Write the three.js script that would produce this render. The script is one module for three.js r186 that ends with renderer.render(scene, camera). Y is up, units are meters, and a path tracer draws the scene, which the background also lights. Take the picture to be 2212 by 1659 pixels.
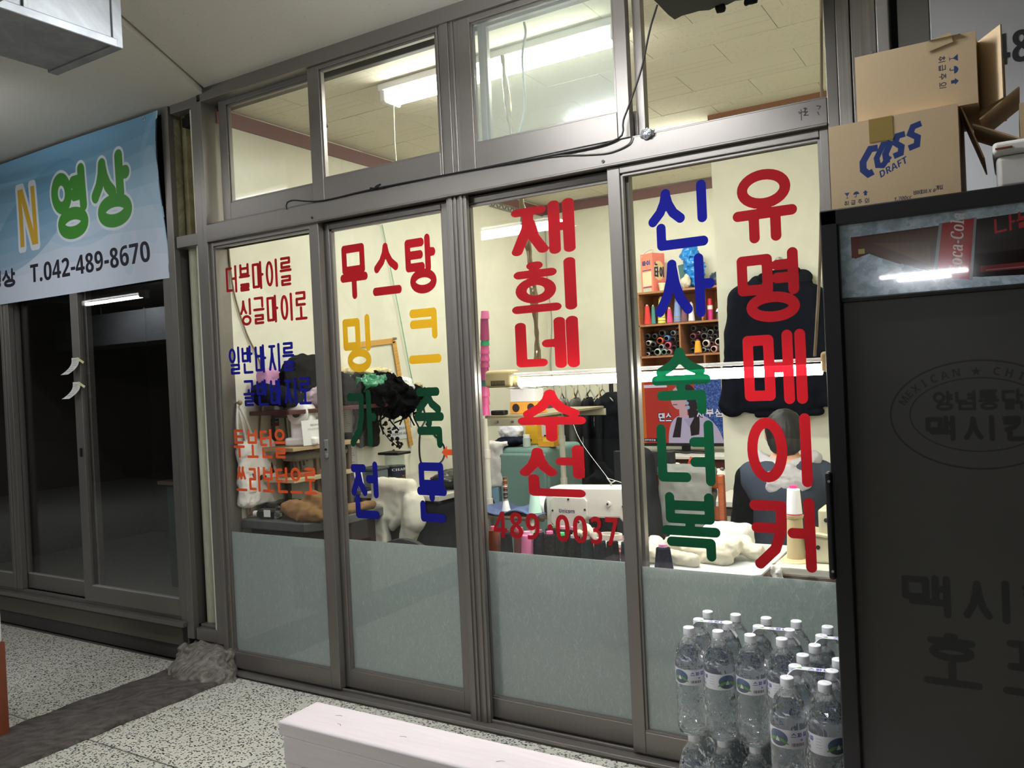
import * as THREE from 'three';
import { RoundedBoxGeometry } from 'three/addons/geometries/RoundedBoxGeometry.js';
import { mergeGeometries, mergeVertices } from 'three/addons/utils/BufferGeometryUtils.js';
import { MarchingCubes } from 'three/addons/objects/MarchingCubes.js';
import { ImprovedNoise } from 'three/addons/math/ImprovedNoise.js';
import { FontLoader } from 'three/addons/loaders/FontLoader.js';
import { RectAreaLightUniformsLib } from 'three/addons/lights/RectAreaLightUniformsLib.js';

// ---------------------------------------------------------------- camera, lights, exposure
const scene = new THREE.Scene();
scene.background = new THREE.Color(0x000000);
const camera = new THREE.PerspectiveCamera(2 * Math.atan(1659 / 2 / 1790.8) * 180 / Math.PI, 2212 / 1659, 0.05, 60);
camera.position.set(0, 1.42, 2.785);
camera.rotation.order = 'YXZ';
camera.rotation.set(-0.00903782, 0.54882076, -0.04742297);
const renderer = new THREE.WebGLRenderer({ antialias: true });
renderer.toneMapping = THREE.LinearToneMapping;
renderer.toneMappingExposure = 1.0;
renderer.shadowMap.enabled = true;
RectAreaLightUniformsLib.init();
const SHOP = { color: 0xfdfef3, glow: 36, area: 58 };       // the tailor's own tubes
const HALL = { color: 0xf6f9ff, glow: 60, area: 85 };       // the tubes of the market hall

// ---------------------------------------------------------------- helpers
let seed = 20240611;
const rnd = () => { seed = (seed + 0x6d2b79f5) | 0; let t = Math.imul(seed ^ (seed >>> 15), 1 | seed); t = (t + Math.imul(t ^ (t >>> 7), 61 | t)) ^ t; return ((t ^ (t >>> 14)) >>> 0) / 4294967296; };
const rr = (a, b) => a + (b - a) * rnd();
const noise = new ImprovedNoise(), N3 = (x, y, z) => noise.noise(x, y, z);
const V = (x, y, z) => new THREE.Vector3(x, y, z);
const font = await new FontLoader().loadAsync('fonts/droid/droid_sans_bold.typeface.json');
const PHYS = ['transmission', 'clearcoat', 'sheen', 'ior', 'thickness', 'anisotropy', 'attenuationColor'];
function M(color, roughness = 0.8, metalness = 0, more = {}) {
  const K = PHYS.some((k) => k in more) ? THREE.MeshPhysicalMaterial : THREE.MeshStandardMaterial;
  return new K({ color, roughness, metalness, ...more });
}
const taken = {};
const numbered = (n) => { const k = (taken[n] = (taken[n] ?? -1) + 1); return k ? `${n}_${String(k).padStart(3, '0')}` : n; };
function thing(name, label, category, [x, y, z] = [0, 0, 0], group, turn = 0) {
  const o = new THREE.Group();
  o.name = numbered(name); o.position.set(x, y, z); o.rotation.y = turn; o.userData = { label, category };
  if (group) o.userData.group = group;
  scene.add(o);
  return o;
}
function single(name, label, category, geo, mat, [x, y, z] = [0, 0, 0], group) {
  const o = new THREE.Mesh(geo, mat);
  o.name = numbered(name); o.position.set(x, y, z); o.userData = { label, category };
  if (group) o.userData.group = group;
  scene.add(o);
  return o;
}
function structure(o) { o.userData.kind = 'structure'; return o; }
// a part at a place in the thing's own axes
function P(parent, name, geo, mat, [x, y, z] = [0, 0, 0], rot) {
  const o = new THREE.Mesh(geo, mat);
  o.name = name; o.position.set(x, y, z);
  if (rot) o.rotation.set(...rot);
  parent.add(o);
  return o;
}
// a part at a place in the room (for things that are not turned)
function A(parent, name, geo, mat, at, rot) {
  const o = V(0, 0, 0);
  for (let p = parent; p && p !== scene; p = p.parent) o.add(p.position);
  return P(parent, name, geo, mat, [at[0] - o.x, at[1] - o.y, at[2] - o.z], rot);
}
function copyOf(src, [x, y, z], label, turn) {
  const c = src.clone(); c.name = numbered(src.name.replace(/_\d{3}$/, '')); c.position.set(x, y, z);
  c.userData = { ...src.userData };
  if (label) c.userData.label = label;
  if (turn !== undefined) c.rotation.y = turn;
  scene.add(c);
  return c;
}
const rb = (w, h, d, r = 0.003, s = 2) => new RoundedBoxGeometry(w, h, d, s, Math.min(r, w / 2.05, h / 2.05, d / 2.05));
const bx = (w, h, d) => new THREE.BoxGeometry(w, h, d);
const cyl = (r1, r2, h, s = 24, open = false) => new THREE.CylinderGeometry(r1, r2, h, s, 1, open);
const lathe = (pts, s = 28) => new THREE.LatheGeometry(pts.map(([r, y]) => new THREE.Vector2(r, y)), s);
const wire = (pts, r = 0.003, seg = 40, rad = 6) => new THREE.TubeGeometry(new THREE.CatmullRomCurve3(pts.map((p) => V(...p))), seg, r, rad, false);
const bar = (a, b, r = 0.005, s = 10) => { const va = V(...a), vb = V(...b), d = vb.clone().sub(va), g = new THREE.CylinderGeometry(r, r, d.length(), s); g.applyQuaternion(new THREE.Quaternion().setFromUnitVectors(V(0, 1, 0), d.normalize())); const m = va.add(vb).multiplyScalar(0.5); return g.translate(m.x, m.y, m.z); };
const clean = (g) => { const h = g.index ? g.toNonIndexed() : g; for (const k of Object.keys(h.attributes)) if (!['position', 'normal', 'uv'].includes(k)) h.deleteAttribute(k); if (!h.attributes.uv) h.setAttribute('uv', new THREE.BufferAttribute(new Float32Array(h.attributes.position.count * 2), 2)); return h; };
const merge = (gs) => mergeGeometries(gs.map(clean));
const at = (g, x, y, z, rx = 0, ry = 0, rz = 0) => g.rotateX(rx).rotateY(ry).rotateZ(rz).translate(x, y, z);
// box from corner to corner: size and centre
const span = (x0, x1, y0, y1, z0, z1) => ({ s: [Math.abs(x1 - x0), Math.abs(y1 - y0), Math.abs(z1 - z0)], c: [(x0 + x1) / 2, (y0 + y1) / 2, (z0 + z1) / 2] });
function Abox(parent, name, mat, x0, x1, y0, y1, z0, z1, r = 0.003, uv) { const { s, c } = span(x0, x1, y0, y1, z0, z1); let g = r ? rb(...s, r, 1) : bx(...s); if (uv) g = metreUV(g); return A(parent, name, g, mat, c); }
// uv in metres, from the side that each face is turned to
function metreUV(g, ox = 0, oy = 0) {
  const h = g.index ? g.toNonIndexed() : g, p = h.attributes.position, n = h.attributes.normal, uv = new Float32Array(p.count * 2);
  for (let i = 0; i < p.count; i += 3) {
    const f = V(0, 0, 0); for (let k = 0; k < 3; k++) f.add(V(n.getX(i + k), n.getY(i + k), n.getZ(i + k)));
    const ax = Math.abs(f.x), ay = Math.abs(f.y), az = Math.abs(f.z);
    for (let k = i; k < i + 3; k++) {
      const [u, v] = ay >= ax && ay >= az ? [p.getX(k), -p.getZ(k)] : ax > az ? [-p.getZ(k), p.getY(k)] : [p.getX(k), p.getY(k)];
      uv[k * 2] = u + ox; uv[k * 2 + 1] = v + oy;
    }
  }
  h.setAttribute('uv', new THREE.BufferAttribute(uv, 2));
  return h;
}
const lerp = (a, b, t) => a + (b - a) * t, clamp = (x, a = 0, b = 1) => Math.min(b, Math.max(a, x));
const smin = (a, b, k) => { const h = Math.max(k - Math.abs(a - b), 0) / k; return Math.min(a, b) - h * h * k / 4; };
// distance to a tapered capsule
function cap(p, a, b, ra, rb2) {
  const bax = b[0] - a[0], bay = b[1] - a[1], baz = b[2] - a[2], pax = p[0] - a[0], pay = p[1] - a[1], paz = p[2] - a[2];
  const t = clamp((pax * bax + pay * bay + paz * baz) / (bax * bax + bay * bay + baz * baz || 1e-9));
  return Math.hypot(pax - bax * t, pay - bay * t, paz - baz * t) - lerp(ra, rb2, t);
}
const ell = (p, c, r) => { const x = (p[0] - c[0]) / r[0], y = (p[1] - c[1]) / r[1], z = (p[2] - c[2]) / r[2], k = Math.hypot(x, y, z); return (k - 1) * Math.min(...r); };
const rbox = (p, c, h, r) => { const x = Math.abs(p[0] - c[0]) - h[0] + r, y = Math.abs(p[1] - c[1]) - h[1] + r, z = Math.abs(p[2] - c[2]) - h[2] + r; return Math.hypot(Math.max(x, 0), Math.max(y, 0), Math.max(z, 0)) + Math.min(Math.max(x, y, z), 0) - r; };
// the surface where fn is zero, inside the box lo to hi
function field(fn, lo, hi, n = 40) {
  const mc = new MarchingCubes(n, undefined, false, false, 60000), s = [0, 1, 2].map((i) => hi[i] - lo[i]);
  for (let k = 0; k < n; k++) for (let j = 0; j < n; j++) for (let i = 0; i < n; i++) mc.field[k * n * n + j * n + i] = -fn([lo[0] + s[0] * i / n, lo[1] + s[1] * j / n, lo[2] + s[2] * k / n]);
  mc.isolation = 0; mc.update();
  const pos = new Float32Array(mc.count * 3);
  for (let i = 0; i < mc.count * 3; i++) pos[i] = lo[i % 3] + (mc.positionArray[i] + 1) / 2 * s[i % 3];
  let g = new THREE.BufferGeometry();
  g.setAttribute('position', new THREE.BufferAttribute(pos, 3));
  g = mergeVertices(g, 1e-5); g.computeVertexNormals();
  const uv = new Float32Array(g.attributes.position.count * 2);
  for (let i = 0; i < uv.length / 2; i++) { uv[2 * i] = g.attributes.position.getX(i) + g.attributes.position.getZ(i) * 0.6; uv[2 * i + 1] = g.attributes.position.getY(i) + g.attributes.position.getZ(i) * 0.8; }
  g.setAttribute('uv', new THREE.BufferAttribute(uv, 2));
  return g;
}
// a soft heap or fold: lumps joined smoothly, wrinkled by noise
const heap = (parts, lo, hi, { k = 0.04, amp = 0.006, freq = 22, n = 40, shift = 0 } = {}) => field((p) => {
  let d = 9; for (const f of parts) d = smin(d, f(p), k);
  return d + amp * N3(p[0] * freq + shift, p[1] * freq, p[2] * freq) + amp * 0.5 * N3(p[0] * freq * 2.3, p[1] * freq * 2.3 + shift, p[2] * freq * 2.3);
}, lo, hi, n);

// ---------------------------------------------------------------- textures
function canvas(w, h, draw, { color = true, repeat } = {}) {
  const c = document.createElement('canvas'); c.width = w; c.height = h;
  draw(c.getContext('2d'), w, h);
  const t = new THREE.CanvasTexture(c);
  if (color) t.colorSpace = THREE.SRGBColorSpace;
  if (repeat) { t.wrapS = t.wrapT = THREE.RepeatWrapping; t.repeat.set(1 / repeat[0], 1 / repeat[1]); }
  t.magFilter = THREE.LinearFilter;
  return t;
}
const rgb = (a) => `rgb(${a.map((x) => Math.round(clamp(x, 0, 255))).join(',')})`;
// mottled colour: a base with soft patches and fine grain, tiling
function mottle(base, { patch = 8, grain = 6, size = 512, metres = 1, cells = 4 } = {}) {
  return canvas(size, size, (c, w, h) => {
    const im = c.createImageData(w, h);
    const tn = (x, y, f) => { const a = x / w * 2 * Math.PI, b = y / h * 2 * Math.PI; return N3(Math.cos(a) * f + 7, Math.sin(a) * f + Math.cos(b) * f, Math.sin(b) * f + 3); };
    for (let y = 0; y < h; y++) for (let x = 0; x < w; x++) {
      const v = patch * (tn(x, y, cells * 0.35) + 0.6 * tn(x, y, cells)) + grain * (rnd() - 0.5), o = (y * w + x) * 4;
      for (let k = 0; k < 3; k++) im.data[o + k] = clamp(base[k] + v, 0, 255);
      im.data[o + 3] = 255;
    }
    c.putImageData(im, 0, 0);
  }, { repeat: [metres, metres] });
}
// ---------------------------------------------------------------- Korean lettering as strokes (unit square, y down)
const ring = (cx = 0.5, cy = 0.5, rx = 0.5, ry = 0.5) => Array.from({ length: 29 }, (_, i) => [cx + rx * Math.cos(i / 28 * 2 * Math.PI), cy + ry * Math.sin(i / 28 * 2 * Math.PI)]);
const LEAD = ['ㄱ', 'ㄲ', 'ㄴ', 'ㄷ', 'ㄸ', 'ㄹ', 'ㅁ', 'ㅂ', 'ㅃ', 'ㅅ', 'ㅆ', 'ㅇ', 'ㅈ', 'ㅉ', 'ㅊ', 'ㅋ', 'ㅌ', 'ㅍ', 'ㅎ'];
const VOWEL = ['ㅏ', 'ㅐ', 'ㅑ', 'ㅒ', 'ㅓ', 'ㅔ', 'ㅕ', 'ㅖ', 'ㅗ', 'ㅘ', 'ㅙ', 'ㅚ', 'ㅛ', 'ㅜ', 'ㅝ', 'ㅞ', 'ㅟ', 'ㅠ', 'ㅡ', 'ㅢ', 'ㅣ'];
const TAIL = ['', 'ㄱ', 'ㄲ', 'ㄳ', 'ㄴ', 'ㄵ', 'ㄶ', 'ㄷ', 'ㄹ', 'ㄺ', 'ㄻ', 'ㄼ', 'ㄽ', 'ㄾ', 'ㄿ', 'ㅀ', 'ㅁ', 'ㅂ', 'ㅄ', 'ㅅ', 'ㅆ', 'ㅇ', 'ㅈ', 'ㅊ', 'ㅋ', 'ㅌ', 'ㅍ', 'ㅎ'];
const SIOT = [[[0.5, 0], [0.44, 0.32], [0.28, 0.68], [0, 1]], [[0.5, 0.06], [0.58, 0.4], [0.75, 0.74], [1, 0.98]]];
const JAMO = {
  ㄱ: [[[0, 0], [1, 0], [1, 1]]], ㄴ: [[[0, 0], [0, 1], [1, 1]]], ㄷ: [[[1, 0], [0, 0], [0, 1], [1, 1]]], ㄹ: [[[0, 0], [1, 0], [1, 0.5], [0, 0.5], [0, 1], [1, 1]]],
  ㅁ: [[[0, 0], [1, 0], [1, 1], [0, 1], [0, 0]]], ㅂ: [[[0, 0], [0, 1], [1, 1], [1, 0]], [[0, 0.38], [1, 0.38]]], ㅅ: SIOT, ㅇ: [ring()],
  ㅈ: [[[0.04, 0], [0.96, 0]], [[0.5, 0], [0.42, 0.42], [0, 1]], [[0.52, 0.3], [0.66, 0.66], [1, 1]]], ㅊ: [[[0.4, 0], [0.6, 0]], [[0, 0.24], [1, 0.24]], [[0.5, 0.24], [0.42, 0.55], [0, 1]], [[0.52, 0.46], [0.66, 0.72], [1, 1]]],
  ㅋ: [[[0, 0], [1, 0], [1, 1]], [[0, 0.5], [1, 0.5]]], ㅌ: [[[1, 0], [0, 0], [0, 1], [1, 1]], [[0, 0.5], [0.9, 0.5]]], ㅍ: [[[0, 0], [1, 0]], [[0, 1], [1, 1]], [[0.28, 0], [0.28, 1]], [[0.72, 0], [0.72, 1]]],
  ㅎ: [[[0.42, 0], [0.58, 0]], [[0, 0.24], [1, 0.24]], ring(0.5, 0.73, 0.46, 0.27)],
  ㅆ: [[[0.28, 0], [0.2, 0.5], [0, 1]], [[0.26, 0.3], [0.46, 1]], [[0.76, 0], [0.68, 0.5], [0.5, 1]], [[0.75, 0.3], [1, 1]]],
  ㄺ: [[[0, 0], [0.42, 0], [0.42, 0.5], [0, 0.5], [0, 1], [0.42, 1]], [[0.62, 0], [1, 0], [1, 1]]],
  ㅏ: [[[0.3, 0], [0.3, 1]], [[0.3, 0.48], [1, 0.48]]], ㅐ: [[[0.1, 0], [0.1, 1]], [[1, 0], [1, 1]], [[0.1, 0.5], [1, 0.5]]], ㅑ: [[[0.3, 0], [0.3, 1]], [[0.3, 0.33], [1, 0.33]], [[0.3, 0.66], [1, 0.66]]],
  ㅓ: [[[1, 0], [1, 1]], [[0.3, 0.48], [1, 0.48]]], ㅔ: [[[0.5, 0], [0.5, 1]], [[1, 0], [1, 1]], [[0, 0.5], [0.5, 0.5]]], ㅕ: [[[1, 0], [1, 1]], [[0.3, 0.3], [1, 0.3]], [[0.3, 0.66], [1, 0.66]]], ㅣ: [[[1, 0], [1, 1]]],
  ㅗ: [[[0.5, 0], [0.5, 1]], [[0, 1], [1, 1]]], ㅛ: [[[0.3, 0], [0.3, 1]], [[0.7, 0], [0.7, 1]], [[0, 1], [1, 1]]], ㅜ: [[[0, 0], [1, 0]], [[0.5, 0], [0.5, 1]]], ㅠ: [[[0, 0], [1, 0]], [[0.3, 0], [0.3, 1]], [[0.7, 0], [0.7, 1]]], ㅡ: [[[0, 0.5], [1, 0.5]]],
};
const MIXED = { ㅘ: 'ㅗㅏ', ㅚ: 'ㅗㅣ', ㅟ: 'ㅜㅣ', ㅢ: 'ㅡㅣ', ㅝ: 'ㅜㅓ' };
// strokes of one syllable, filling the unit square exactly
function syllable(ch) {
  const code = ch.charCodeAt(0) - 0xac00;
  if (code < 0 || code > 11171) return [];
  const l = LEAD[Math.floor(code / 588)], v = VOWEL[Math.floor(code % 588 / 28)], t = TAIL[code % 28], out = [];
  const put = (j, x0, y0, x1, y1) => { for (const s of JAMO[j] ?? []) out.push(s.map(([x, y]) => [lerp(x0, x1, x), lerp(y0, y1, y)])); };
  const low = t ? 0.58 : 1;
  if (MIXED[v]) {
    const [a, b] = [...MIXED[v]];
    put(l, 0.06, 0, 0.66, low * (a === 'ㅡ' ? 0.78 : 0.64)); put(a, 0, low * (a === 'ㅡ' ? 0.98 : a === 'ㅜ' ? 0.78 : 0.7), 0.72, low); put(b, 0.78, 0, 1, low);
  } else if ('ㅗㅛㅜㅠㅡ'.includes(v)) {
    const drop = 'ㅜㅠ'.includes(v), [a, b, c] = t && l === 'ㅂ' && !drop ? [0.37, 0.4, 0.585] : t ? [0.34, drop ? 0.48 : 0.38, drop ? 0.6 : 0.54] : [0.46, drop ? 0.62 : 0.58, v === 'ㅡ' ? 1.34 : 1];
    put(l, 0.1, 0, 0.9, a);
    if (t && v === 'ㅡ') out.push([[0, 0.46], [1, 0.46]]); else if (v === 'ㅡ') out.push([[0, 0.96], [1, 0.96]]); else put(v, 0, b, 1, c);
    if (t) put(t, 0.1, drop ? 0.75 : l === 'ㅂ' ? 0.78 : 0.7, 0.9, 1);
  } else {
    const wide = 'ㅐㅔ'.includes(v), side = 'ㅓㅔㅕ'.includes(v);
    const ll = l === 'ㄱ' && 'x'; // a leading ㄱ or ㅋ leans when it stands left of a tall vowel
    if (ll || l === 'ㅋ') { out.push([[0, 0.06], [0.5, 0.06], [0.48, low * 0.45], [0.36, low * 0.75], [0.06, low]]); if (l === 'ㅋ') out.push([[0.02, low * 0.42], [0.48, low * 0.42]]); } else put(l, 0, 0.06, wide ? (side ? 0.4 : 0.5) : side ? 0.5 : 0.56, low * 0.94);
    put(v, wide ? (side ? 0.52 : 0.7) : side ? 0.56 : 0.72, 0, 1, low);
    if (t) put(t, 0.16, 0.68, 1, 1);
  }
  let x0 = 9, x1 = -9, y0 = 9, y1 = -9;
  for (const s of out) for (const [x, y] of s) { x0 = Math.min(x0, x); x1 = Math.max(x1, x); y0 = Math.min(y0, y); y1 = Math.max(y1, y); }
  return out.map((s) => s.map(([x, y]) => [(x - x0) / (x1 - x0 || 1), (y - y0) / (y1 - y0 || 1)]));
}
// flat sheet in the shape of thick rounded strokes; strokes are lists of [x, y] in metres
function sheet(strokes, half, cell) {
  let x0 = 1e9, x1 = -1e9, y0 = 1e9, y1 = -1e9; const segs = [];
  for (const s of strokes) for (let i = 0; i < s.length; i++) {
    const [x, y] = s[i]; x0 = Math.min(x0, x); x1 = Math.max(x1, x); y0 = Math.min(y0, y); y1 = Math.max(y1, y);
    if (i) segs.push([s[i - 1][0], s[i - 1][1], x, y]);
  }
  x0 -= half + cell; y0 -= half + cell; x1 += half + cell; y1 += half + cell;
  const nx = Math.ceil((x1 - x0) / cell), ny = Math.ceil((y1 - y0) / cell), D = new Float32Array((nx + 1) * (ny + 1)), pos = [];
  for (let j = 0; j <= ny; j++) for (let i = 0; i <= nx; i++) {
    const x = x0 + i * cell, y = y0 + j * cell; let m = 1e9;
    for (const [ax, ay, bx2, by] of segs) { const dx = bx2 - ax, dy = by - ay, t = clamp(((x - ax) * dx + (y - ay) * dy) / (dx * dx + dy * dy || 1e-12)), d = (x - ax - dx * t) ** 2 + (y - ay - dy * t) ** 2; if (d < m) m = d; }
    D[j * (nx + 1) + i] = Math.sqrt(m) - half;
  }
  const tri = (a, b, c) => pos.push(a[0], a[1], 0, b[0], b[1], 0, c[0], c[1], 0);
  for (let j = 0; j < ny; j++) {
    let run = -1;
    for (let i = 0; i <= nx; i++) {
      const k = j * (nx + 1) + i, q = i < nx ? [D[k], D[k + 1], D[k + nx + 2], D[k + nx + 1]] : [1, 1, 1, 1], full = q.every((d) => d < 0);
      if (full) { if (run < 0) run = i; continue; }
      if (run >= 0) { const a = x0 + run * cell, b = x0 + i * cell, c = y0 + j * cell, d = c + cell; tri([a, c], [b, c], [b, d]); tri([a, c], [b, d], [a, d]); run = -1; }
      if (q.every((d) => d >= 0)) continue;
      const c4 = [[x0 + i * cell, y0 + j * cell], [x0 + (i + 1) * cell, y0 + j * cell], [x0 + (i + 1) * cell, y0 + (j + 1) * cell], [x0 + i * cell, y0 + (j + 1) * cell]], poly = [];
      for (let e = 0; e < 4; e++) { const f = (e + 1) % 4; if (q[e] < 0) poly.push(c4[e]); if ((q[e] < 0) !== (q[f] < 0)) { const t = q[e] / (q[e] - q[f]); poly.push([lerp(c4[e][0], c4[f][0], t), lerp(c4[e][1], c4[f][1], t)]); } }
      for (let e = 1; e + 1 < poly.length; e++) tri(poly[0], poly[e], poly[e + 1]);
    }
  }
  const g = new THREE.BufferGeometry(), n = new Float32Array(pos.length);
  for (let i = 2; i < n.length; i += 3) n[i] = 1;
  g.setAttribute('position', new THREE.BufferAttribute(new Float32Array(pos), 3)); g.setAttribute('normal', new THREE.BufferAttribute(n, 3));
  return g;
}
// one syllable as a sheet in the box x0..x1, y0..y1
// (upright strokes are `wide` times as thick as level ones)
function letterSheet(ch, x0, x1, y0, y1, width, wide = 1, cell = 0.003) {
  const h = width / 2;
  return sheet(syllable(ch).map((s) => s.map(([u, v]) => [lerp(x0 / wide + h, x1 / wide - h, u), lerp(y1 - h, y0 + h, v)])), h, cell).scale(wide, 1, 1);
}
// Korean writing in a picture: every syllable in a box of its own, from x, y, w wide and h high
function write(c, text, x, y, w, h, line, gap = 0.14) {
  const chars = [...text], adv = w / (chars.length - gap), cw = adv * (1 - gap);
  c.lineWidth = line; c.lineCap = 'round'; c.lineJoin = 'round';
  chars.forEach((ch, i) => { for (const s of syllable(ch)) { c.beginPath(); s.forEach(([u, v], k) => c[k ? 'lineTo' : 'moveTo'](x + i * adv + line / 2 + u * (cw - line), y + line / 2 + v * (h - line))); c.stroke(); } });
}
function latin(text, x0, x1, y0, y1) {
  const g = new THREE.ShapeGeometry(font.generateShapes(text, 1), 6); g.computeBoundingBox();
  const b = g.boundingBox; g.translate(-b.min.x, -b.min.y, 0); g.scale((x1 - x0) / (b.max.x - b.min.x), (y1 - y0) / (b.max.y - b.min.y), 1);
  return g.translate(x0, y0, 0);
}

// ---------------------------------------------------------------- materials
const alum = M(0x7e7973, 0.4, 0.6, { bumpMap: canvas(64, 512, (c, w, h) => { for (let y = 0; y < h; y++) { const v = 120 + rnd() * 20; c.fillStyle = rgb([v, v, v]); c.fillRect(0, y, w, 1); } }, { color: false, repeat: [0.3, 0.3] }), bumpScale: 0.0001 });
const alumDark = M(0x3d3a36, 0.5, 0.4), gasket = M(0x1c1c1b, 0.7), alumPale = M(0xb9b6b2, 0.4, 0.6);
const glass = M(0xffffff, 0.0, 0, { transmission: 1, thickness: 0, ior: 1.5 });
const glassDusty = M(0xeef3f0, 0.16, 0, { transmission: 0.9, thickness: 0, ior: 1.5 });
const frost = M(0xf2f6f4, 0.93, 0, { transmission: 0.5, thickness: 0, map: canvas(1024, 1024, (c, w, h) => {
  c.fillStyle = '#c2cbc8'; c.fillRect(0, 0, w, h);
  for (let i = 0; i < 3400; i++) { const a = rr(-0.7, 0.7) + Math.PI / 2, l = rr(8, 46), x = rnd() * w, y = rnd() * h, k = rr(-0.9, 0.9); c.strokeStyle = rnd() < 0.72 ? `rgba(246,250,248,${rr(0.15, 0.7)})` : `rgba(150,165,160,${rr(0.1, 0.3)})`; c.lineWidth = rr(0.8, 2.4); c.beginPath(); c.moveTo(x, y); c.quadraticCurveTo(x + Math.cos(a + k) * l * 0.6, y + Math.sin(a + k) * l * 0.6, x + Math.cos(a) * l, y + Math.sin(a) * l); c.stroke(); }
}, { repeat: [0.62, 0.62] }) });
const vinyl = (c) => M(c, 0.9, 0, { transmission: 0.5, thickness: 0, ior: 1.5, specularIntensity: 0.35 });
const VIN = { red: vinyl(0xa0101b), blue: vinyl(0x060d8a), yellow: vinyl(0xe2b01e), green: vinyl(0x003f26), orange: vinyl(0xe65c2c) };
const plaster = M(0xffffff, 0.9, 0, { map: mottle([228, 227, 209], { patch: 5, grain: 3, metres: 1.6 }) });
const plasterOut = M(0xffffff, 0.9, 0, { map: mottle([176, 168, 132], { patch: 26, grain: 12, metres: 0.7, cells: 7 }) });
const trimRed = M(0x7c5856, 0.55), trimWood = M(0x84583b, 0.6);
const tileBoard = M(0xffffff, 0.92, 0, { map: canvas(512, 256, (c, w, h) => { c.fillStyle = '#d8d3c0'; c.fillRect(0, 0, w, h); for (let i = 0; i < 420; i++) { const x = rnd() * w, y = rnd() * h, a = rr(-0.5, 0.5), l = rr(3, 10); c.strokeStyle = `rgba(110,100,78,${rr(0.25, 0.6)})`; c.lineWidth = rr(0.7, 1.6); c.beginPath(); c.moveTo(x, y); c.lineTo(x + Math.cos(a) * l, y + Math.sin(a) * l); c.stroke(); } }) });
const hallBoard = M(0xffffff, 0.9, 0, { map: canvas(1024, 1024, (c, w, h) => { c.fillStyle = '#cac7bd'; c.fillRect(0, 0, w, h); for (let i = 0; i < 1500; i++) { const x = rnd() * w, y = rnd() * h, l = rr(2, 9); c.strokeStyle = `rgba(84,78,66,${rr(0.1, 0.45)})`; c.lineWidth = rr(0.7, 1.8); c.beginPath(); c.moveTo(x, y); c.lineTo(x + l, y + rr(-2, 2)); c.stroke(); } }, { repeat: [1.2, 1.2] }) });
function terrazzo() {
  return canvas(2048, 2048, (c, w, h) => {
    c.fillStyle = '#cdcbbf'; c.fillRect(0, 0, w, h);
    const chip = (x, y, r, col) => { c.fillStyle = col; for (const ox of [0, -w, w]) for (const oy of [0, -h, h]) { if (x + ox < -30 || x + ox > w + 30 || y + oy < -30 || y + oy > h + 30) continue; c.beginPath(); const n = 5 + Math.floor(rnd() * 3), a0 = rnd() * 6; for (let i = 0; i < n; i++) { const a = a0 + i / n * 6.283, q = r * (0.65 + 0.5 * ((i * 37 % 10) / 10)); c[i ? 'lineTo' : 'moveTo'](x + ox + Math.cos(a) * q * 1.25, y + oy + Math.sin(a) * q); } c.fill(); } };
    for (let i = 0; i < 9000; i++) chip(rnd() * w, rnd() * h, rr(3, 8), rgb([rr(196, 228), rr(194, 224), rr(178, 208)]));
    for (let i = 0; i < 8200; i++) { const k = rr(28, 110); chip(rnd() * w, rnd() * h, rr(3, 11), rgb([k, k * 0.98, k * 0.92])); }
  }, { repeat: [1.0, 1.0] });
}
const terrazzoMat = M(0xffffff, 0.42, 0, { map: terrazzo() });
const mortar = M(0xffffff, 0.95, 0, { map: mottle([78, 72, 67], { patch: 22, grain: 26, metres: 0.5, cells: 6 }), bumpMap: mottle([128, 128, 128], { patch: 60, grain: 60, metres: 0.4, cells: 9 }), bumpScale: 0.006 });
const concrete = M(0xffffff, 0.95, 0, { map: mottle([112, 106, 98], { patch: 34, grain: 26, metres: 0.25, cells: 6 }) });
const white = M(0xe9e7e2, 0.5), whiteGloss = M(0xf0efea, 0.25), black = M(0x0c0c0d, 0.45), blackMatte = M(0x111113, 0.9), steel = M(0xb8b8b8, 0.3, 0.9), galv = M(0xffffff, 0.5, 0.45, { map: mottle([146, 150, 152], { patch: 14, grain: 10, metres: 0.5 }) });
const card = M(0xffffff, 0.9, 0, { map: mottle([203, 178, 141], { patch: 5, grain: 7, metres: 0.4 }) });
const wood = (base, dark, w = 256, h = 256) => canvas(w, h, (c) => { c.fillStyle = base; c.fillRect(0, 0, w, h); for (let i = 0; i < 90; i++) { c.strokeStyle = dark; c.globalAlpha = rr(0.05, 0.3); c.lineWidth = rr(0.6, 3); const y = rnd() * h; c.beginPath(); c.moveTo(0, y); c.bezierCurveTo(w / 3, y + rr(-6, 6), 2 * w / 3, y + rr(-6, 6), w, y); c.stroke(); } c.globalAlpha = 1; }, { repeat: [0.5, 0.25] });
const shelfWood = M(0xffffff, 0.6, 0, { map: wood('#a5714c', '#5a3620') }), chairWood = M(0xffffff, 0.45, 0, { map: wood('#9a4f2b', '#4d210f') }), rulerWood = M(0xffffff, 0.6, 0, { map: wood('#d6a555', '#9a6a28') });
const deep = (c) => Math.max(...new THREE.Color(c).toArray()) < 0.08;
const cloth = (c, s = 0.2) => (deep(c) ? M(c, 1, 0, { ior: 1.3, specularIntensity: 0.3 }) : M(c, 0.95, 0, { sheen: s, sheenRoughness: 0.8, sheenColor: new THREE.Color(c) }));
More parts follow.
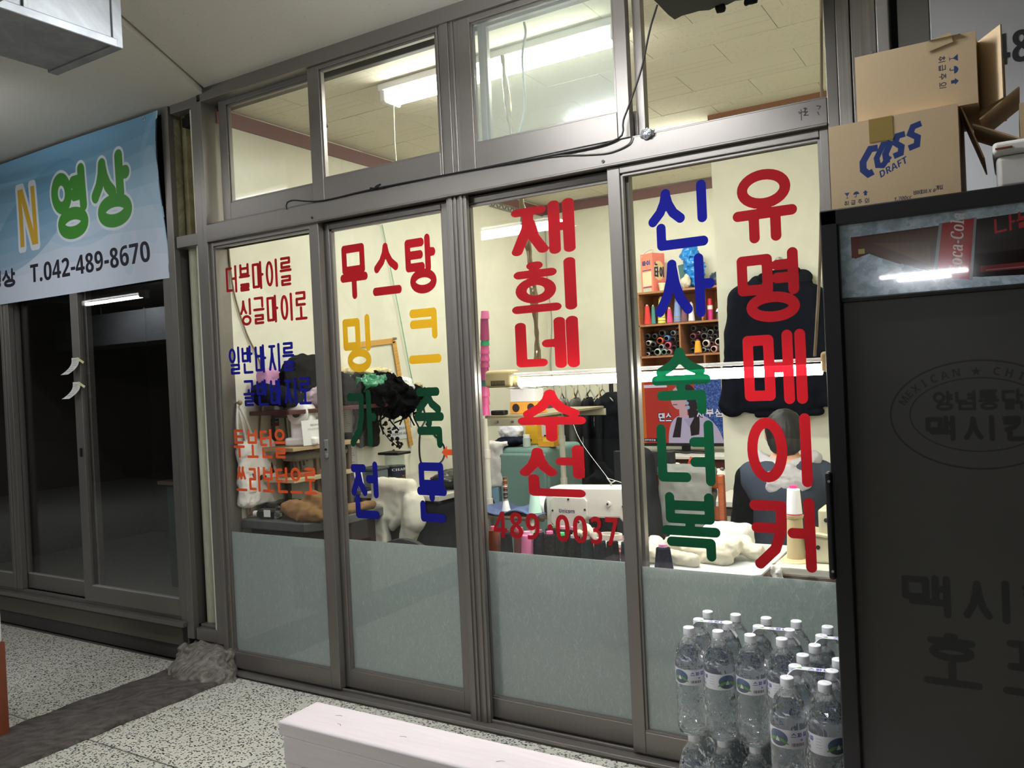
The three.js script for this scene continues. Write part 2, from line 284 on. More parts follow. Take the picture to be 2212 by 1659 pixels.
// ---------------------------------------------------------------- market hall: floor, ceiling, far walls
const hallStone = M(0x6f6a60, 0.85), hallDark = M(0x2c2a29, 0.9);
{
  const g = structure(thing('floor', 'speckled terrazzo floor of the market hall', 'floor'));
  Abox(g, 'floor_bed', M(0x55524a, 0.95), -13, 5, -0.3, -0.012, -0.12, 13.2, 0);
  const T = 0.8, tg = [];
  for (let k = 0; k < 5; k++) tg.push(metreUV(bx(T - 0.003, 0.03, T - 0.003), rnd() * 3, rnd() * 3));
  for (let i = -5; i <= 4; i++) for (let j = 0; j < 4; j++) {
    const x = -2.536 + (i + 0.5) * T, z = 0.81 + (j - 0.5) * T, clip = j === 0;
    const o = A(g, 'tile', tg[Math.floor(rnd() * 5)], terrazzoMat, [x, -0.015, z]);
    if (clip) { o.position.z += 0.012; }
  }
  Abox(g, 'far_paving', terrazzoMat, -13, 5, -0.03, 0, 3.22, 13.2, 0, true);
  Abox(g, 'far_paving', terrazzoMat, -13, -6.55, -0.03, 0, 0.02, 3.22, 0, true);
  Abox(g, 'far_paving', terrazzoMat, 1.48, 5, -0.03, 0, 0.02, 3.22, 0, true);
}
{
  const g = structure(thing('ceiling', 'stained beige board ceiling of the market hall', 'ceiling'));
  // two runs of board that meet in a slanting joint by the pillar; the left run hangs a little lower
  const slab = (pts, y0, y1) => { const s = new THREE.Shape(pts.map(([x, z]) => new THREE.Vector2(x, -z))); return metreUV(new THREE.ExtrudeGeometry(s, { depth: y1 - y0, bevelEnabled: false }).rotateX(-Math.PI / 2).translate(0, y0, 0)); };
  A(g, 'ceiling_board', slab([[-3.535, -0.2], [5, -0.2], [5, 2.4], [-2.02, 2.4]], 2.93, 3.0), hallBoard, [0, 0, 0]);
  A(g, 'ceiling_board', slab([[-13, -0.2], [-3.55, -0.2], [-2.035, 2.4], [-13, 2.4]], 2.905, 3.0), hallBoard, [0, 0, 0]);
  A(g, 'ceiling_board', slab([[-13, 2.4], [5, 2.4], [5, 13.2], [-13, 13.2]], 2.93, 3.0), hallBoard, [0, 0, 0]);
}
structure(single('wall_far', 'dark closed fronts across the market hall', 'wall', bx(18, 3.2, 0.2), hallDark, [-4, 1.4, 13.3]));
structure(single('wall_west', 'plain end wall of the market hall', 'wall', bx(0.2, 3.2, 13.6), hallStone, [-13.1, 1.4, 6.6]));
structure(single('wall_east', 'plain wall at the near end of the hall', 'wall', bx(0.2, 3.2, 13.6), hallStone, [5.1, 1.4, 6.6]));
for (const [x, z, l] of [[-7.2, 5.2, 'square hall pillar beyond the left corner'], [-3.2, 6.4, 'square hall pillar behind the viewer']]) {
  const p = structure(thing('pillar', l, 'pillar', [x, 0, z]));
  P(p, 'shaft', rb(0.45, 2.91, 0.45, 0.01), hallStone, [0, 1.455, 0]);
}
// dark mortar strip that closes the joint in the floor, and the broken lump at the pillar's foot
{
  const g = structure(thing('floor_joint', 'rough dark mortar strip across the floor from the pillar', 'floor', [-3.56, 0, 0]));
  P(g, 'mortar_strip', field((p) => rbox(p, [0.0 + 0.012 * N3(p[2] * 5, 3, 1), -0.02, 1.2], [0.215 + 0.016 * N3(p[2] * 7, 1, p[0] > 0 ? 9 : 2), 0.036, 1.22], 0.02) + 0.007 * N3(p[0] * 9, p[1] * 9, p[2] * 9), [-0.3, -0.05, -0.06], [0.3, 0.06, 2.5], 56), mortar);
  P(g, 'broken_footing', field((p) => smin(rbox(p, [-0.02, 0.03, 0.0], [0.16, 0.09, 0.1], 0.02) + 0.02 * N3(p[0] * 16, p[1] * 16, p[2] * 16), ell(p, [0.02, 0.0, 0.1], [0.22, 0.09, 0.12]), 0.05) + 0.01 * N3(p[0] * 40, p[1] * 40, p[2] * 40), [-0.26, -0.05, -0.16], [0.3, 0.2, 0.28], 48), concrete);
}

// ---------------------------------------------------------------- shell of the tailor's shop
{
  structure(single('wall_left', 'cream plaster wall inside the shop with the ruler', 'wall', metreUV(bx(0.12, 3.0, 3.6)), plaster, [-3.51, 1.4, -1.82]));
  structure(single('wall_back', 'cream plaster back wall behind the thread shelf', 'wall', metreUV(bx(3.2, 3.0, 0.12)), plaster, [-1.99, 1.4, -3.56]));
  structure(single('wall_right', 'plaster side wall of the shop beyond the fridge', 'wall', metreUV(bx(0.12, 3.0, 3.4)), plaster, [-0.39, 1.4, -1.82]));
  structure(single('wall_partition', 'cream boxed out wall where the jacket hangs', 'wall', metreUV(bx(1.01, 3.0, 1.55)), plaster, [-0.965, 1.4, -2.71]));
  structure(single('floor_shop', 'dark brown shop floor behind the doors', 'floor', bx(3.2, 0.1, 3.6), M(0x4a3a2e, 0.6), [-1.95, -0.05, -1.85]));
  const c = structure(thing('ceiling_shop', 'flecked ceiling tiles inside the shop', 'ceiling'));
  Abox(c, 'backing', M(0x2e2a22, 1), -3.6, -0.33, 2.889, 3.0, -3.62, -0.2, 0);
  const tg = [0, 1, 2].map((k) => { const g = new THREE.BoxGeometry(0.566, 0.02, 0.276); const uv = g.attributes.uv; for (let i = 0; i < uv.count; i++) uv.setXY(i, uv.getX(i) + k * 0.37, uv.getY(i) + k * 0.21); return g; });
  for (let r = 0; r < 13; r++) {
    const z = -0.22 - r * 0.2795, off = r % 2 ? 0 : 0.2845;
    for (let i = -1; i < 10; i++) {
      const x = -1.118 + off - (5 - i) * 0.569 + 0.2845 + 0.569;
      if (z < -3.5) continue;
      const x0 = Math.max(x - 0.283, -3.45), x1 = Math.min(x + 0.283, -0.45);
      if (x1 - x0 < 0.012) continue;
      const o = A(c, 'ceiling_tile', tg[Math.floor(rnd() * 3)], tileBoard, [(x0 + x1) / 2, 2.878 + rr(-0.0015, 0.0015), z]);
      o.scale.x = (x1 - x0) / 0.566;
    }
  }
  structure(single('trim_1', 'dull red strip along the top of the left wall', 'trim', bx(0.014, 0.075, 3.4), trimRed, [-3.443, 2.82, -1.78]));
  structure(single('trim_2', 'dull red strip along the top of the back wall', 'trim', bx(1.96, 0.075, 0.014), trimRed, [-2.46, 2.83, -3.493]));
  structure(single('trim_3', 'brown wooden strip above the boxed out wall', 'trim', bx(1.02, 0.075, 0.014), trimWood, [-0.965, 2.83, -1.928]));
}

// ---------------------------------------------------------------- aluminium shop front
function jambs() {
  const f = structure(thing('window_frame', 'bronze aluminium frame of the tailor shop front', 'frame', [-1.95, 0, 0]));
  const b = (n, x0, x1, y0, y1, z0, z1, m = alum) => Abox(f, n, m, x0, x1, y0, y1, z0, z1, 0.003, true);
  b('jamb', -3.475, -3.445, 0.0, 2.93, -0.12, 0.012); b('jamb', -0.485, -0.45, 0, 2.93, -0.12, 0.012);
  b('head', -3.475, -0.45, 2.868, 2.945, -0.12, 0.012);
  b('head_stop', -3.445, -0.485, 2.84, 2.868, -0.12, -0.085, alumDark);
  b('transom_bar', -3.445, -0.485, 2.17, 2.252, -0.12, 0.012);
  b('drip_edge', -3.445, -0.485, 2.163, 2.171, 0.0, 0.018);
  b('track', -3.445, -0.485, 2.252, 2.264, -0.03, -0.012); b('track', -3.445, -0.485, 2.252, 2.264, -0.075, -0.06);
  b('sill', -3.475, -0.45, -0.02, 0.012, -0.12, 0.05); b('sill_rail', -3.445, -0.485, 0.012, 0.024, -0.026, -0.016); b('sill_rail', -3.445, -0.485, 0.012, 0.024, -0.068, -0.058); b('sill_lip', -3.475, -0.45, -0.02, 0.022, 0.03, 0.05);
  // centre post, ribbed
  b('post', -1.985, -1.885, 0.012, 2.17, -0.03, -0.008); b('post_rib', -1.972, -1.95, 0.012, 2.17, -0.012, 0.0); b('post_rib', -1.938, -1.93, 0.012, 2.17, -0.012, 0.002); b('post_rib', -1.916, -1.9, 0.012, 2.17, -0.012, 0.0);
  b('transom_post', -1.985, -1.885, 2.252, 2.87, -0.1, -0.006); b('post_rib', -1.97, -1.93, 2.252, 2.87, -0.008, 0.004); b('post_rib', -1.918, -1.905, 2.252, 2.87, -0.008, 0.002);
  for (const [x, y] of [[-1.262, 2.186], [-2.72, 2.186]]) A(f, 'screw', cyl(0.006, 0.006, 0.004, 12), black, [x, y, 0.013], [Math.PI / 2, 0, 0]);
  return f;
}
jambs();
const pane = (w, h, d = 0.005) => bx(w, h, d);
// a sliding sash: stiles, rails, pane with its bead
function sash(name, label, cat, x0, x1, y0, y1, z, { l = 0.05, r = 0.05, t = 0.03, b = 0.09, gm = glass } = {}) {
  const g = structure(thing(name, label, cat, [(x0 + x1) / 2, y0, z])), d = 0.018;
  Abox(g, 'stile', alum, x0, x0 + l, y0, y1, z - d, z + d, 0.003, true); Abox(g, 'stile', alum, x1 - r, x1, y0, y1, z - d, z + d, 0.003, true);
  Abox(g, 'top_rail', alum, x0 + l, x1 - r, y1 - t, y1, z - d, z + d, 0.003, true); Abox(g, 'bottom_rail', alum, x0 + l, x1 - r, y0, y0 + b, z - d, z + d, 0.003, true);
  const gx0 = x0 + l, gx1 = x1 - r, gy0 = y0 + b, gy1 = y1 - t;
  A(g, 'glazing_bead', merge([at(bx(gx1 - gx0, 0.008, 0.026), (gx0 + gx1) / 2, gy0 + 0.003, z), at(bx(gx1 - gx0, 0.01, 0.02), (gx0 + gx1) / 2, gy1 - 0.004, z), at(bx(0.008, gy1 - gy0, 0.02), gx0 + 0.004, (gy0 + gy1) / 2, z), at(bx(0.008, gy1 - gy0, 0.02), gx1 - 0.004, (gy0 + gy1) / 2, z)]), alum, [0, 0, 0]);
  g.userData.pane = undefined; delete g.userData.pane;
  const p = A(g, 'glass_pane', pane(gx1 - gx0, gy1 - gy0), gm, [(gx0 + gx1) / 2, (gy0 + gy1) / 2, z]);
  return { g, p, z, gx0, gx1, gy0, gy1 };
}
const OUT = -0.02, INN = -0.062;
const door1 = sash('door_1', 'leftmost glass sliding door with small red blue and orange lettering', 'door', -3.445, -2.701, 0.024, 2.163, OUT, { l: 0.022, r: 0.057, b: 0.079, t: 0.022 });
const door2 = sash('door_2', 'glass sliding door with a red, yellow, green and blue word', 'door', -2.735, -1.988, 0.024, 2.163, INN, { l: 0.06, r: 0.05, b: 0.079, t: 0.03 });
const door3 = sash('door_3', 'glass sliding door with red lettering and a phone number', 'door', -1.962, -1.19, 0.024, 2.163, INN, { l: 0.058, r: 0.045, b: 0.079, t: 0.03 });
const door4 = sash('door_4', 'rightmost glass sliding door behind the water packs', 'door', -1.257, -0.487, 0.024, 2.163, OUT, { l: 0.05, r: 0.028, b: 0.079, t: 0.028 });
for (const d of [door1, door2, door3, door4]) {
  const top = 0.705, w = d.gx1 - d.gx0, h = top - d.gy0;
  A(d.p, 'frosted_film', metreUV(bx(w, h, 0.0012), d.gx0, 0), frost, [(d.gx0 + d.gx1) / 2, d.gy0 + h / 2, d.z - 0.0042]);
}
// the latch plates and pulls
for (const [d, x, y, z] of [[door1, -2.712, 1.135, 0.002], [door4, -1.222, 1.02, -0.045]]) {
  const k = A(d.g, 'latch', rb(0.022, 0.075, 0.008, 0.004), steel, [x, y, z]);
  P(k, 'keyhole', cyl(0.006, 0.006, 0.006, 14), black, [0, -0.008, 0.004], [Math.PI / 2, 0, 0]); P(k, 'latch_tongue', rb(0.012, 0.02, 0.012, 0.003), steel, [0.003, -0.036, 0.002]);
}
const win1 = sash('window_1', 'leftmost transom pane above the first door', 'window', -3.39, -2.695, 2.264, 2.872, -0.068, { l: 0.055, r: 0.05, b: 0.093, t: 0.027 });
const win2 = sash('window_2', 'transom pane where the lamp end shows', 'window', -2.723, -1.985, 2.258, 2.868, OUT, { l: 0.07, r: 0.012, b: 0.097, t: 0.02 });
const win3 = sash('window_3', 'hazy transom pane over the ceiling tubes', 'window', -1.886, -1.157, 2.258, 2.868, OUT, { l: 0.06, r: 0.049, b: 0.1, t: 0.025, gm: glassDusty });
const win4 = sash('window_4', 'transom pane slid open behind the hazy one', 'window', -1.82, -1.117, 2.264, 2.868, -0.068, { l: 0.03, r: 0.028, b: 0.093, t: 0.025 });
{ const k = A(win2.g, 'crescent_lock', rb(0.018, 0.05, 0.014, 0.004), black, [-2.672, 2.6, -0.048]); P(k, 'lock_lever', rb(0.01, 0.035, 0.008, 0.003), black, [0.012, 0.012, 0.004], [0, 0, 0.5]); }
structure(single('trim_4', 'dark seal above the door heads', 'trim', bx(2.96, 0.03, 0.012), gasket, [-1.965, 2.156, -0.098]));

// lettering cut from coloured vinyl, on the outer face of the panes
const DOOR = { 1: door1, 2: door2, 3: door3, 4: door4 };
function stick(d, name, geo, m) { return A(d.p, name, geo, m, [0, 0, d.z + 0.0034]); }
const BIG = [['유', 4, -0.807, -0.596, 1.826, 2.067], ['명', 4, -0.801, -0.600, 1.560, 1.799], ['메', 4, -0.793, -0.588, 1.286, 1.531], ['이', 4, -0.793, -0.584, 1.013, 1.255], ['커', 4, -0.794, -0.583, 0.733, 0.978], ['신', 4, -1.110, -0.895, 1.840, 2.067], ['사', 4, -1.099, -0.879, 1.595, 1.816], ['숙', 4, -1.125, -0.909, 1.258, 1.494], ['녀', 4, -1.116, -0.907, 1.007, 1.236], ['복', 4, -1.113, -0.899, 0.744, 0.982], ['재', 3, -1.711, -1.425, 1.887, 2.093], ['희', 3, -1.722, -1.430, 1.666, 1.867], ['네', 3, -1.713, -1.430, 1.444, 1.642], ['수', 3, -1.720, -1.416, 1.158, 1.362], ['선', 3, -1.722, -1.431, 0.942, 1.144], ['무', 2, -2.631, -2.468, 1.804, 2.051], ['스', 2, -2.442, -2.278, 1.806, 2.035], ['탕', 2, -2.251, -2.088, 1.793, 2.045], ['밍', 2, -2.633, -2.470, 1.472, 1.731], ['크', 2, -2.257, -2.082, 1.494, 1.729], ['가', 2, -2.627, -2.457, 1.134, 1.392], ['죽', 2, -2.243, -2.085, 1.130, 1.390], ['전', 2, -2.628, -2.466, 0.808, 1.068], ['문', 2, -2.247, -2.088, 0.811, 1.068]];
const HUE = (c) => '신사전문'.includes(c) ? 'blue' : '숙녀복가죽'.includes(c) ? 'green' : '밍크'.includes(c) ? 'yellow' : 'red';
for (const [c, d, x0, x1, y0, y1] of BIG) stick(DOOR[d], 'vinyl_letter', letterSheet(c, x0, x1, y0, y1, ...(d === 2 ? [0.037, 0.8] : d === 3 ? [0.031, 1.65] : [0.0345, 1])), VIN[HUE(c)]).userData.label = `${HUE(c)} vinyl letter`;
for (const [text, x0, x1, y0, y1, col] of [['더블마이를', -3.355, -2.896, 1.899, 2.035, 'red'], ['싱글마이로', -3.264, -2.808, 1.731, 1.864, 'red'], ['일반바지를', -3.363, -2.907, 1.495, 1.633, 'blue'], ['골반바지로', -3.27, -2.809, 1.335, 1.464, 'blue'], ['투보턴을', -3.359, -2.991, 1.08, 1.222, 'orange'], ['쓰리보턴으로', -3.354, -2.804, 0.914, 1.038, 'orange']]) {
  const chars = [...text], gap = 0.16, adv = (x1 - x0) / (chars.length - gap);
  chars.forEach((c, i) => { stick(door1, 'vinyl_letter', letterSheet(c, x0 + i * adv, x0 + i * adv + adv * (1 - gap), y0, y1, 0.0132, 1.2, 0.002), VIN[col]).userData.label = `small ${col} vinyl letter`; });
}
{ // phone number, digit by digit
  const xs = [['4', 0, 0.065], ['8', 0.078, 0.14], ['9', 0.154, 0.218], ['·', 0.242, 0.266], ['0', 0.29, 0.352], ['0', 0.366, 0.428], ['3', 0.442, 0.49], ['7', 0.505, 0.556]];
  for (const [c, a, b] of xs) stick(door3, 'vinyl_digit', c === '·' ? sheet([[[-1.848 + 0.254, 0.82], [-1.848 + 0.2541, 0.82]]], 0.012, 0.002) : latin(c, -1.86 + a, -1.86 + b, 0.766, 0.872), VIN.red);
  const s = new THREE.Shape([[-2.106, 1.112], [-2.076, 1.14], [-2.076, 1.125], [-2.036, 1.125], [-2.036, 1.1], [-2.076, 1.1], [-2.076, 1.084]].map((p) => new THREE.Vector2(...p)));
  stick(door2, 'arrow_sticker', new THREE.ShapeGeometry(s), VIN.orange);
}
// ---------------------------------------------------------------- lamps
function tubeLamp(name, label, [x, y, z], len, S, { tubes = [-0.035, 0.035], drop = 0.05, body = 0.14, up = false } = {}) {
  const g = thing(name, label, 'lamp', [x, y, z]);
  const glow = M(0xffffff, 0.4, 0, { emissive: new THREE.Color(S.color), emissiveIntensity: S.glow });
  P(g, 'housing', rb(len + 0.09, 0.035, body, 0.008), white, [0, -0.018, 0]);
  for (const s of [-1, 1]) P(g, 'lamp_holder', rb(0.04, 0.075, body * 0.9, 0.012), white, [s * (len / 2 + 0.022), -0.055, 0]);
  for (const t of tubes) P(g, 'glowing_tube', cyl(0.0145, 0.0145, len, 18).rotateZ(Math.PI / 2), glow, [0, -drop - 0.02, t]);
  for (const t of tubes) { const l = new THREE.RectAreaLight(S.color, S.area * 1.4, len, 0.03); l.name = 'tube_light'; l.position.set(0, -drop - 0.04, t); l.rotation.x = -Math.PI / 2; g.add(l); }
  return g;
}
tubeLamp('tube_lamp', 'white twin tube lamp glowing on the shop ceiling', [-1.97, 2.868, -0.42], 1.18, SHOP);
tubeLamp('tube_lamp', 'second ceiling lamp of the shop behind the transom bar', [-2.15, 2.868, -2.2], 1.18, SHOP);
tubeLamp('hall_lamp', 'twin tube hall lamp above the shop front', [-1.28, 2.76, 1.0], 1.2, HALL, { tubes: [-0.05, 0.05], body: 0.06 });
tubeLamp('hall_lamp', 'twin tube hall lamp above the dark left shop', [-4.42, 2.76, 1.02], 1.2, { ...HALL, glow: 12, area: 9 }, { tubes: [-0.05, 0.05], body: 0.06 });
tubeLamp('hall_lamp', 'twin tube hall lamp behind the viewer mirrored in the third door', [-3.55, 2.72, 3.1], 1.0, HALL, { tubes: [-0.1, 0.1], body: 0.26 });
tubeLamp('hall_lamp', 'tube hall lamp mirrored in the dark left shop', [-9.45, 2.66, 3.35], 1.15, HALL, { tubes: [0] });
tubeLamp('hall_lamp', 'twin tube hall lamp deep in the hall mirrored in the fridge', [-1.1, 2.66, 11.9], 1.1, HALL);
tubeLamp('hall_lamp', 'twin tube hall lamp near the far wall mirrored in the fridge', [-1.15, 2.66, 12.6], 0.7, HALL);
for (const o of scene.children) if (o.name.startsWith('hall_lamp')) P(o, 'stem', cyl(0.008, 0.008, 0.28, 10), white, [0, 0.13, 0]);
{ // pull cord and flex of the ceiling lamp
  single('pull_cord', 'thin pull cord under the ceiling lamp end', 'cord', wire([[-2.56, 2.8, -0.42], [-2.565, 2.6, -0.42], [-2.56, 2.45, -0.42]], 0.0013), M(0xd9d2ba, 0.9));
  single('lamp_flex', 'grey flex hanging behind the hazy transom pane', 'cable', wire([[-1.645, 2.84, -0.13], [-1.64, 2.8, -0.13], [-1.66, 2.71, -0.13], [-1.66, 2.5, -0.13], [-1.7, 2.37, -0.13]], 0.005), M(0x8b9294, 0.6));
}
{ // work lamp hung over the sewing tables
  const g = thing('work_lamp', 'beige work lamp with one long tube hanging over the sewing table', 'lamp', [-1.25, 1.39, -0.26]);
  const cream = M(0xb9a878, 0.5), glow = M(0xffffff, 0.4, 0, { emissive: new THREE.Color(SHOP.color), emissiveIntensity: SHOP.glow });
  P(g, 'reflector', rb(1.36, 0.005, 0.075, 0.002), whiteGloss, [0.02, 0.034, 0]); P(g, 'spine', rb(1.38, 0.008, 0.03, 0.002), whiteGloss, [0.0, 0.041, 0]);
  const e = P(g, 'end_housing', rb(0.135, 0.075, 0.085, 0.016), cream, [-0.66, 0.022, 0]);
  for (let i = 0; i < 13; i++) P(e, 'vent_slot', bx(0.003, 0.022, 0.003), black, [-0.03 + i * 0.0055, -0.018, 0.0425]);
  P(g, 'end_cap', rb(0.05, 0.07, 0.08, 0.012), cream, [0.69, 0.03, 0]);
  P(g, 'lamp_collar', cyl(0.021, 0.021, 0.02, 18).rotateZ(Math.PI / 2), M(0xe8e0a8, 0.4), [-0.582, 0.005, 0]);
  P(g, 'glowing_tube', cyl(0.0195, 0.0195, 1.235, 20).rotateZ(Math.PI / 2), glow, [0.045, 0.004, 0]);
  const l = new THREE.RectAreaLight(SHOP.color, SHOP.area * 0.3, 1.2, 0.035); l.name = 'tube_light'; l.position.set(0.045, -0.018, 0); l.rotation.x = -Math.PI / 2; g.add(l);
  const foil = M(0x8e8266, 0.25, 0.55);
  P(g, 'foil_wrapped_cord', field((p) => { const t = clamp((p[1] - 0.05) / 1.42), cx = -0.48 - 0.105 * t + 0.03 * Math.sin(t * 4.2) * (1 - t); return Math.hypot(p[0] - cx, p[2]) - 0.013 - 0.006 * N3(p[0] * 60, p[1] * 30, p[2] * 60) - 0.004 * Math.sin(p[1] * 22); }, [-0.63, 0.06, -0.04], [-0.43, 1.45, 0.04], 56), foil);
  P(g, 'jute_cord', wire([[0.64, 0.05, 0], [0.655, 0.2, 0], [0.67, 0.36, 0], [0.69, 0.7, 0], [0.72, 1.44, 0]], 0.0055, 60), M(0x7d715c, 0.95));
}

// ---------------------------------------------------------------- pillar between the shops
{
  const g = structure(thing('pillar_front', 'bronze framed pillar front between banner and tailor shop', 'pillar', [-3.6, 0, 0]));
  Abox(g, 'plaster_back', plasterOut, -3.8, -3.47, 0, 2.95, -0.25, -0.135, 0, true); Abox(g, 'plaster_rib', plasterOut, -3.735, -3.7, 2.2, 2.88, -0.135, -0.09, 0.006, true);
  Abox(g, 'plaster_side', plasterOut, -3.79, -3.766, 0, 2.95, -0.25, -0.03, 0, true);
  for (const [x0, x1] of [[-3.765, -3.712], [-3.53, -3.475]]) Abox(g, 'stile', alum, x0, x1, 0.13, 2.93, -0.03, 0.006, 0.004, true);
  Abox(g, 'rail', alum, -3.7, -3.535, 2.165, 2.225, -0.06, 0.0, 0.003, true); Abox(g, 'rail', alum, -3.7, -3.535, 2.86, 2.93, -0.06, 0.0, 0.003, true); Abox(g, 'rail', alum, -3.7, -3.535, 0.13, 0.19, -0.06, 0.0, 0.003, true); Abox(g, 'rail_bead', alum, -3.7, -3.535, 0.19, 0.205, -0.07, -0.03, 0.003);
  Abox(g, 'inner_stile', alum, -3.76, -3.745, 0.19, 2.17, -0.13, -0.04, 0.003, true);
  A(g, 'drain_pipe', cyl(0.036, 0.036, 2.1, 28), M(0xffffff, 0.6, 0, { map: mottle([190, 190, 168], { patch: 16, grain: 14, metres: 0.3, cells: 6 }) }), [-3.675, 1.12, -0.098]);
  A(g, 'sign_bracket', rb(0.15, 0.05, 0.05, 0.006), blackMatte, [-3.62, 2.83, -0.09]);
}
// right of the shop front: sheet metal pillar, posts and the next shop's sign
{
  const g = structure(thing('pillar_sheet', 'grey sheet metal pillar right of the shop front', 'pillar', [-0.3, 0, -0.1]));
  const sheetM = M(0xffffff, 0.4, 0.5, { map: mottle([150, 144, 136], { patch: 14, grain: 8, metres: 0.8, cells: 3 }) });
  Abox(g, 'sheet_panel', sheetM, -0.45, -0.41, 0, 2.93, -0.2, 0.012, 0.003); Abox(g, 'sheet_panel', sheetM, -0.408, -0.336, 0, 2.93, -0.2, 0.008, 0.003);
  Abox(g, 'post', alumPale, -0.333, -0.297, 0, 2.93, -0.1, 0.02, 0.004); Abox(g, 'gap_board', gasket, -0.3, -0.27, 0, 2.93, -0.2, -0.05, 0);
  Abox(g, 'grey_panel', M(0x7b7770, 0.7), -0.276, -0.19, 0, 2.93, -0.2, 0.0, 0.003);
  A(g, 'rivet', cyl(0.004, 0.004, 0.004, 10), steel, [-0.35, 2.36, 0.01], [Math.PI / 2, 0, 0]);
  const s = thing('sign_board', 'white sign board with dark digits behind the boxes', 'sign', [0.6, 2.3, 0.0]);
  Abox(s, 'board', M(0xd6d7da, 0.5), -0.188, 1.6, 1.7, 2.93, -0.06, 0.008, 0.004);
  A(s, 'lettering', latin('489', -0.04, 0.115, 2.24, 2.33), M(0x3b3a3c, 0.6), [0, 0, 0.0095]);
  structure(single('wall_next', 'plain front of the shop behind the fridge', 'wall', bx(5.1, 2.95, 0.1), hallStone, [2.37, 1.46, -0.12]));
}

// ---------------------------------------------------------------- dark shop on the left
{
  const g = structure(thing('window_5', 'dark glazed front of the closed left shop', 'window', [-5.2, 0, 0]));
  const b = (n, x0, x1, y0, y1, z0, z1, m = alum) => Abox(g, n, m, x0, x1, y0, y1, z0, z1, 0.003, true);
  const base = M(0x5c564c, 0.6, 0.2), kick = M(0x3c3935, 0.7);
  b('jamb', -3.815, -3.764, 0.1, 2.1, -0.028, 0.0); b('sill', -7.6, -3.765, 0.19, 0.215, -0.12, 0.03); b('sill_rail', -7.6, -3.8, 0.215, 0.235, -0.03, -0.01);
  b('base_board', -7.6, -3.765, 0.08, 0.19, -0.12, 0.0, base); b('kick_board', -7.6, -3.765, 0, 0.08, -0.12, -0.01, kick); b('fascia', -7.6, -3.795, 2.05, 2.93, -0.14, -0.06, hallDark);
  const leaf = (x0, x1, z, l, r) => { b('stile', x0, x0 + l, 0.235, 2.1, z - 0.018, z + 0.018); b('stile', x1 - r, x1, 0.235, 2.1, z - 0.018, z + 0.018); b('bottom_rail', x0 + l, x1 - r, 0.235, 0.325, z - 0.018, z + 0.018); b('bead', x0 + l, x1 - r, 0.322, 0.33, z - 0.012, z + 0.014, alumPale); A(g, 'glass_pane', pane(x1 - r - x0 - l, 1.78), glass, [(x0 + l + x1 - r) / 2, 1.215, z]); };
  leaf(-4.69, -3.8, -0.02, 0.075, 0.03); leaf(-5.42, -4.6, -0.062, 0.05, 0.05); leaf(-6.35, -5.36, -0.02, 0.05, 0.05); leaf(-7.3, -6.3, -0.062, 0.05, 0.05);
  b('post', -5.46, -5.4, 0.235, 2.1, -0.04, 0.0); b('post_rib', -5.44, -5.42, 0.235, 2.1, -0.01, 0.006);
  A(g, 'latch', rb(0.014, 0.05, 0.012, 0.003), black, [-4.645, 1.1, 0.002]);
  // the unlit room behind
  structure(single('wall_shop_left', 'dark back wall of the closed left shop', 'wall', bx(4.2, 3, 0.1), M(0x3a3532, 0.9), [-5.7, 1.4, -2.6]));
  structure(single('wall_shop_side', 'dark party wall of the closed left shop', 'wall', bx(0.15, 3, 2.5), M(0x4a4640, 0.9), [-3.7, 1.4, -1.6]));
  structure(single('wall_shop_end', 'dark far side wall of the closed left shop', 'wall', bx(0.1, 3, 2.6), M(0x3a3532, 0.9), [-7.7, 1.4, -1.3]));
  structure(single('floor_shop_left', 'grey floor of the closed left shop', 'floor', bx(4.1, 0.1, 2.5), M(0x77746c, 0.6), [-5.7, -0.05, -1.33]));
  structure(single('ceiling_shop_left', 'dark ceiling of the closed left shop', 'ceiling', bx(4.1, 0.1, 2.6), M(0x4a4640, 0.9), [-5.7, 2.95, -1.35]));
  structure(single('wall_beyond', 'plain wall beyond the closed left shop', 'wall', bx(5.4, 2.95, 0.1), hallStone, [-10.3, 1.46, -0.1]));
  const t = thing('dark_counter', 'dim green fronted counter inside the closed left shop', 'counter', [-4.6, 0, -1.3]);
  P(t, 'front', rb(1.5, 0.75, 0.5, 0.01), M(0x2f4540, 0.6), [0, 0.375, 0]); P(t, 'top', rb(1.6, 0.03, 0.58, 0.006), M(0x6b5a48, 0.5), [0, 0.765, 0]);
}
for (const [y, l] of [[1.6, 'upper curled note slip taped to the dark door stile'], [1.46, 'lower curled note slip taped to the dark door stile']]) {
  const n = thing('paper_slip', l, 'paper', [-4.645, y, 0.006], 'note slips on the dark door');
  const g = new THREE.PlaneGeometry(0.075, 0.095, 6, 10), p = g.attributes.position; for (let i = 0; i < p.count; i++) { const t = clamp((0.03 - p.getY(i)) / 0.08); p.setX(i, p.getX(i) - 0.05 * t * t); p.setZ(i, 0.002 + 0.045 * t * t); } g.computeVertexNormals();
  P(n, 'sheet', g, M(0xffffff, 0.85, 0, { side: THREE.DoubleSide, map: canvas(64, 80, (c) => { c.fillStyle = '#dcdbd2'; c.fillRect(0, 0, 64, 80); c.fillStyle = '#8b8b88'; for (let i = 0; i < 7; i++) c.fillRect(8, 10 + i * 9, 30 + rnd() * 18, 2); }) }));
  P(n, 'tape', bx(0.05, 0.014, 0.0006), M(0xd8d3a0, 0.4), [0.05, 0.03, 0.003], [0, 0.4, -0.6]);
}
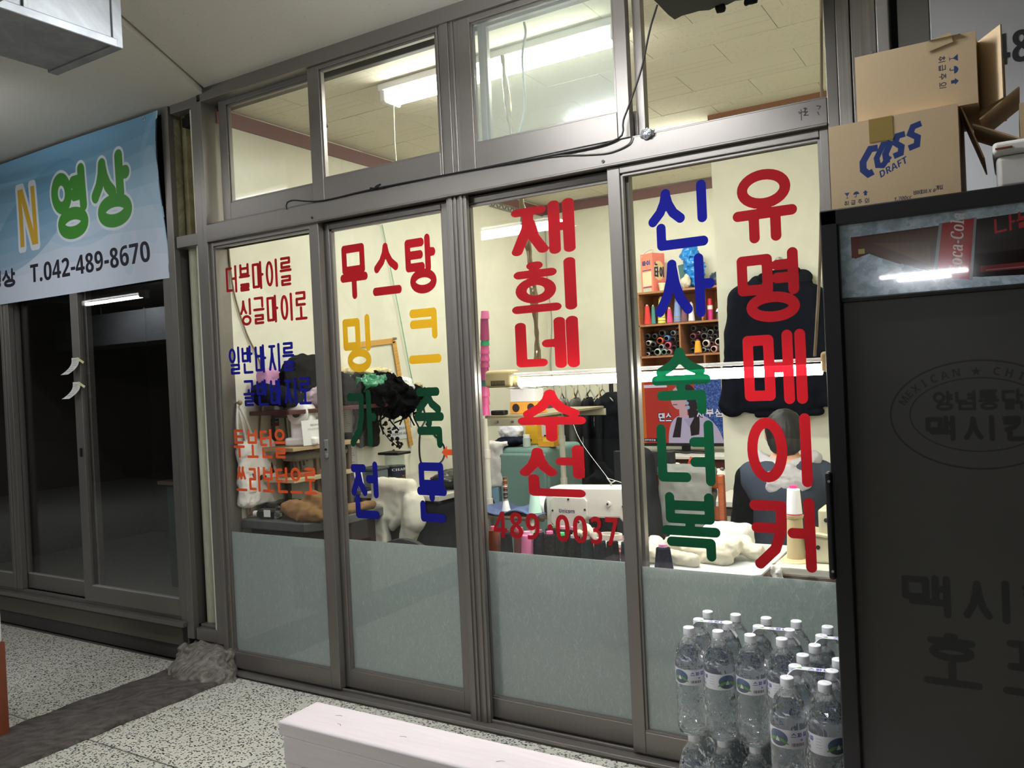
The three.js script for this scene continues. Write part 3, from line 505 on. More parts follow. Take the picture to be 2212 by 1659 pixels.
{ // banner over the dark shop
  const x0 = -7.2, x1 = -3.755, y0 = 2.02, y1 = 2.885, K = 560, W = Math.round((x1 - x0) * K), H = Math.round((y1 - y0) * K);
  const X = (x) => (x - x0) * K, Y = (y) => (y1 - y) * K;
  const tex = canvas(W, H, (c) => {
    // printed design: bands of blue, pale at the foot, with light swirls and drops
    const bands = ['#6f9fbd', '#7aa8c4', '#88b2cc', '#9abfd6', '#acc9de', '#bfd3e5', '#cfdcec', '#d8e2f0'];
    bands.forEach((b, i) => { c.fillStyle = b; c.beginPath(); c.moveTo(0, H * i / 8); for (let x = 0; x <= W; x += 20) c.lineTo(x, H * i / 8 - 30 * Math.sin(x / 330 + i * 0.5) - (i ? 10 : 40)); c.lineTo(W, H); c.lineTo(0, H); c.fill(); });
    c.globalAlpha = 0.35; c.fillStyle = '#4f86a8';
    for (const [x, y, w] of [[-5.0, 2.5, 0.9], [-5.9, 2.6, 1.0]]) { c.beginPath(); c.ellipse(X(x), Y(y), w * K * 0.6, 0.2 * K, -0.45, 0, 7); c.fill(); }
    c.globalAlpha = 0.4; c.fillStyle = '#b9cfe2';
    for (const [x, y, rx, ry] of [[-3.83, 2.57, 0.07, 0.15], [-3.8, 2.34, 0.022, 0.045], [-3.96, 2.3, 0.05, 0.11], [-4.1, 2.2, 0.06, 0.13], [-3.87, 2.26, 0.04, 0.05]]) { c.beginPath(); c.ellipse(X(x), Y(y), rx * K, ry * K, 0, 0, 7); c.fill(); }
    c.lineWidth = 26; c.strokeStyle = '#9cc0d8'; c.globalAlpha = 0.3; c.beginPath(); c.arc(X(-3.6), Y(2.62), 0.3 * K, 2, 4.4); c.stroke(); c.beginPath(); c.arc(X(-4.5), Y(3.1), 0.8 * K, 0.6, 2.2); c.stroke();
    c.globalAlpha = 1;
    const big = (t, a, b, ya, yb, line, col) => { c.strokeStyle = '#dfe4ee'; write(c, t, X(a) - 9, Y(yb) - 9, (b - a) * K + 18, (yb - ya) * K + 18, line + 18, 0.06); c.strokeStyle = col; write(c, t, X(a), Y(yb), (b - a) * K, (yb - ya) * K, line, 0.06); };
    big('영', -4.8, -4.44, 2.33, 2.74, 40, '#3f8f2c'); big('상', -4.39, -4.02, 2.34, 2.75, 40, '#3f8f2c');
    const L = (t, xa, xb, ya, yb, col, line, font2 = 'bold 100px sans-serif') => { c.save(); c.font = font2; c.textBaseline = 'alphabetic'; const m = c.measureText(t), hh = m.actualBoundingBoxAscent; c.translate(X(xa), Y(ya)); c.scale((xb - xa) * K / m.width, (yb - ya) * K / hh); c.lineJoin = 'round'; if (line) { c.lineWidth = line; c.strokeStyle = '#dfe4ee'; c.strokeText(t, 0, 0); } c.fillStyle = col; c.fillText(t, 0, 0); c.restore(); };
    L('N', -5.2, -4.95, 2.35, 2.7, '#d3a92e', 14);
    L('T.042-489-8670', -5.08, -3.9, 2.125, 2.235, '#15152a', 5);
    c.strokeStyle = '#15152a'; write(c, '영상', X(-5.54), Y(2.235), 0.3 * K, 0.115 * K, 11, 0.1);
  });
  const g = new THREE.PlaneGeometry(x1 - x0, y1 - y0, 60, 16), p = g.attributes.position, b = thing('banner', 'blue printed banner hung over the dark left shop', 'banner', [(x0 + x1) / 2, y0, 0.012]);
  for (let i = 0; i < p.count; i++) { const e = p.getX(i) + (x1 - x0) / 2, k = (x1 - x0) - e; p.setZ(i, 0.012 * Math.sin(e * 2.3 + p.getY(i) * 3) + 0.02 * Math.exp(-k * 6) * Math.sin(p.getY(i) * 5)); p.setX(i, p.getX(i) - 0.015 * Math.exp(-k * 5) * (1 - (p.getY(i) / 0.43) ** 2)); }
  g.computeVertexNormals();
  P(b, 'printed_sheet', g, M(0xffffff, 0.55, 0, { map: tex, side: THREE.DoubleSide }), [0, (y1 - y0) / 2, 0]);
  for (const x of [-1.6, 0, 1.6]) P(b, 'eyelet', new THREE.TorusGeometry(0.01, 0.003, 8, 16), steel, [x, y1 - y0 - 0.02, 0.016]);
}
{ // galvanised duct below the hall ceiling
  const g = thing('air_duct', 'galvanised air duct hanging at the upper left', 'duct', [-2.52, 2.5, 1.8]);
  const b = (n, x0, x1, y0, y1, z0, z1, m = galv) => Abox(g, n, m, x0, x1, y0, y1, z0, z1, 0.004, true);
  b('duct_run', -2.69, -2.345, 2.5, 2.84, 1.2, 3.4); b('end_flange', -2.7, -2.338, 2.494, 2.85, 1.18, 1.215); b('seam', -2.341, -2.336, 2.5, 2.84, 1.47, 1.485); b('edge_lip', -2.345, -2.335, 2.492, 2.52, 1.2, 3.4);
  b('hanger_angle', -2.9, -2.2, 2.46, 2.495, 1.6, 1.64); b('side_branch', -3.0, -2.69, 2.52, 2.6, 1.62, 1.66);
  for (const x of [-2.315, -2.72]) { A(g, 'hanger_rod', cyl(0.006, 0.006, 0.48, 10), steel, [x, 2.69, 1.62]); A(g, 'nut', cyl(0.014, 0.014, 0.016, 6), steel, [x, 2.452, 1.62]); }
  const h = thing('air_duct', 'galvanised duct far left mirrored in the dark glass', 'duct', [-9.5, 2.3, 4.1]);
  P(h, 'duct_run', rb(4.4, 0.42, 0.6, 0.006), galv, [0, 0, 0]); for (const x of [-1.5, 0, 1.5]) { P(h, 'seam', rb(0.03, 0.44, 0.62, 0.004), galv, [x, 0, 0]); P(h, 'hanger_rod', cyl(0.006, 0.006, 0.44, 8), steel, [x + 0.1, 0.41, 0]); }
}
{ // torn board at the top right, with its wire
  const g = thing('torn_board', 'dark torn foam board hanging under the hall ceiling', 'board', [-0.82, 2.6, 0.3]);
  const pts = [[-0.13, -0.235]]; for (let i = 1; i <= 16; i++) pts.push([-0.13 + i * 0.03, -0.228 + rr(-0.008, 0.008)]); pts.push([0.35, 0.6], [-0.135, 0.6]); for (let i = 15; i >= 1; i--) pts.push([-0.132 + rr(-0.004, 0.004), -0.235 + i * 0.05]);
  P(g, 'panel', new THREE.ExtrudeGeometry(new THREE.Shape(pts.map(([x, z]) => new THREE.Vector2(x, -z))), { depth: 0.03, bevelEnabled: false }).rotateX(-Math.PI / 2), M(0x4d4d48, 0.9));
  for (const [x, w] of [[0.03, 0.03], [0.13, 0.04]]) P(g, 'torn_flap', field((p) => rbox(p, [0, -0.008, 0], [w / 2, 0.016, 0.008], 0.004) + 0.006 * N3(p[0] * 60, p[1] * 60, 2), [-0.04, -0.04, -0.03], [0.04, 0.03, 0.03], 22), blackMatte, [x, 0, -0.225]);
  for (const x of [-0.08, 0.28]) P(g, 'hanger', bar([x, 0.03, 0.2], [x, 0.33, 0.2], 0.003), steel);
  single('black_wire', 'black wire running down the transom to the bar', 'cable', wire([[-0.94, 2.62, 0.08], [-1.0256, 2.687, 0.02], [-1.055, 2.615, 0.02], [-1.096, 2.479, 0.02], [-1.15, 2.36, 0.02], [-1.174, 2.31, 0.02], [-1.178, 2.267, 0.02], [-1.224, 2.248, 0.02], [-1.45, 2.243, 0.02], [-1.9, 2.252, 0.018], [-2.35, 2.256, 0.018], [-2.663, 2.252, 0.018], [-2.748, 2.264, 0.02], [-2.835, 2.28, 0.02], [-2.87, 2.272, 0.02], [-2.874, 2.245, 0.016]].slice(1), 0.0035, 120), black);
  single('thin_wire', 'short grey wire looping onto the transom bar', 'cable', wire([[-1.1426, 2.252, 0.02], [-1.152, 2.232, 0.018], [-1.225, 2.2126, 0.017], [-1.32, 2.22, 0.017], [-1.413, 2.2345, 0.018], [-1.5, 2.242, 0.018]], 0.0025, 50), M(0x57544e, 0.6));
  const c = thing('wire_clip', 'silver foil wrapped clip on the transom bar', 'clip', [-1.085, 2.24, 0.02]);
  P(c, 'foil', field((p) => ell(p, [0, 0.012, 0], [0.026, 0.017, 0.012]) + 0.006 * N3(p[0] * 90, p[1] * 90, p[2] * 90), [-0.04, -0.02, -0.03], [0.04, 0.04, 0.03], 30), M(0xdfe3ec, 0.2, 0.8));
  const w = thing('pen_marks', 'black pen scribble on the transom bar end', 'marking', [-0.55, 2.215, 0.0125]);
  const ink = (a) => a.map(([x, y]) => [x * 0.001, y * 0.001]);
  P(w, 'scribble', sheet([[[-22, 8], [-18, 6]], [[-14, 14], [-14, -20]], [[-20, 2], [-8, 6]], [[-6, 16], [4, 14], [-6, 4], [6, 4], [-6, -6], [8, -8]], [[-2, 18], [-1, -8]], [[34, 16], [46, 12], [40, 4]], [[36, -4], [40, -14]]].map(ink), 0.0013, 0.0007), black);
  single('twisted_wire', 'small knot of black wire on the transom bar', 'cable', wire([[-2.36, 2.262, 0.02], [-2.33, 2.255, 0.03], [-2.3, 2.268, 0.024], [-2.335, 2.262, 0.018], [-2.28, 2.25, 0.024]], 0.004, 40), black);
}
// ---------------------------------------------------------------- things in the hall
{ // white bench
  const g = thing('bench', 'long white painted bench in the foreground', 'bench', [-1.0, 0, 1.03]);
  const paint = M(0xffffff, 0.38, 0, { map: mottle([232, 222, 222], { patch: 5, grain: 4, metres: 0.6 }) });
  P(g, 'top', rb(1.76, 0.045, 0.16, 0.008, 3), paint, [0, 0.4275, 0]);
  P(g, 'front_panel', rb(1.6, 0.3, 0.014, 0.003), paint, [0, 0.25, 0.062]); P(g, 'front_rail', rb(1.72, 0.075, 0.02, 0.004), paint, [0, 0.37, 0.07]);
  for (const x of [-0.83, 0.83]) { P(g, 'leg', rb(0.065, 0.405, 0.14, 0.005), paint, [x, 0.2025, 0.005]); }
  P(g, 'bottom_rail', rb(1.6, 0.06, 0.02, 0.004), paint, [0, 0.07, 0.066]);
  const scuff = M(0x9a9090, 0.9);
  for (const [x, z, a] of [[-0.745, -0.02, 0.3], [-0.7, 0.02, -0.4], [-0.48, 0.01, 0.2], [-0.16, 0.02, 0.5]]) P(g, 'scuff', sheet([[[0, 0], [0.012, 0.003], [0.02, 0]]], 0.0012, 0.0006).rotateX(-Math.PI / 2), scuff, [x, 0.4506, z], [0, a, 0]);
}
{ // pillar at the left edge
  const g = structure(thing('pillar_painted', 'white pillar with a red brown foot at the left edge', 'pillar', [-3.86, 0, 1.1]));
  P(g, 'foot', rb(0.316, 0.4, 0.316, 0.004), M(0x7a3f25, 0.5), [0, 0.2, 0]); P(g, 'shaft', rb(0.3, 2.5, 0.3, 0.006), M(0xd9d6cf, 0.6), [0, 1.65, 0]);
}
// ---------------------------------------------------------------- showcase fridge
{
  const x0 = -0.365, x1 = 0.235, z0 = 0.28, z1 = 0.85, top = 1.754, g = thing('showcase_fridge', 'tall black showcase fridge with dark printed glass door', 'fridge', [-0.065, 0, 0.55]);
  const b = (n, a, bb, c, d, e, f, m, r = 0.004) => Abox(g, n, m, a, bb, c, d, e, f, r);
  const blk = M(0x0b0b0c, 0.4), liner = M(0x9a9a94, 0.5);
  b('side_wall', x0, x0 + 0.035, 0.05, top, z0, z1 - 0.05, blk); b('side_wall', x1 - 0.035, x1, 0.05, top, z0, z1 - 0.05, blk); b('back_wall', x0 + 0.035, x1 - 0.035, 0.05, top, z0, z0 + 0.035, liner); b('top_wall', x0, x1, top - 0.05, top, z0, z1 - 0.05, blk); b('base', x0, x1, 0.05, 0.3, z0, z1 - 0.05, blk);
  for (const y of [0.645, 0.922, 1.165, 1.4]) { const s = b('shelf', x0 + 0.04, x1 - 0.04, y - 0.006, y + 0.006, z0 + 0.05, z1 - 0.07, white, 0.002); P(s, 'shelf_lip', rb(0.5, 0.03, 0.006, 0.002), whiteGloss, [0, 0.012, 0.228]); }
  for (const x of [x0 + 0.05, x1 - 0.05]) for (const z of [z0 + 0.05, z1 - 0.1]) A(g, 'foot', cyl(0.018, 0.022, 0.05, 14), blk, [x, 0.025, z]);
  // door
  b('door_stile', x0, x0 + 0.038, 0.3, top, z1 - 0.048, z1, blk); b('door_stile', x1 - 0.038, x1, 0.3, top, z1 - 0.048, z1, blk); b('door_rail', x0, x1, top - 0.036, top, z1 - 0.048, z1, blk); b('door_rail', x0, x1, 0.3, 0.34, z1 - 0.048, z1, blk); b('header_rail', x0 + 0.03, x1 - 0.03, 1.548, 1.558, z1 - 0.04, z1 - 0.012, blk);
  const hd = A(g, 'door_handle', rb(0.014, 0.24, 0.03, 0.006, 3), blk, [x0 - 0.004, 1.055, z1 - 0.004]); for (const y of [-0.1, 0.1]) P(hd, 'screw', cyl(0.003, 0.003, 0.003, 8), steel, [0.002, y, 0.016], [Math.PI / 2, 0, 0]);
  // header picture: a bottle lying in crushed ice
  const hx0 = x0 + 0.036, hx1 = x1 - 0.036, hy0 = 1.556, hy1 = top - 0.035, K = 2000, W = Math.round((hx1 - hx0) * K), H = Math.round((hy1 - hy0) * K), X = (x) => (x - hx0) * K, Y = (y) => (hy1 - y) * K;
  const tex = canvas(W, H, (c) => {
    c.fillStyle = '#b9cad6'; c.fillRect(0, 0, W, H);
    for (let i = 0; i < 2600; i++) { const k = rr(-40, 46), x = rnd() * W, y = rnd() * H, r = rr(4, 26); c.fillStyle = `rgba(${176 + k | 0},${196 + k | 0},${212 + k | 0},0.45)`; c.beginPath(); for (let j = 0; j < 5; j++) { const a = j * 1.257 + rnd(); c[j ? 'lineTo' : 'moveTo'](x + r * Math.cos(a), y + r * Math.sin(a) * 0.8); } c.fill(); }
    const body = (inset, col) => { c.fillStyle = col; c.beginPath(); c.moveTo(X(-0.302) + inset, Y(1.688) + inset); c.lineTo(X(-0.28), Y(1.69) + inset); c.lineTo(X(-0.15), Y(1.692) + inset); c.lineTo(X(0.2), Y(1.702) + inset); c.lineTo(X(0.2), Y(1.566) - inset); c.lineTo(X(-0.06), Y(1.578) - inset); c.bezierCurveTo(X(-0.13), Y(1.592) - inset, X(-0.2), Y(1.612), X(-0.268), Y(1.65) - inset); c.lineTo(X(-0.298) + inset, Y(1.642) - inset); c.fill(); };
    body(0, '#3a1d14'); body(6, '#54301c'); c.fillStyle = '#6b4a20'; c.globalAlpha = 0.6; c.beginPath(); c.moveTo(X(-0.26), Y(1.672)); c.lineTo(X(-0.15), Y(1.66)); c.lineTo(X(-0.15), Y(1.612)); c.fill(); c.globalAlpha = 1;
    c.fillStyle = '#6a1a18'; c.fillRect(X(-0.304), Y(1.69), 34, 92); c.fillStyle = '#c9b06a'; c.fillRect(X(-0.29), Y(1.662), 26, 22);
    c.fillStyle = '#1d0f10'; c.beginPath(); c.moveTo(X(-0.07), Y(1.696)); c.lineTo(X(0.2), Y(1.703)); c.lineTo(X(0.2), Y(1.567)); c.lineTo(X(-0.078), Y(1.58)); c.fill(); c.fillStyle = '#7b3030'; c.fillRect(X(-0.06), Y(1.6), W, 26); c.fillStyle = '#b8a6a2'; c.globalAlpha = 0.5; c.fillRect(X(-0.05), Y(1.592), W, 5); c.globalAlpha = 1;
    c.fillStyle = '#8f9aa0'; c.beginPath(); c.moveTo(X(-0.131), Y(1.697)); c.lineTo(X(-0.062), Y(1.7)); c.lineTo(X(-0.074), Y(1.573)); c.lineTo(X(-0.147), Y(1.586)); c.fill(); c.fillStyle = '#b3262c'; c.beginPath(); c.moveTo(X(-0.125), Y(1.696)); c.lineTo(X(-0.067), Y(1.699)); c.lineTo(X(-0.08), Y(1.575)); c.lineTo(X(-0.14), Y(1.586)); c.fill();
    c.save(); c.translate(X(-0.094), Y(1.587)); c.rotate(-1.49); c.font = 'italic bold 62px serif'; c.fillStyle = '#f1e9e9'; c.scale(0.82, 1.05); c.fillText('Coca-Cola', 0, 0); c.restore();
    c.strokeStyle = '#c2283a'; c.save(); c.transform(1, -0.16, 0, 1, 0, 60); write(c, '나눌', X(-0.032), Y(1.676), 150, 66, 9, 0.05); c.restore();
  });
  A(g, 'header_picture', new THREE.PlaneGeometry(hx1 - hx0, hy1 - hy0), M(0xffffff, 0.08, 0, { map: tex, clearcoat: 1, clearcoatRoughness: 0.02 }), [(hx0 + hx1) / 2, (hy0 + hy1) / 2, z1 - 0.016]);
  // door glass with smoked film and dark print
  const gx0 = x0 + 0.036, gx1 = x1 - 0.036, gy0 = 0.338, gy1 = 1.55, K2 = 1100, W2 = Math.round((gx1 - gx0) * K2), H2 = Math.round((gy1 - gy0) * K2);
  const FX = (x) => (x - gx0) * K2, FY = (y) => (gy1 - y) * K2, ink = '#4d4b48';
  const film = canvas(W2, H2, (c) => {
    c.fillStyle = '#7d7b77'; c.fillRect(0, 0, W2, H2); c.strokeStyle = ink; c.fillStyle = ink;
    const cx = FX(-0.075), cy = FY(1.296); // the badge
    c.lineWidth = 4; c.beginPath(); c.ellipse(cx, cy, 0.165 * K2, 0.112 * K2, 0, 0, 7); c.stroke(); c.lineWidth = 3; c.beginPath(); c.ellipse(cx, cy, 0.127 * K2, 0.076 * K2, 0, 0, 7); c.stroke();
    c.font = 'bold 25px sans-serif'; c.textAlign = 'center';
    const arc = (t, a0, a1) => [...t].forEach((ch, i) => { const a = lerp(a0, a1, t.length > 1 ? i / (t.length - 1) : 0), x = cx + 0.146 * K2 * Math.cos(a), y = cy + 0.09 * K2 * Math.sin(a); c.save(); c.translate(x, y); c.rotate(Math.atan2(0.09 * Math.cos(a), -0.146 * Math.sin(a))); c.fillText(ch, 0, 8); c.restore(); });
    arc('MEXICAN', -2.78, -1.82); arc('★', -1.57, -1.57); arc('CHICKEN', -1.32, -0.36);
    c.beginPath(); for (let i = 0; i < 10; i++) { const r = i % 2 ? 4.5 : 11, a = -1.571 + i * 0.6283; c[i ? 'lineTo' : 'moveTo'](cx + r * Math.cos(a), FY(1.385) + r * Math.sin(a)); } c.fill();
    write(c, '양념통닭', FX(-0.157), FY(1.347), 0.163 * K2, 0.042 * K2, 7, 0.1);
    const wide = (t, xs, ya, yb, line) => [...t].forEach((ch, i) => { write(c, ch, FX(xs[i][0]), FY(yb), (xs[i][1] - xs[i][0]) * K2, (yb - ya) * K2, line, 0); });
    wide('맥시칸', [[-0.173, -0.117], [-0.102, -0.046], [-0.032, 0.024]], 1.241, 1.295, 11);
    wide('맥시칸', [[-0.233, -0.139], [-0.117, -0.032], [-0.01, 0.08]], 0.866, 0.956, 16);
    wide('호프', [[-0.197, -0.087], [-0.051, 0.06]], 0.722, 0.835, 17);
  });
  A(g, 'smoked_glass', bx(gx1 - gx0, gy1 - gy0, 0.006), M(0xf0eee9, 0.3, 0, { map: film, transmission: 0.72, thickness: 0.006, ior: 1.45, specularIntensity: 0.5 }), [(gx0 + gx1) / 2, (gy0 + gy1) / 2, z1 - 0.025]);
}
// ---------------------------------------------------------------- cartons on the fridge
{
  const lw = 0.256, lh = 0.19, ld = 0.26, K = 1800;
  const face = (w, h, draw) => canvas(Math.round(w * K), Math.round(h * K), (c, W, H) => { c.fillStyle = '#cdb48f'; c.fillRect(0, 0, W, H); for (let i = 0; i < 5000; i++) { const k = rr(-14, 14); c.fillStyle = `rgba(${205 + k | 0},${180 + k | 0},${143 + k | 0},0.4)`; c.fillRect(rnd() * W, rnd() * H, rr(1, 9), 1); } draw(c, W, H); });
  const marks = (c, x, y, s) => { // glass, umbrella, arrow
    c.fillStyle = c.strokeStyle = '#27406f';
    c.beginPath(); c.moveTo(x, y); c.lineTo(x + s, y); c.lineTo(x + s * 0.55, y + s * 0.6); c.lineTo(x + s * 0.55, y + s); c.lineTo(x + s * 0.85, y + s * 1.12); c.lineTo(x + s * 0.15, y + s * 1.12); c.lineTo(x + s * 0.45, y + s); c.lineTo(x + s * 0.45, y + s * 0.6); c.fill();
    c.beginPath(); c.arc(x + s * 2.2, y + s * 0.55, s * 0.55, Math.PI, 0); c.fill(); c.lineWidth = s * 0.12; c.beginPath(); c.moveTo(x + s * 2.2, y); c.lineTo(x + s * 2.2, y + s * 0.95); c.arc(x + s * 2.05, y + s * 0.95, s * 0.15, 0, Math.PI); c.stroke();
    c.beginPath(); c.moveTo(x + s * 3.4, y + s * 0.5); c.lineTo(x + s * 3.9, y); c.lineTo(x + s * 4.4, y + s * 0.5); c.lineTo(x + s * 4.15, y + s * 0.5); c.lineTo(x + s * 4.15, y + s); c.lineTo(x + s * 3.65, y + s); c.lineTo(x + s * 3.65, y + s * 0.5); c.fill();
  };
  const f1 = face(lw, lh, (c, W, H) => {
    const X = (x) => (x + 0.345) * K, Y = (y) => (1.952 - y) * K; c.fillStyle = '#1f3878'; c.strokeStyle = '#1f3878';
    c.save(); c.transform(1, -0.52, -0.3, 1, 0, 0); c.restore();
    const st = (pts, w) => { c.lineWidth = w * 1.4; c.lineJoin = 'miter'; c.lineCap = 'butt'; c.beginPath(); pts.forEach(([x, y], i) => c[i ? 'lineTo' : 'moveTo'](X(x), Y(y))); c.stroke(); };
    // slanting brush-like word: C a s s
    st([[-0.245, 1.888], [-0.26, 1.888], [-0.276, 1.862], [-0.276, 1.845], [-0.266, 1.834], [-0.256, 1.838]], 18);
    st([[-0.222, 1.893], [-0.234, 1.893], [-0.248, 1.866], [-0.246, 1.85], [-0.236, 1.848], [-0.222, 1.866]], 15); st([[-0.218, 1.898], [-0.23, 1.872], [-0.228, 1.852]], 17);
    st([[-0.19, 1.908], [-0.205, 1.906], [-0.21, 1.892], [-0.198, 1.882], [-0.2, 1.868], [-0.214, 1.864]], 16); st([[-0.158, 1.924], [-0.174, 1.92], [-0.18, 1.906], [-0.166, 1.896], [-0.168, 1.88], [-0.184, 1.876]], 16);
    c.save(); c.translate(X(-0.243), Y(1.821)); c.rotate(-0.42); c.font = 'bold italic 36px sans-serif'; c.fillText('DRAFT', 0, 0); c.restore();
    marks(c, X(-0.317), Y(1.8), 20); c.strokeStyle = '#2c2c38'; write(c, '취급주의', X(-0.318), Y(1.782), 92, 18, 2.4, 0.35);
    c.fillStyle = '#2c2c38'; c.font = 'italic bold 18px sans-serif'; c.fillText('1,700cc', X(-0.218), Y(1.768)); c.fillText('X 6', X(-0.151), Y(1.7755)); c.strokeStyle = '#2c2c38'; write(c, '비어피쳐', X(-0.178), Y(1.784), 46, 17, 2, 0.12); write(c, '개입', X(-0.136), Y(1.788), 24, 17, 2, 0.1);
  });
  const mats = (f) => [card, card, card, card, M(0xffffff, 0.85, 0, { map: f }), card];
  const y0 = 1.754, g = thing('carton', 'large printed beer carton standing on the black fridge', 'box', [-0.217, y0, 0.68]);
  const lg = metreUV(bx(lw, lh, ld)); const body = new THREE.BoxGeometry(lw, lh, ld); P(g, 'body', body, mats(f1), [0, lh / 2 + 0.0005, 0]);
  const tapeM = M(0x9b8348, 0.25, 0, { clearcoat: 0.5 });
  P(g, 'tape', merge([at(bx(0.048, 0.05, 0.0006), -0.02, lh - 0.025, ld / 2 + 0.0005), at(bx(0.048, 0.0006, 0.2), -0.02, lh + 0.0008, 0.03)]), tapeM);
  P(g, 'flap', bx(0.003, 0.13, 0.2), card, [lw / 2 + 0.022, lh - 0.05, -0.01], [0, 0, 0.32]);
  const uw = 0.236, uh = 0.15, ud = 0.24, f2 = face(uw, uh, (c, W, H) => { c.save(); c.translate(W * 0.79, H * 0.27); c.rotate(Math.PI / 2); marks(c, 0, -28, 26); c.strokeStyle = '#2c3148'; write(c, '취급주의', -4, 14, 122, 24, 3, 0.3); c.restore(); });
  const u = thing('carton', 'smaller open carton stacked on the printed one', 'box', [-0.17, y0 + lh + 0.002, 0.66]);
  P(u, 'body', new THREE.BoxGeometry(uw, uh, ud), mats(f2), [0, uh / 2, 0]);
  P(u, 'flap', merge([at(bx(0.003, uh, 0.1), 0, 0, 0.0)]), card, [uw / 2 + 0.022, uh / 2, ud / 2 - 0.04], [0, 0.5, 0]); P(u, 'flap', bx(0.003, uh * 0.95, 0.1), card, [uw / 2 + 0.02, uh / 2, -0.06], [0, -0.6, 0]);
  P(u, 'tape', merge([at(bx(0.06, 0.0007, 0.11), 0.06, uh + 0.006, 0.07, 0.12), at(bx(0.05, 0.022, 0.0007), 0.05, uh - 0.008, ud / 2 + 0.002, 0, 0, 0.2)]), M(0xc9b48c, 0.35));
  const fb = thing('foam_box', 'white foam box on the fridge at the right edge', 'box', [0.1, y0, 0.68]);
  P(fb, 'body', rb(0.25, 0.07, 0.24, 0.012), M(0xdedbd3, 0.8), [0, 0.0355, 0]); P(fb, 'lid', rb(0.262, 0.028, 0.25, 0.01), M(0xe2dfd8, 0.8), [0, 0.085, 0]); P(fb, 'tape', rb(0.03, 0.004, 0.002, 0.0008), M(0x7d3b22, 0.4), [-0.11, 0.084, 0.126]);
  const rbx = thing('carton', 'open tan carton on the foam box at the right edge', 'box', [0.1, y0 + 0.1, 0.68]);
  P(rbx, 'body', new THREE.BoxGeometry(0.2, 0.075, 0.2), [card, card, card, card, card, card], [0.02, 0.0375, 0]); P(rbx, 'flap', bx(0.09, 0.003, 0.18), card, [-0.115, 0.085, 0.0], [0, 0, 0.62]); P(rbx, 'flap', bx(0.1, 0.003, 0.16), card, [-0.12, 0.025, 0.02], [0, 0, -0.5]);
}
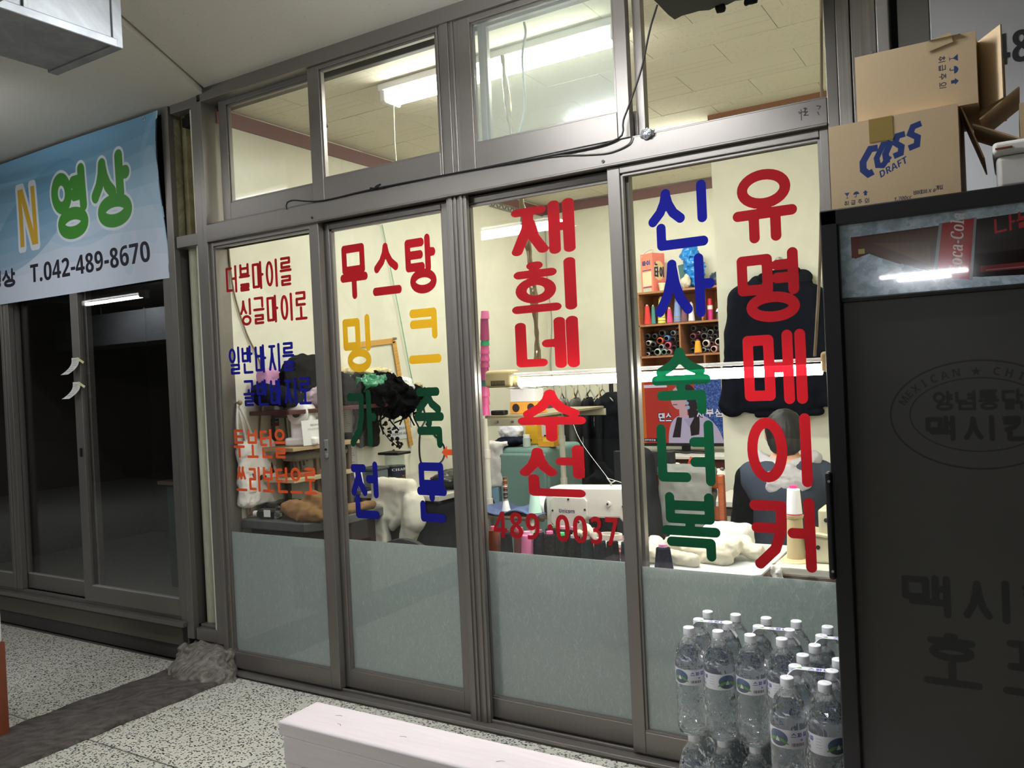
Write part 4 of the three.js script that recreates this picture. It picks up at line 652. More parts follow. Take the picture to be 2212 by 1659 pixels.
// ---------------------------------------------------------------- water packs
{
  const water = M(0xf3f9fb, 0.03, 0, { transmission: 1, thickness: 0.05, ior: 1.33, flatShading: true }), capM = M(0xeef0f2, 0.45), filmM = M(0xffffff, 0.14, 0, { transmission: 0.9, thickness: 0, ior: 1.45 });
  const label = canvas(512, 128, (c, W, H) => {
    c.fillStyle = '#e8eaee'; c.fillRect(0, 0, W, H);
    for (const o of [0, 256]) {
      c.fillStyle = '#1f4c7c'; c.beginPath(); c.ellipse(o + 70, 62, 48, 54, 0, 0, 7); c.fill(); c.fillStyle = '#173057'; c.beginPath(); c.ellipse(o + 70, 84, 44, 34, 0, 0, 7); c.fill();
      c.fillStyle = '#4f9a2c'; for (const s of [-1, 1]) { c.beginPath(); c.moveTo(o + 70, 62); c.quadraticCurveTo(o + 70 + s * 30, 50, o + 70 + s * 54, 100); c.quadraticCurveTo(o + 70 + s * 24, 96, o + 70, 62); c.fill(); }
      c.fillStyle = '#dfeef0'; c.beginPath(); c.moveTo(o + 70, 50); c.lineTo(o + 58, 86); c.lineTo(o + 82, 86); c.fill();
      c.strokeStyle = '#3a3f9a'; write(c, '스파클', o + 132, 18, 82, 30, 5, 0.12); c.fillStyle = '#9aa0a8'; for (let i = 0; i < 4; i++) c.fillRect(o + 226, 22 + i * 20, 26, 3); c.fillStyle = '#444'; for (let i = 0; i < 12; i++) c.fillRect(o + 134 + i * 5, 88, 2 + (i % 3), 22); c.fillStyle = '#6f7fd0'; c.fillRect(o + 176, 62, 12, 14);
    }
  });
  const labelM = M(0xffffff, 0.4, 0, { map: label });
  const prof = [[0.0005, 0.004], [0.03, 0.0], [0.04, 0.006], [0.0445, 0.022], [0.0445, 0.05], [0.0425, 0.09], [0.0445, 0.1], [0.043, 0.125], [0.0445, 0.14], [0.0445, 0.15], [0.0435, 0.158], [0.0435, 0.2], [0.0445, 0.206], [0.0445, 0.222], [0.041, 0.245], [0.032, 0.268], [0.02, 0.284], [0.0145, 0.29], [0.0145, 0.302], [0.0005, 0.303]];
  const pts = []; for (let i = 0; i < prof.length - 1; i++) { const n = Math.max(1, Math.round(Math.abs(prof[i + 1][1] - prof[i][1]) / 0.012)); for (let k = 0; k < n; k++) pts.push([lerp(prof[i][0], prof[i + 1][0], k / n), lerp(prof[i][1], prof[i + 1][1], k / n)]); } pts.push(prof.at(-1));
  const bottle = (k) => { let g = lathe(pts, 22); const p = g.attributes.position; for (let i = 0; i < p.count; i++) { const y = p.getY(i), r = Math.hypot(p.getX(i), p.getZ(i)); if (r < 0.02) continue; const a = Math.atan2(p.getX(i), p.getZ(i)), w = (y > 0.15 && y < 0.206) ? 0 : 0.0016, d = 1 + w / r * (N3(Math.cos(a) * 5 + k * 9, y * 90, Math.sin(a) * 5) + 0.6 * Math.sin(a * 8 + y * 160)); p.setX(i, p.getX(i) * d); p.setZ(i, p.getZ(i) * d); } g.deleteAttribute('normal'); g = mergeVertices(g.deleteAttribute('uv') && g, 1e-5); g.computeVertexNormals(); return g; };
  const bg = [bottle(0), bottle(1), bottle(2)], capG = merge([lathe([[0, 0.318], [0.0155, 0.3175], [0.0165, 0.315], [0.0165, 0.298], [0.0155, 0.296]].reverse(), 24)]), labG = cyl(0.0446, 0.0446, 0.046, 36, true);
  const C6 = []; for (const x of [-0.045, 0.045]) for (const z of [-0.09, 0, 0.09]) C6.push([x, z]);
  const filmG = field((p) => { let d = 9; for (const [x, z] of C6) { const b = Math.min(cap(p, [x, 0.046, z], [x, 0.214, z], 0.046, 0.046), 9), n = cap(p, [x, 0.2, z], [x, 0.302, z], 0.04, 0.0175); d = smin(d, smin(b, n, 0.02), 0.035); } return d; }, [-0.115, -0.02, -0.16], [0.115, 0.34, 0.16], 60);
  const hg = new THREE.PlaneGeometry(0.15, 0.024, 20, 1).rotateX(-Math.PI / 2), hp = hg.attributes.position; for (let i = 0; i < hp.count; i++) { const u = hp.getX(i) / 0.075; hp.setY(i, 0.318 - 0.05 * Math.max(0, Math.abs(u) - 0.55) ** 1.4 * 2.5); } hg.computeVertexNormals();
  const handM = M(0xffffff, 0.4, 0, { side: THREE.DoubleSide, map: canvas(256, 48, (c, W, H) => { c.fillStyle = '#eceef2'; c.fillRect(0, 0, W, H); c.fillStyle = '#4f9a2c'; c.fillRect(62, 14, 22, 16); c.fillStyle = '#274a86'; c.fillRect(40, 12, 18, 22); c.strokeStyle = '#4a46a8'; write(c, '스파클', 110, 8, 90, 32, 6, 0.12); }) });
  const group = 'water packs stacked before the door';
  const make = (label2, [x, y, z]) => {
    const g = thing('water_pack', label2, 'water', [x, y, z], group);
    C6.forEach(([bxx, bz], i) => { const b = P(g, 'bottle', bg[i % 3], water, [bxx, 0.001, bz], [0, i * 1.3 + 0.4, 0]); P(b, 'cap', capG, capM); P(b, 'label', labG, labelM, [0, 0.179, 0], [0, [0.5, 1.2, -1.7, 0.5, -2.0, -0.45][i] - i * 1.3, 0]); });
    P(g, 'shrink_film', filmG, filmM); P(g, 'carry_handle', hg, handM, [0, 0.0, 0.01], [0, 0.12, 0]);
    return g;
  };
  const first = make('upper water pack nearest the post of the last door', [-0.832, 0.3215, 0.307]);
  for (const [x, z, up, l] of [[-0.647, 0.307, 1, 'upper water pack second from the door post'], [-0.463, 0.327, 1, 'upper water pack half hidden behind the fridge'], [-0.475, 0.6, 1, 'front water pack, nearest to the fridge door'], [-0.832, 0.307, 0, 'lower water pack at the door post, under another'], [-0.647, 0.307, 0, 'lower water pack second from the door post'], [-0.463, 0.327, 0, 'lower water pack behind the front stack'], [-0.475, 0.6, 0, 'lower water pack under the front one']]) copyOf(first, [x, up ? 0.3215 : 0, z], l);
}
// ---------------------------------------------------------------- shop, left wall
const ring2 = (r, t, s = 24) => new THREE.TorusGeometry(r, t, 8, s);
single('cable_run', 'brown cable running down the left wall', 'cable', wire([[-3.44, 2.74, -0.11], [-3.44, 2.09, -0.117], [-3.44, 1.9, -0.14], [-3.44, 1.71, -0.204], [-3.44, 1.541, -0.287], [-3.44, 1.3, -0.27], [-3.44, 1.06, -0.24]], 0.0045, 80), M(0x8d7a5e, 0.7));
{
  const g = thing('tote_bag', 'white cloth tote bag hung on a wall knob', 'bag', [-3.45, 0.86, -0.2]);
  const lin = cloth(0xe6e3da), pattern = M(0xffffff, 0.9, 0, { map: canvas(128, 64, (c) => { c.fillStyle = '#17171a'; c.fillRect(0, 0, 128, 64); c.strokeStyle = '#c9c9c4'; c.lineWidth = 2; for (let i = 0; i < 34; i++) { c.beginPath(); c.arc(rnd() * 128, rnd() * 64, rr(2, 8), rnd() * 3, rnd() * 3 + 3.5); c.stroke(); } }) });
  P(g, 'sack', heap([(p) => rbox(p, [0.04, 0.12, 0], [0.035, 0.17, 0.115], 0.03), (p) => cap(p, [0.03, 0.3, 0.02], [0.03, 0.15, 0.0], 0.03, 0.06)], [-0.01, -0.08, -0.18], [0.11, 0.38, 0.18], { amp: 0.012, freq: 18, n: 40 }), lin);
  P(g, 'strap', merge([wire([[0.03, 0.28, 0.05], [0.03, 0.4, 0.075], [0.02, 0.475, 0.085], [0.025, 0.4, 0.1], [0.03, 0.27, 0.1]], 0.007, 40, 6), wire([[0.035, 0.28, 0.0], [0.035, 0.42, 0.06], [0.03, 0.475, 0.085]], 0.007, 30, 6)]), lin);
  P(g, 'patterned_band', bx(0.004, 0.055, 0.14), pattern, [0.078, 0.12, -0.01], [0.3, 0, 0]);
  const k = thing('wall_hook', 'small wooden knob on the left wall', 'hook', [-3.45, 1.352, -0.116]); P(k, 'stem', cyl(0.005, 0.005, 0.03, 10).rotateZ(Math.PI / 2), steel, [0.015, 0, 0]); P(k, 'ball', new THREE.SphereGeometry(0.013, 16, 12), M(0x9c8462, 0.5), [0.035, 0, 0]);
  single('sticker', 'small red and blue sticker on the left wall', 'sticker', bx(0.002, 0.04, 0.055), M(0xffffff, 0.6, 0, { map: canvas(32, 24, (c) => { c.fillStyle = '#2f6b86'; c.fillRect(0, 0, 32, 12); c.fillStyle = '#b03a34'; c.fillRect(0, 12, 32, 12); c.fillStyle = '#ddd'; c.fillRect(4, 9, 24, 3); }) }), [-3.448, 1.232, -0.374]);
  const s = thing('hanging_straps', 'grey straps and strings hanging under the bundles', 'strap', [-3.43, 1.3, -0.48], undefined);
  for (let i = 0; i < 5; i++) P(s, 'strap', wire([[0.0, 0.02, -0.06 + i * 0.028], [0.02, -0.15, -0.06 + i * 0.03], [0.01 + i * 0.006, -0.3 - i * 0.02, -0.09 + i * 0.03]], 0.006, 24, 6), M([0x8d877a, 0x9a978e, 0x77715f, 0xa8a498, 0x6b6558][i], 0.9));
}
{ // shelf with bundles
  const g = thing('bundle_shelf', 'dark red wall shelf loaded with cloth bundles', 'shelf', [-3.3, 1.29, -0.75]);
  P(g, 'board', rb(0.29, 0.022, 1.1, 0.003), M(0x4a1d1c, 0.5), [0, 0, 0]); for (const z of [-0.4, 0.4]) P(g, 'bracket', merge([at(rb(0.26, 0.02, 0.015), 0, -0.022, z), at(rb(0.015, 0.16, 0.015), -0.135, -0.09, z)]), M(0x5c5852, 0.6));
  const bun = (name, label, col, parts, lo, hi, opt) => single(name, label, 'bundle', heap(parts, lo, hi, opt), typeof col === 'number' ? cloth(col) : col, [-3.3, 1.302, -0.75], 'bundles on the wall shelf');
  bun('cloth_bundle', 'black garment heaped on the shelf end', 0x141416, [(p) => ell(p, [0.02, 0.16, 0.3], [0.12, 0.13, 0.15]), (p) => ell(p, [0.03, 0.1, 0.12], [0.13, 0.1, 0.14])], [-0.15, -0.002, -0.1], [0.2, 0.32, 0.5], { amp: 0.02, freq: 14, n: 38 });
  bun('cloth_bundle', 'dark rolled cloth jutting out toward the door', 0x1b1c22, [(p) => cap(p, [0.06, 0.055, 0.42], [0.08, 0.09, 0.66], 0.05, 0.055)], [-0.04, -0.02, 0.3], [0.18, 0.18, 0.76], { amp: 0.012, freq: 20, n: 30 });
  bun('plastic_bag', 'clear plastic bag with pale pink cloth on the shelf', M(0xd9c3cf, 0.35, 0, { transmission: 0.25, thickness: 0 }), [(p) => ell(p, [0.09, 0.07, 0.26], [0.07, 0.07, 0.14])], [-0.02, -0.01, 0.06], [0.2, 0.18, 0.44], { amp: 0.016, freq: 26, n: 32 });
  bun('cloth_bundle', 'pink folded cloth peeking behind the black heap', 0xc78fb4, [(p) => rbox(p, [-0.05, 0.13, 0.5], [0.04, 0.09, 0.05], 0.02)], [-0.12, 0, 0.42], [0.04, 0.26, 0.6], { amp: 0.01, n: 24 });
  bun('cloth_bundle', 'ragged black cuttings spilling off the shelf', 0x101012, [(p) => ell(p, [0.06, 0.07, -0.2], [0.13, 0.11, 0.24]), (p) => ell(p, [0.1, 0.0, -0.4], [0.07, 0.09, 0.16]), (p) => cap(p, [0.12, 0.04, -0.45], [0.13, 0.05, -0.62], 0.05, 0.02)], [-0.14, -0.16, -0.7], [0.24, 0.25, 0.1], { amp: 0.034, freq: 17, n: 44 });
  bun('plastic_bag', 'crumpled green plastic bag among the cuttings', M(0x3f9a6e, 0.3, 0, { transmission: 0.35, thickness: 0 }), [(p) => ell(p, [0.12, 0.11, -0.12], [0.06, 0.06, 0.12])], [0.0, 0.0, -0.3], [0.24, 0.24, 0.06], { amp: 0.024, freq: 24, n: 32 });
  bun('cloth_bundle', 'pale yellow cloth lying on the black cuttings', 0xd9cc9e, [(p) => ell(p, [-0.0, 0.19, -0.16], [0.1, 0.025, 0.22])], [-0.14, 0.12, -0.42], [0.14, 0.26, 0.1], { amp: 0.012, freq: 20, n: 32 });
  bun('cloth_bundle', 'white cloth scraps at the far shelf end', 0xe2e2e2, [(p) => ell(p, [0.08, 0.1, -0.44], [0.06, 0.05, 0.08]), (p) => ell(p, [0.1, 0.02, -0.52], [0.05, 0.05, 0.07])], [-0.03, -0.08, -0.64], [0.2, 0.2, -0.3], { amp: 0.016, freq: 28, n: 30 });
  const st = thing('ribbon_ends', 'black and white ribbon ends dangling from the cuttings', 'ribbon', [-3.2, 1.27, -1.1]);
  for (let i = 0; i < 9; i++) P(st, 'ribbon', wire([[rr(-0.04, 0.04), 0, -0.2 + i * 0.045], [rr(-0.03, 0.06), -0.06, -0.2 + i * 0.045 + rr(-0.02, 0.02)], [rr(-0.03, 0.06), rr(-0.16, -0.09), -0.2 + i * 0.045 + rr(-0.03, 0.03)]], 0.005, 16, 5), i % 4 === 1 ? cloth(0xe8e8e8) : cloth(0x151517));
}
function domesticMachine(g, body) { // head of an older household sewing machine, seen from its handwheel side
  P(g, 'bed', rb(0.36, 0.045, 0.17, 0.014), body, [0, 0.0225, 0]); P(g, 'column', rb(0.1, 0.2, 0.12, 0.03, 3), body, [0.12, 0.12, 0]); P(g, 'arm', rb(0.34, 0.085, 0.1, 0.03, 3), body, [0, 0.185, 0]); P(g, 'head', rb(0.085, 0.15, 0.1, 0.026, 3), body, [-0.135, 0.155, 0]);
  const w = P(g, 'handwheel', lathe([[0.0, -0.014], [0.05, -0.014], [0.056, -0.004], [0.056, 0.008], [0.03, 0.014], [0, 0.014]], 32).rotateZ(-Math.PI / 2), body, [0.19, 0.17, 0]); P(w, 'clutch_knob', cyl(0.02, 0.02, 0.018, 20).rotateZ(Math.PI / 2), black, [0.02, 0, 0]);
  P(g, 'needle_bar', bar([-0.135, 0.09, 0], [-0.135, 0.05, 0], 0.004), steel); P(g, 'presser_foot', rb(0.016, 0.006, 0.03, 0.002), steel, [-0.135, 0.05, 0]);
}
{
  const sh = thing('side_rack', 'wooden rack on the counter under the bundles', 'rack', [-3.3, 0.752, -0.5]);
  for (const z of [-0.17, 0.08]) for (const x of [-0.12, 0.1]) P(sh, 'post', rb(0.025, 0.35, 0.025, 0.003), M(0x54402e, 0.6), [x, 0.175, z]);
  P(sh, 'shelf_board', rb(0.3, 0.02, 0.5, 0.003), M(0xb3a27e, 0.6), [0, 0.188, 0.04]); P(sh, 'shelf_board', rb(0.3, 0.02, 0.5, 0.003), M(0xa9906a, 0.6), [0, 0.348, 0.04]);
  const m = thing('sewing_machine', 'white household sewing machine on the wooden rack', 'sewing machine', [-3.28, 1.11, -0.48], undefined, -1.15); domesticMachine(m, whiteGloss);
  const n = single('paper_note', 'white card leaning on the household sewing machine', 'paper', bx(0.002, 0.13, 0.15), M(0xffffff, 0.8, 0, { map: canvas(128, 112, (c) => { c.fillStyle = '#e4e4e2'; c.fillRect(0, 0, 128, 112); c.strokeStyle = '#777'; write(c, '재희네수선', 52, 18, 52, 10, 1.6, 0.15); c.font = '12px sans-serif'; c.fillStyle = '#777'; c.fillText('010-6295-0623', 34, 46); }) }), [-3.155, 1.178, -0.36]); n.rotation.z = 0.08;
  const s = thing('sleeve_board', 'grey padded sleeve board on the wooden rack', 'ironing board', [-3.24, 0.95, -0.46]);
  P(s, 'pad', field((p) => rbox(p, [0, 0.105, 0], [0.055, 0.022, 0.2], 0.02) + 0.002 * N3(p[0] * 30, 1, p[2] * 20), [-0.08, 0.07, -0.24], [0.08, 0.14, 0.24], 30), cloth(0x6f6a5c)); P(s, 'foot', rb(0.09, 0.02, 0.34, 0.004), chairWood, [0, 0.011, 0]); P(s, 'upright', rb(0.05, 0.075, 0.05, 0.004), chairWood, [0, 0.05, -0.08]);
}
{ // counter by the first door
  const g = thing('counter', 'grey topped counter just inside the first door', 'counter', [-3.2, 0, -0.4]);
  const stone = M(0xffffff, 0.35, 0, { map: mottle([84, 86, 84], { patch: 8, grain: 26, metres: 0.3 }) });
  const s = new THREE.Shape([[-0.245, -0.285], [0.2, -0.285], [0.245, -0.22], [0.245, 0.3], [-0.245, 0.3]].map(([x, z]) => new THREE.Vector2(x, z)));
  P(g, 'top', metreUV(new THREE.ExtrudeGeometry(s, { depth: 0.034, bevelEnabled: true, bevelSize: 0.006, bevelThickness: 0.006, bevelSegments: 2 }).rotateX(-Math.PI / 2)), stone, [0, 0.712, 0]);
  P(g, 'cabinet', rb(0.42, 0.71, 0.5, 0.006), M(0x2f211b, 0.6), [-0.02, 0.355, -0.01]);
  const k = thing('black_case', 'black glossy case lying on the counter end', 'case', [-3.35, 0.752, -0.31]); P(k, 'shell', field((p) => rbox(p, [0, 0.035, 0], [0.075, 0.034, 0.1], 0.028), [-0.1, -0.005, -0.13], [0.1, 0.09, 0.13], 34), M(0x0d0d0f, 0.2)); P(k, 'lid_seam', rb(0.152, 0.003, 0.19, 0.001), M(0x2b2b2e, 0.4), [0, 0.04, 0]);
  const b = thing('pump_bottle', 'clear pump bottle lying on the counter', 'bottle', [-3.3, 0.776, -0.165], undefined, 0.06);
  P(b, 'bottle_body', lathe([[0.001, -0.07], [0.026, -0.068], [0.029, -0.06], [0.029, 0.04], [0.022, 0.062], [0.012, 0.07], [0.001, 0.07]], 28).rotateZ(Math.PI / 2), M(0xf2f5f5, 0.02, 0, { transmission: 1, thickness: 0.04, ior: 1.36 }));
  P(b, 'collar', cyl(0.015, 0.015, 0.025, 20).rotateZ(Math.PI / 2), white, [-0.083, 0, 0]); P(b, 'pump_head', merge([at(cyl(0.012, 0.012, 0.035, 18), -0.112, 0, 0, 0, 0, Math.PI / 2), at(rb(0.014, 0.045, 0.014, 0.005), -0.136, 0.008, 0)]), M(0xd9b7ab, 0.15, 0.8)); P(b, 'label', bx(0.045, 0.036, 0.001), white, [0.018, 0.008, 0.0285]);
  single('folded_wool', 'camel brown wool garment heaped on the counter', 'garment', heap([(p) => cap(p, [-0.1, 0.05, 0.04], [0.03, 0.04, 0.06], 0.045, 0.05), (p) => cap(p, [0.0, 0.09, -0.02], [0.14, 0.06, 0.0], 0.045, 0.06), (p) => ell(p, [0.06, 0.03, 0.07], [0.12, 0.036, 0.05])], [-0.2, -0.01, -0.12], [0.26, 0.19, 0.16], { amp: 0.011, freq: 16, n: 44, k: 0.02 }), cloth(0x80603c, 0.3), [-3.09, 0.752, -0.25]);
  single('folded_wool', 'camel brown sleeve end lying on the counter beyond the stile', 'garment', heap([(p) => cap(p, [0, 0.025, 0.1], [0.02, 0.022, -0.12], 0.03, 0.022)], [-0.06, -0.01, -0.18], [0.08, 0.08, 0.16], { amp: 0.006, n: 26 }), cloth(0x80603c, 0.3), [-2.99, 0.752, -0.46]);
}
{ // set square, green string, phone and notes on the wall
  const g = thing('set_square', 'wooden L shaped tailor ruler hanging on the wall', 'ruler', [-3.44, 1.68, -1.4]);
  P(g, 'short_arm', rb(0.006, 0.035, 0.46, 0.002), rulerWood, [0, -0.012, 0.22], [0.09, 0, 0]); P(g, 'long_arm', rb(0.006, 0.7, 0.04, 0.002), rulerWood, [0, -0.34, -0.065], [-0.19 * -0.95, 0, 0]);
  for (let i = 0; i < 16; i++) P(g, 'scale_mark', bx(0.002, 0.001, i % 5 ? 0.008 : 0.015), black, [0.0035, -0.06 - i * 0.038, -0.02 - i * 0.007]);
  P(g, 'hanging_pin', cyl(0.008, 0.008, 0.03, 12).rotateZ(Math.PI / 2), M(0x8d8068, 0.6), [0.008, 0.02, 0.0]);
  single('green_string', 'pale green string stretched down the left wall', 'string', wire([[-3.44, 2.43, -1.343], [-3.435, 1.9, -1.46], [-3.435, 1.3, -1.608], [-3.42, 1.1, -1.7], [-3.41, 0.98, -1.8]], 0.0032, 50), M(0x86c4a4, 0.6));
  const v = thing('disc_hooks', 'two pale hooks near the top of the green string', 'hook', [-3.445, 2.45, -1.3]); for (const z of [0, 0.16]) P(v, 'disc', cyl(0.024, 0.028, 0.012, 20).rotateZ(Math.PI / 2), M(0xc9c2a6, 0.6), [0, 0, z]);
  const ph = thing('socket_unit', 'beige wall socket unit with black cables', 'socket', [-3.44, 1.335, -1.635]); P(ph, 'case', field((p) => rbox(p, [0, 0, 0], [0.02, 0.075, 0.036], 0.018), [-0.03, -0.09, -0.05], [0.03, 0.09, 0.05], 28), M(0xbfb693, 0.5)); P(ph, 'ring', ring2(0.016, 0.004).rotateY(Math.PI / 2), M(0x8d8468, 0.5), [0.021, 0.04, 0]);
  single('black_cable', 'black cable looping below the wall socket', 'cable', wire([[-3.42, 1.26, -1.65], [-3.4, 1.16, -1.64], [-3.39, 1.09, -1.57], [-3.38, 0.88, -1.55], [-3.37, 0.84, -1.62], [-3.37, 0.88, -1.78], [-3.38, 0.96, -1.81], [-3.39, 1.05, -1.72], [-3.41, 1.13, -1.66]], 0.0065, 80), black);
  single('paper_note', 'white paper note with phone number on the wall', 'paper', bx(0.002, 0.095, 0.2), M(0xffffff, 0.8, 0, { map: canvas(192, 96, (c) => { c.fillStyle = '#e3e6ee'; c.fillRect(0, 0, 192, 96); c.strokeStyle = '#555a66'; write(c, '재희네수선', 84, 18, 88, 18, 2.4, 0.18); c.font = 'bold 24px sans-serif'; c.fillStyle = '#555a66'; c.fillText('010-6295-0623', 14, 70); }) }), [-3.446, 1.096, -1.43]);
  const pl = thing('dried_garland', 'dark dried leaf garland hanging on the wall', 'garland', [-3.41, 1.02, -1.2]);
  const leaf = new THREE.SphereGeometry(0.014, 6, 4); leaf.scale(0.5, 1, 0.8);
  P(pl, 'stem', wire([[0, 0.3, 0.08], [0.02, 0.15, 0.04], [0.01, 0.05, -0.05], [0.02, -0.02, -0.14]], 0.003, 24), M(0x2c2a24, 0.9));
  for (let i = 0; i < 42; i++) { const t = rnd(); P(pl, 'leaf', leaf, M(0x24261f, 0.8), [rr(0, 0.05), lerp(0.28, -0.02, t) + rr(-0.03, 0.03), lerp(0.08, -0.14, t) + rr(-0.05, 0.05)], [rnd() * 3, rnd() * 3, rnd() * 3]); }
  for (const [y, z, h, w, l] of [[1.16, -0.93, 0.2, 0.1, 'grey sheet of patterns pinned behind the garland'], [1.02, -0.95, 0.22, 0.12, 'long printed list pinned low on the left wall']]) single('paper_note', l, 'paper', bx(0.002, h, w), M(0xffffff, 0.85, 0, { map: canvas(48, 96, (c) => { c.fillStyle = '#c9c8be'; c.fillRect(0, 0, 48, 96); c.fillStyle = '#88877e'; for (let i = 0; i < 14; i++) c.fillRect(6, 6 + i * 6, 16 + rnd() * 18, 2); }) }), [-3.446, y, z]);
  single('black_cloth', 'dark garment hanging at the wall behind the garland', 'garment', heap([(p) => rbox(p, [0.03, 0, 0], [0.02, 0.13, 0.1], 0.02)], [-0.01, -0.18, -0.16], [0.09, 0.18, 0.16], { amp: 0.014, freq: 18, n: 28 }), cloth(0x3a3834), [-3.45, 1.16, -1.08]);
}
{ // work table along the left wall, seen through the second door
  const g = thing('work_table', 'black covered work table along the left wall', 'table', [-3.04, 0, -1.2]);
  P(g, 'top', rb(0.79, 0.03, 0.92, 0.004), M(0xb8b4aa, 0.6), [0, 0.79, 0]); P(g, 'skirt', field((p) => rbox(p, [0.01, 0.5, 0], [0.39, 0.28, 0.46], 0.03) + 0.012 * N3(p[0] * 14, p[1] * 3, p[2] * 14), [-0.41, 0.18, -0.68], [0.45, 0.82, 0.68], 40), cloth(0x15171c), [0, -0.02, 0]);
  for (const x of [-0.35, 0.35]) for (const z of [-0.41, 0.41]) P(g, 'leg', rb(0.035, 0.78, 0.035, 0.004), M(0x555049, 0.6), [x, 0.39, z]);
  const j = thing('thread_jar', 'clear jar with black lid and dark label on the work table', 'jar', [-3.28, 0.806, -1.16]);
  P(j, 'jar_body', cyl(0.062, 0.06, 0.17, 28), M(0xe9efee, 0.05, 0, { transmission: 0.85, thickness: 0 }), [0, 0.085, 0]); P(j, 'lid', rb(0.16, 0.016, 0.13, 0.006), black, [0, 0.18, 0]);
  P(j, 'label', cyl(0.0632, 0.0632, 0.085, 28, true, 0, 3), M(0xffffff, 0.5, 0, { map: canvas(256, 96, (c) => { c.fillStyle = '#14182c'; c.fillRect(0, 0, 256, 96); c.font = 'bold 22px serif'; c.fillStyle = '#dcdcdc'; for (const o of [0, 128]) c.fillText('CHARMS', o + 14, 30); c.fillStyle = '#c87a32'; for (let i = 0; i < 26; i++) c.fillRect(rnd() * 250, 58 + rnd() * 32, 9, 6); }) }), [0, 0.06, 0]);
  const k = thing('storage_tub', 'clear grey lidded tub beside the jar', 'tub', [-3.3, 0.806, -0.98]); P(k, 'tub_body', rb(0.12, 0.1, 0.14, 0.01), M(0x7a888c, 0.2, 0, { transmission: 0.5, thickness: 0 }), [0, 0.05, 0]); P(k, 'lid', rb(0.13, 0.015, 0.15, 0.005), M(0x4c5254, 0.5), [0, 0.108, 0]);
  ['a9b4b6', '4a3a8c', 'd6d6d2', '5a4aa0', 'bfc4c8', 'ececec'].forEach((c, i) => single('booklet', ['grey', 'violet', 'white', 'purple', 'pale grey', 'bright white'][i] + ' booklet in the leaning row on the work table', 'booklet', rb(0.1, 0.14, 0.011, 0.001), M(parseInt(c, 16), 0.6), [-3.27, 0.877, -0.7 - i * 0.019], 'booklets in a leaning row').rotation.set(0.16, 0, 0));
  single('booklet_stand', 'black tray under the leaning booklets', 'tray', rb(0.14, 0.03, 0.16, 0.004), black, [-3.26, 0.79 + 0.0155, -0.76]);
  const sc = thing('scissors', 'red handled tailor scissors on the work table', 'scissors', [-3.0, 0.812, -1.35], undefined, 0.9); P(sc, 'blade', merge([at(rb(0.14, 0.006, 0.016, 0.002), 0.07, 0, 0.004, 0, 0.05), at(rb(0.14, 0.006, 0.016, 0.002), 0.07, 0.004, -0.004, 0, -0.05)]), steel); for (const s of [-1, 1]) P(sc, 'handle', new THREE.TorusGeometry(0.034, 0.01, 8, 20).rotateX(Math.PI / 2).scale(1.5, 1, 0.8), M(0xa8242a, 0.4), [-0.06, 0.006, s * 0.03]);
  single('iron_stand', 'flat black iron lying at the table end', 'iron', field((p) => rbox(p, [0, 0.03, 0], [0.05, 0.03, 0.1], 0.02), [-0.07, -0.005, -0.13], [0.07, 0.07, 0.13], 26), black, [-2.95, 0.806, -1.5]);
}
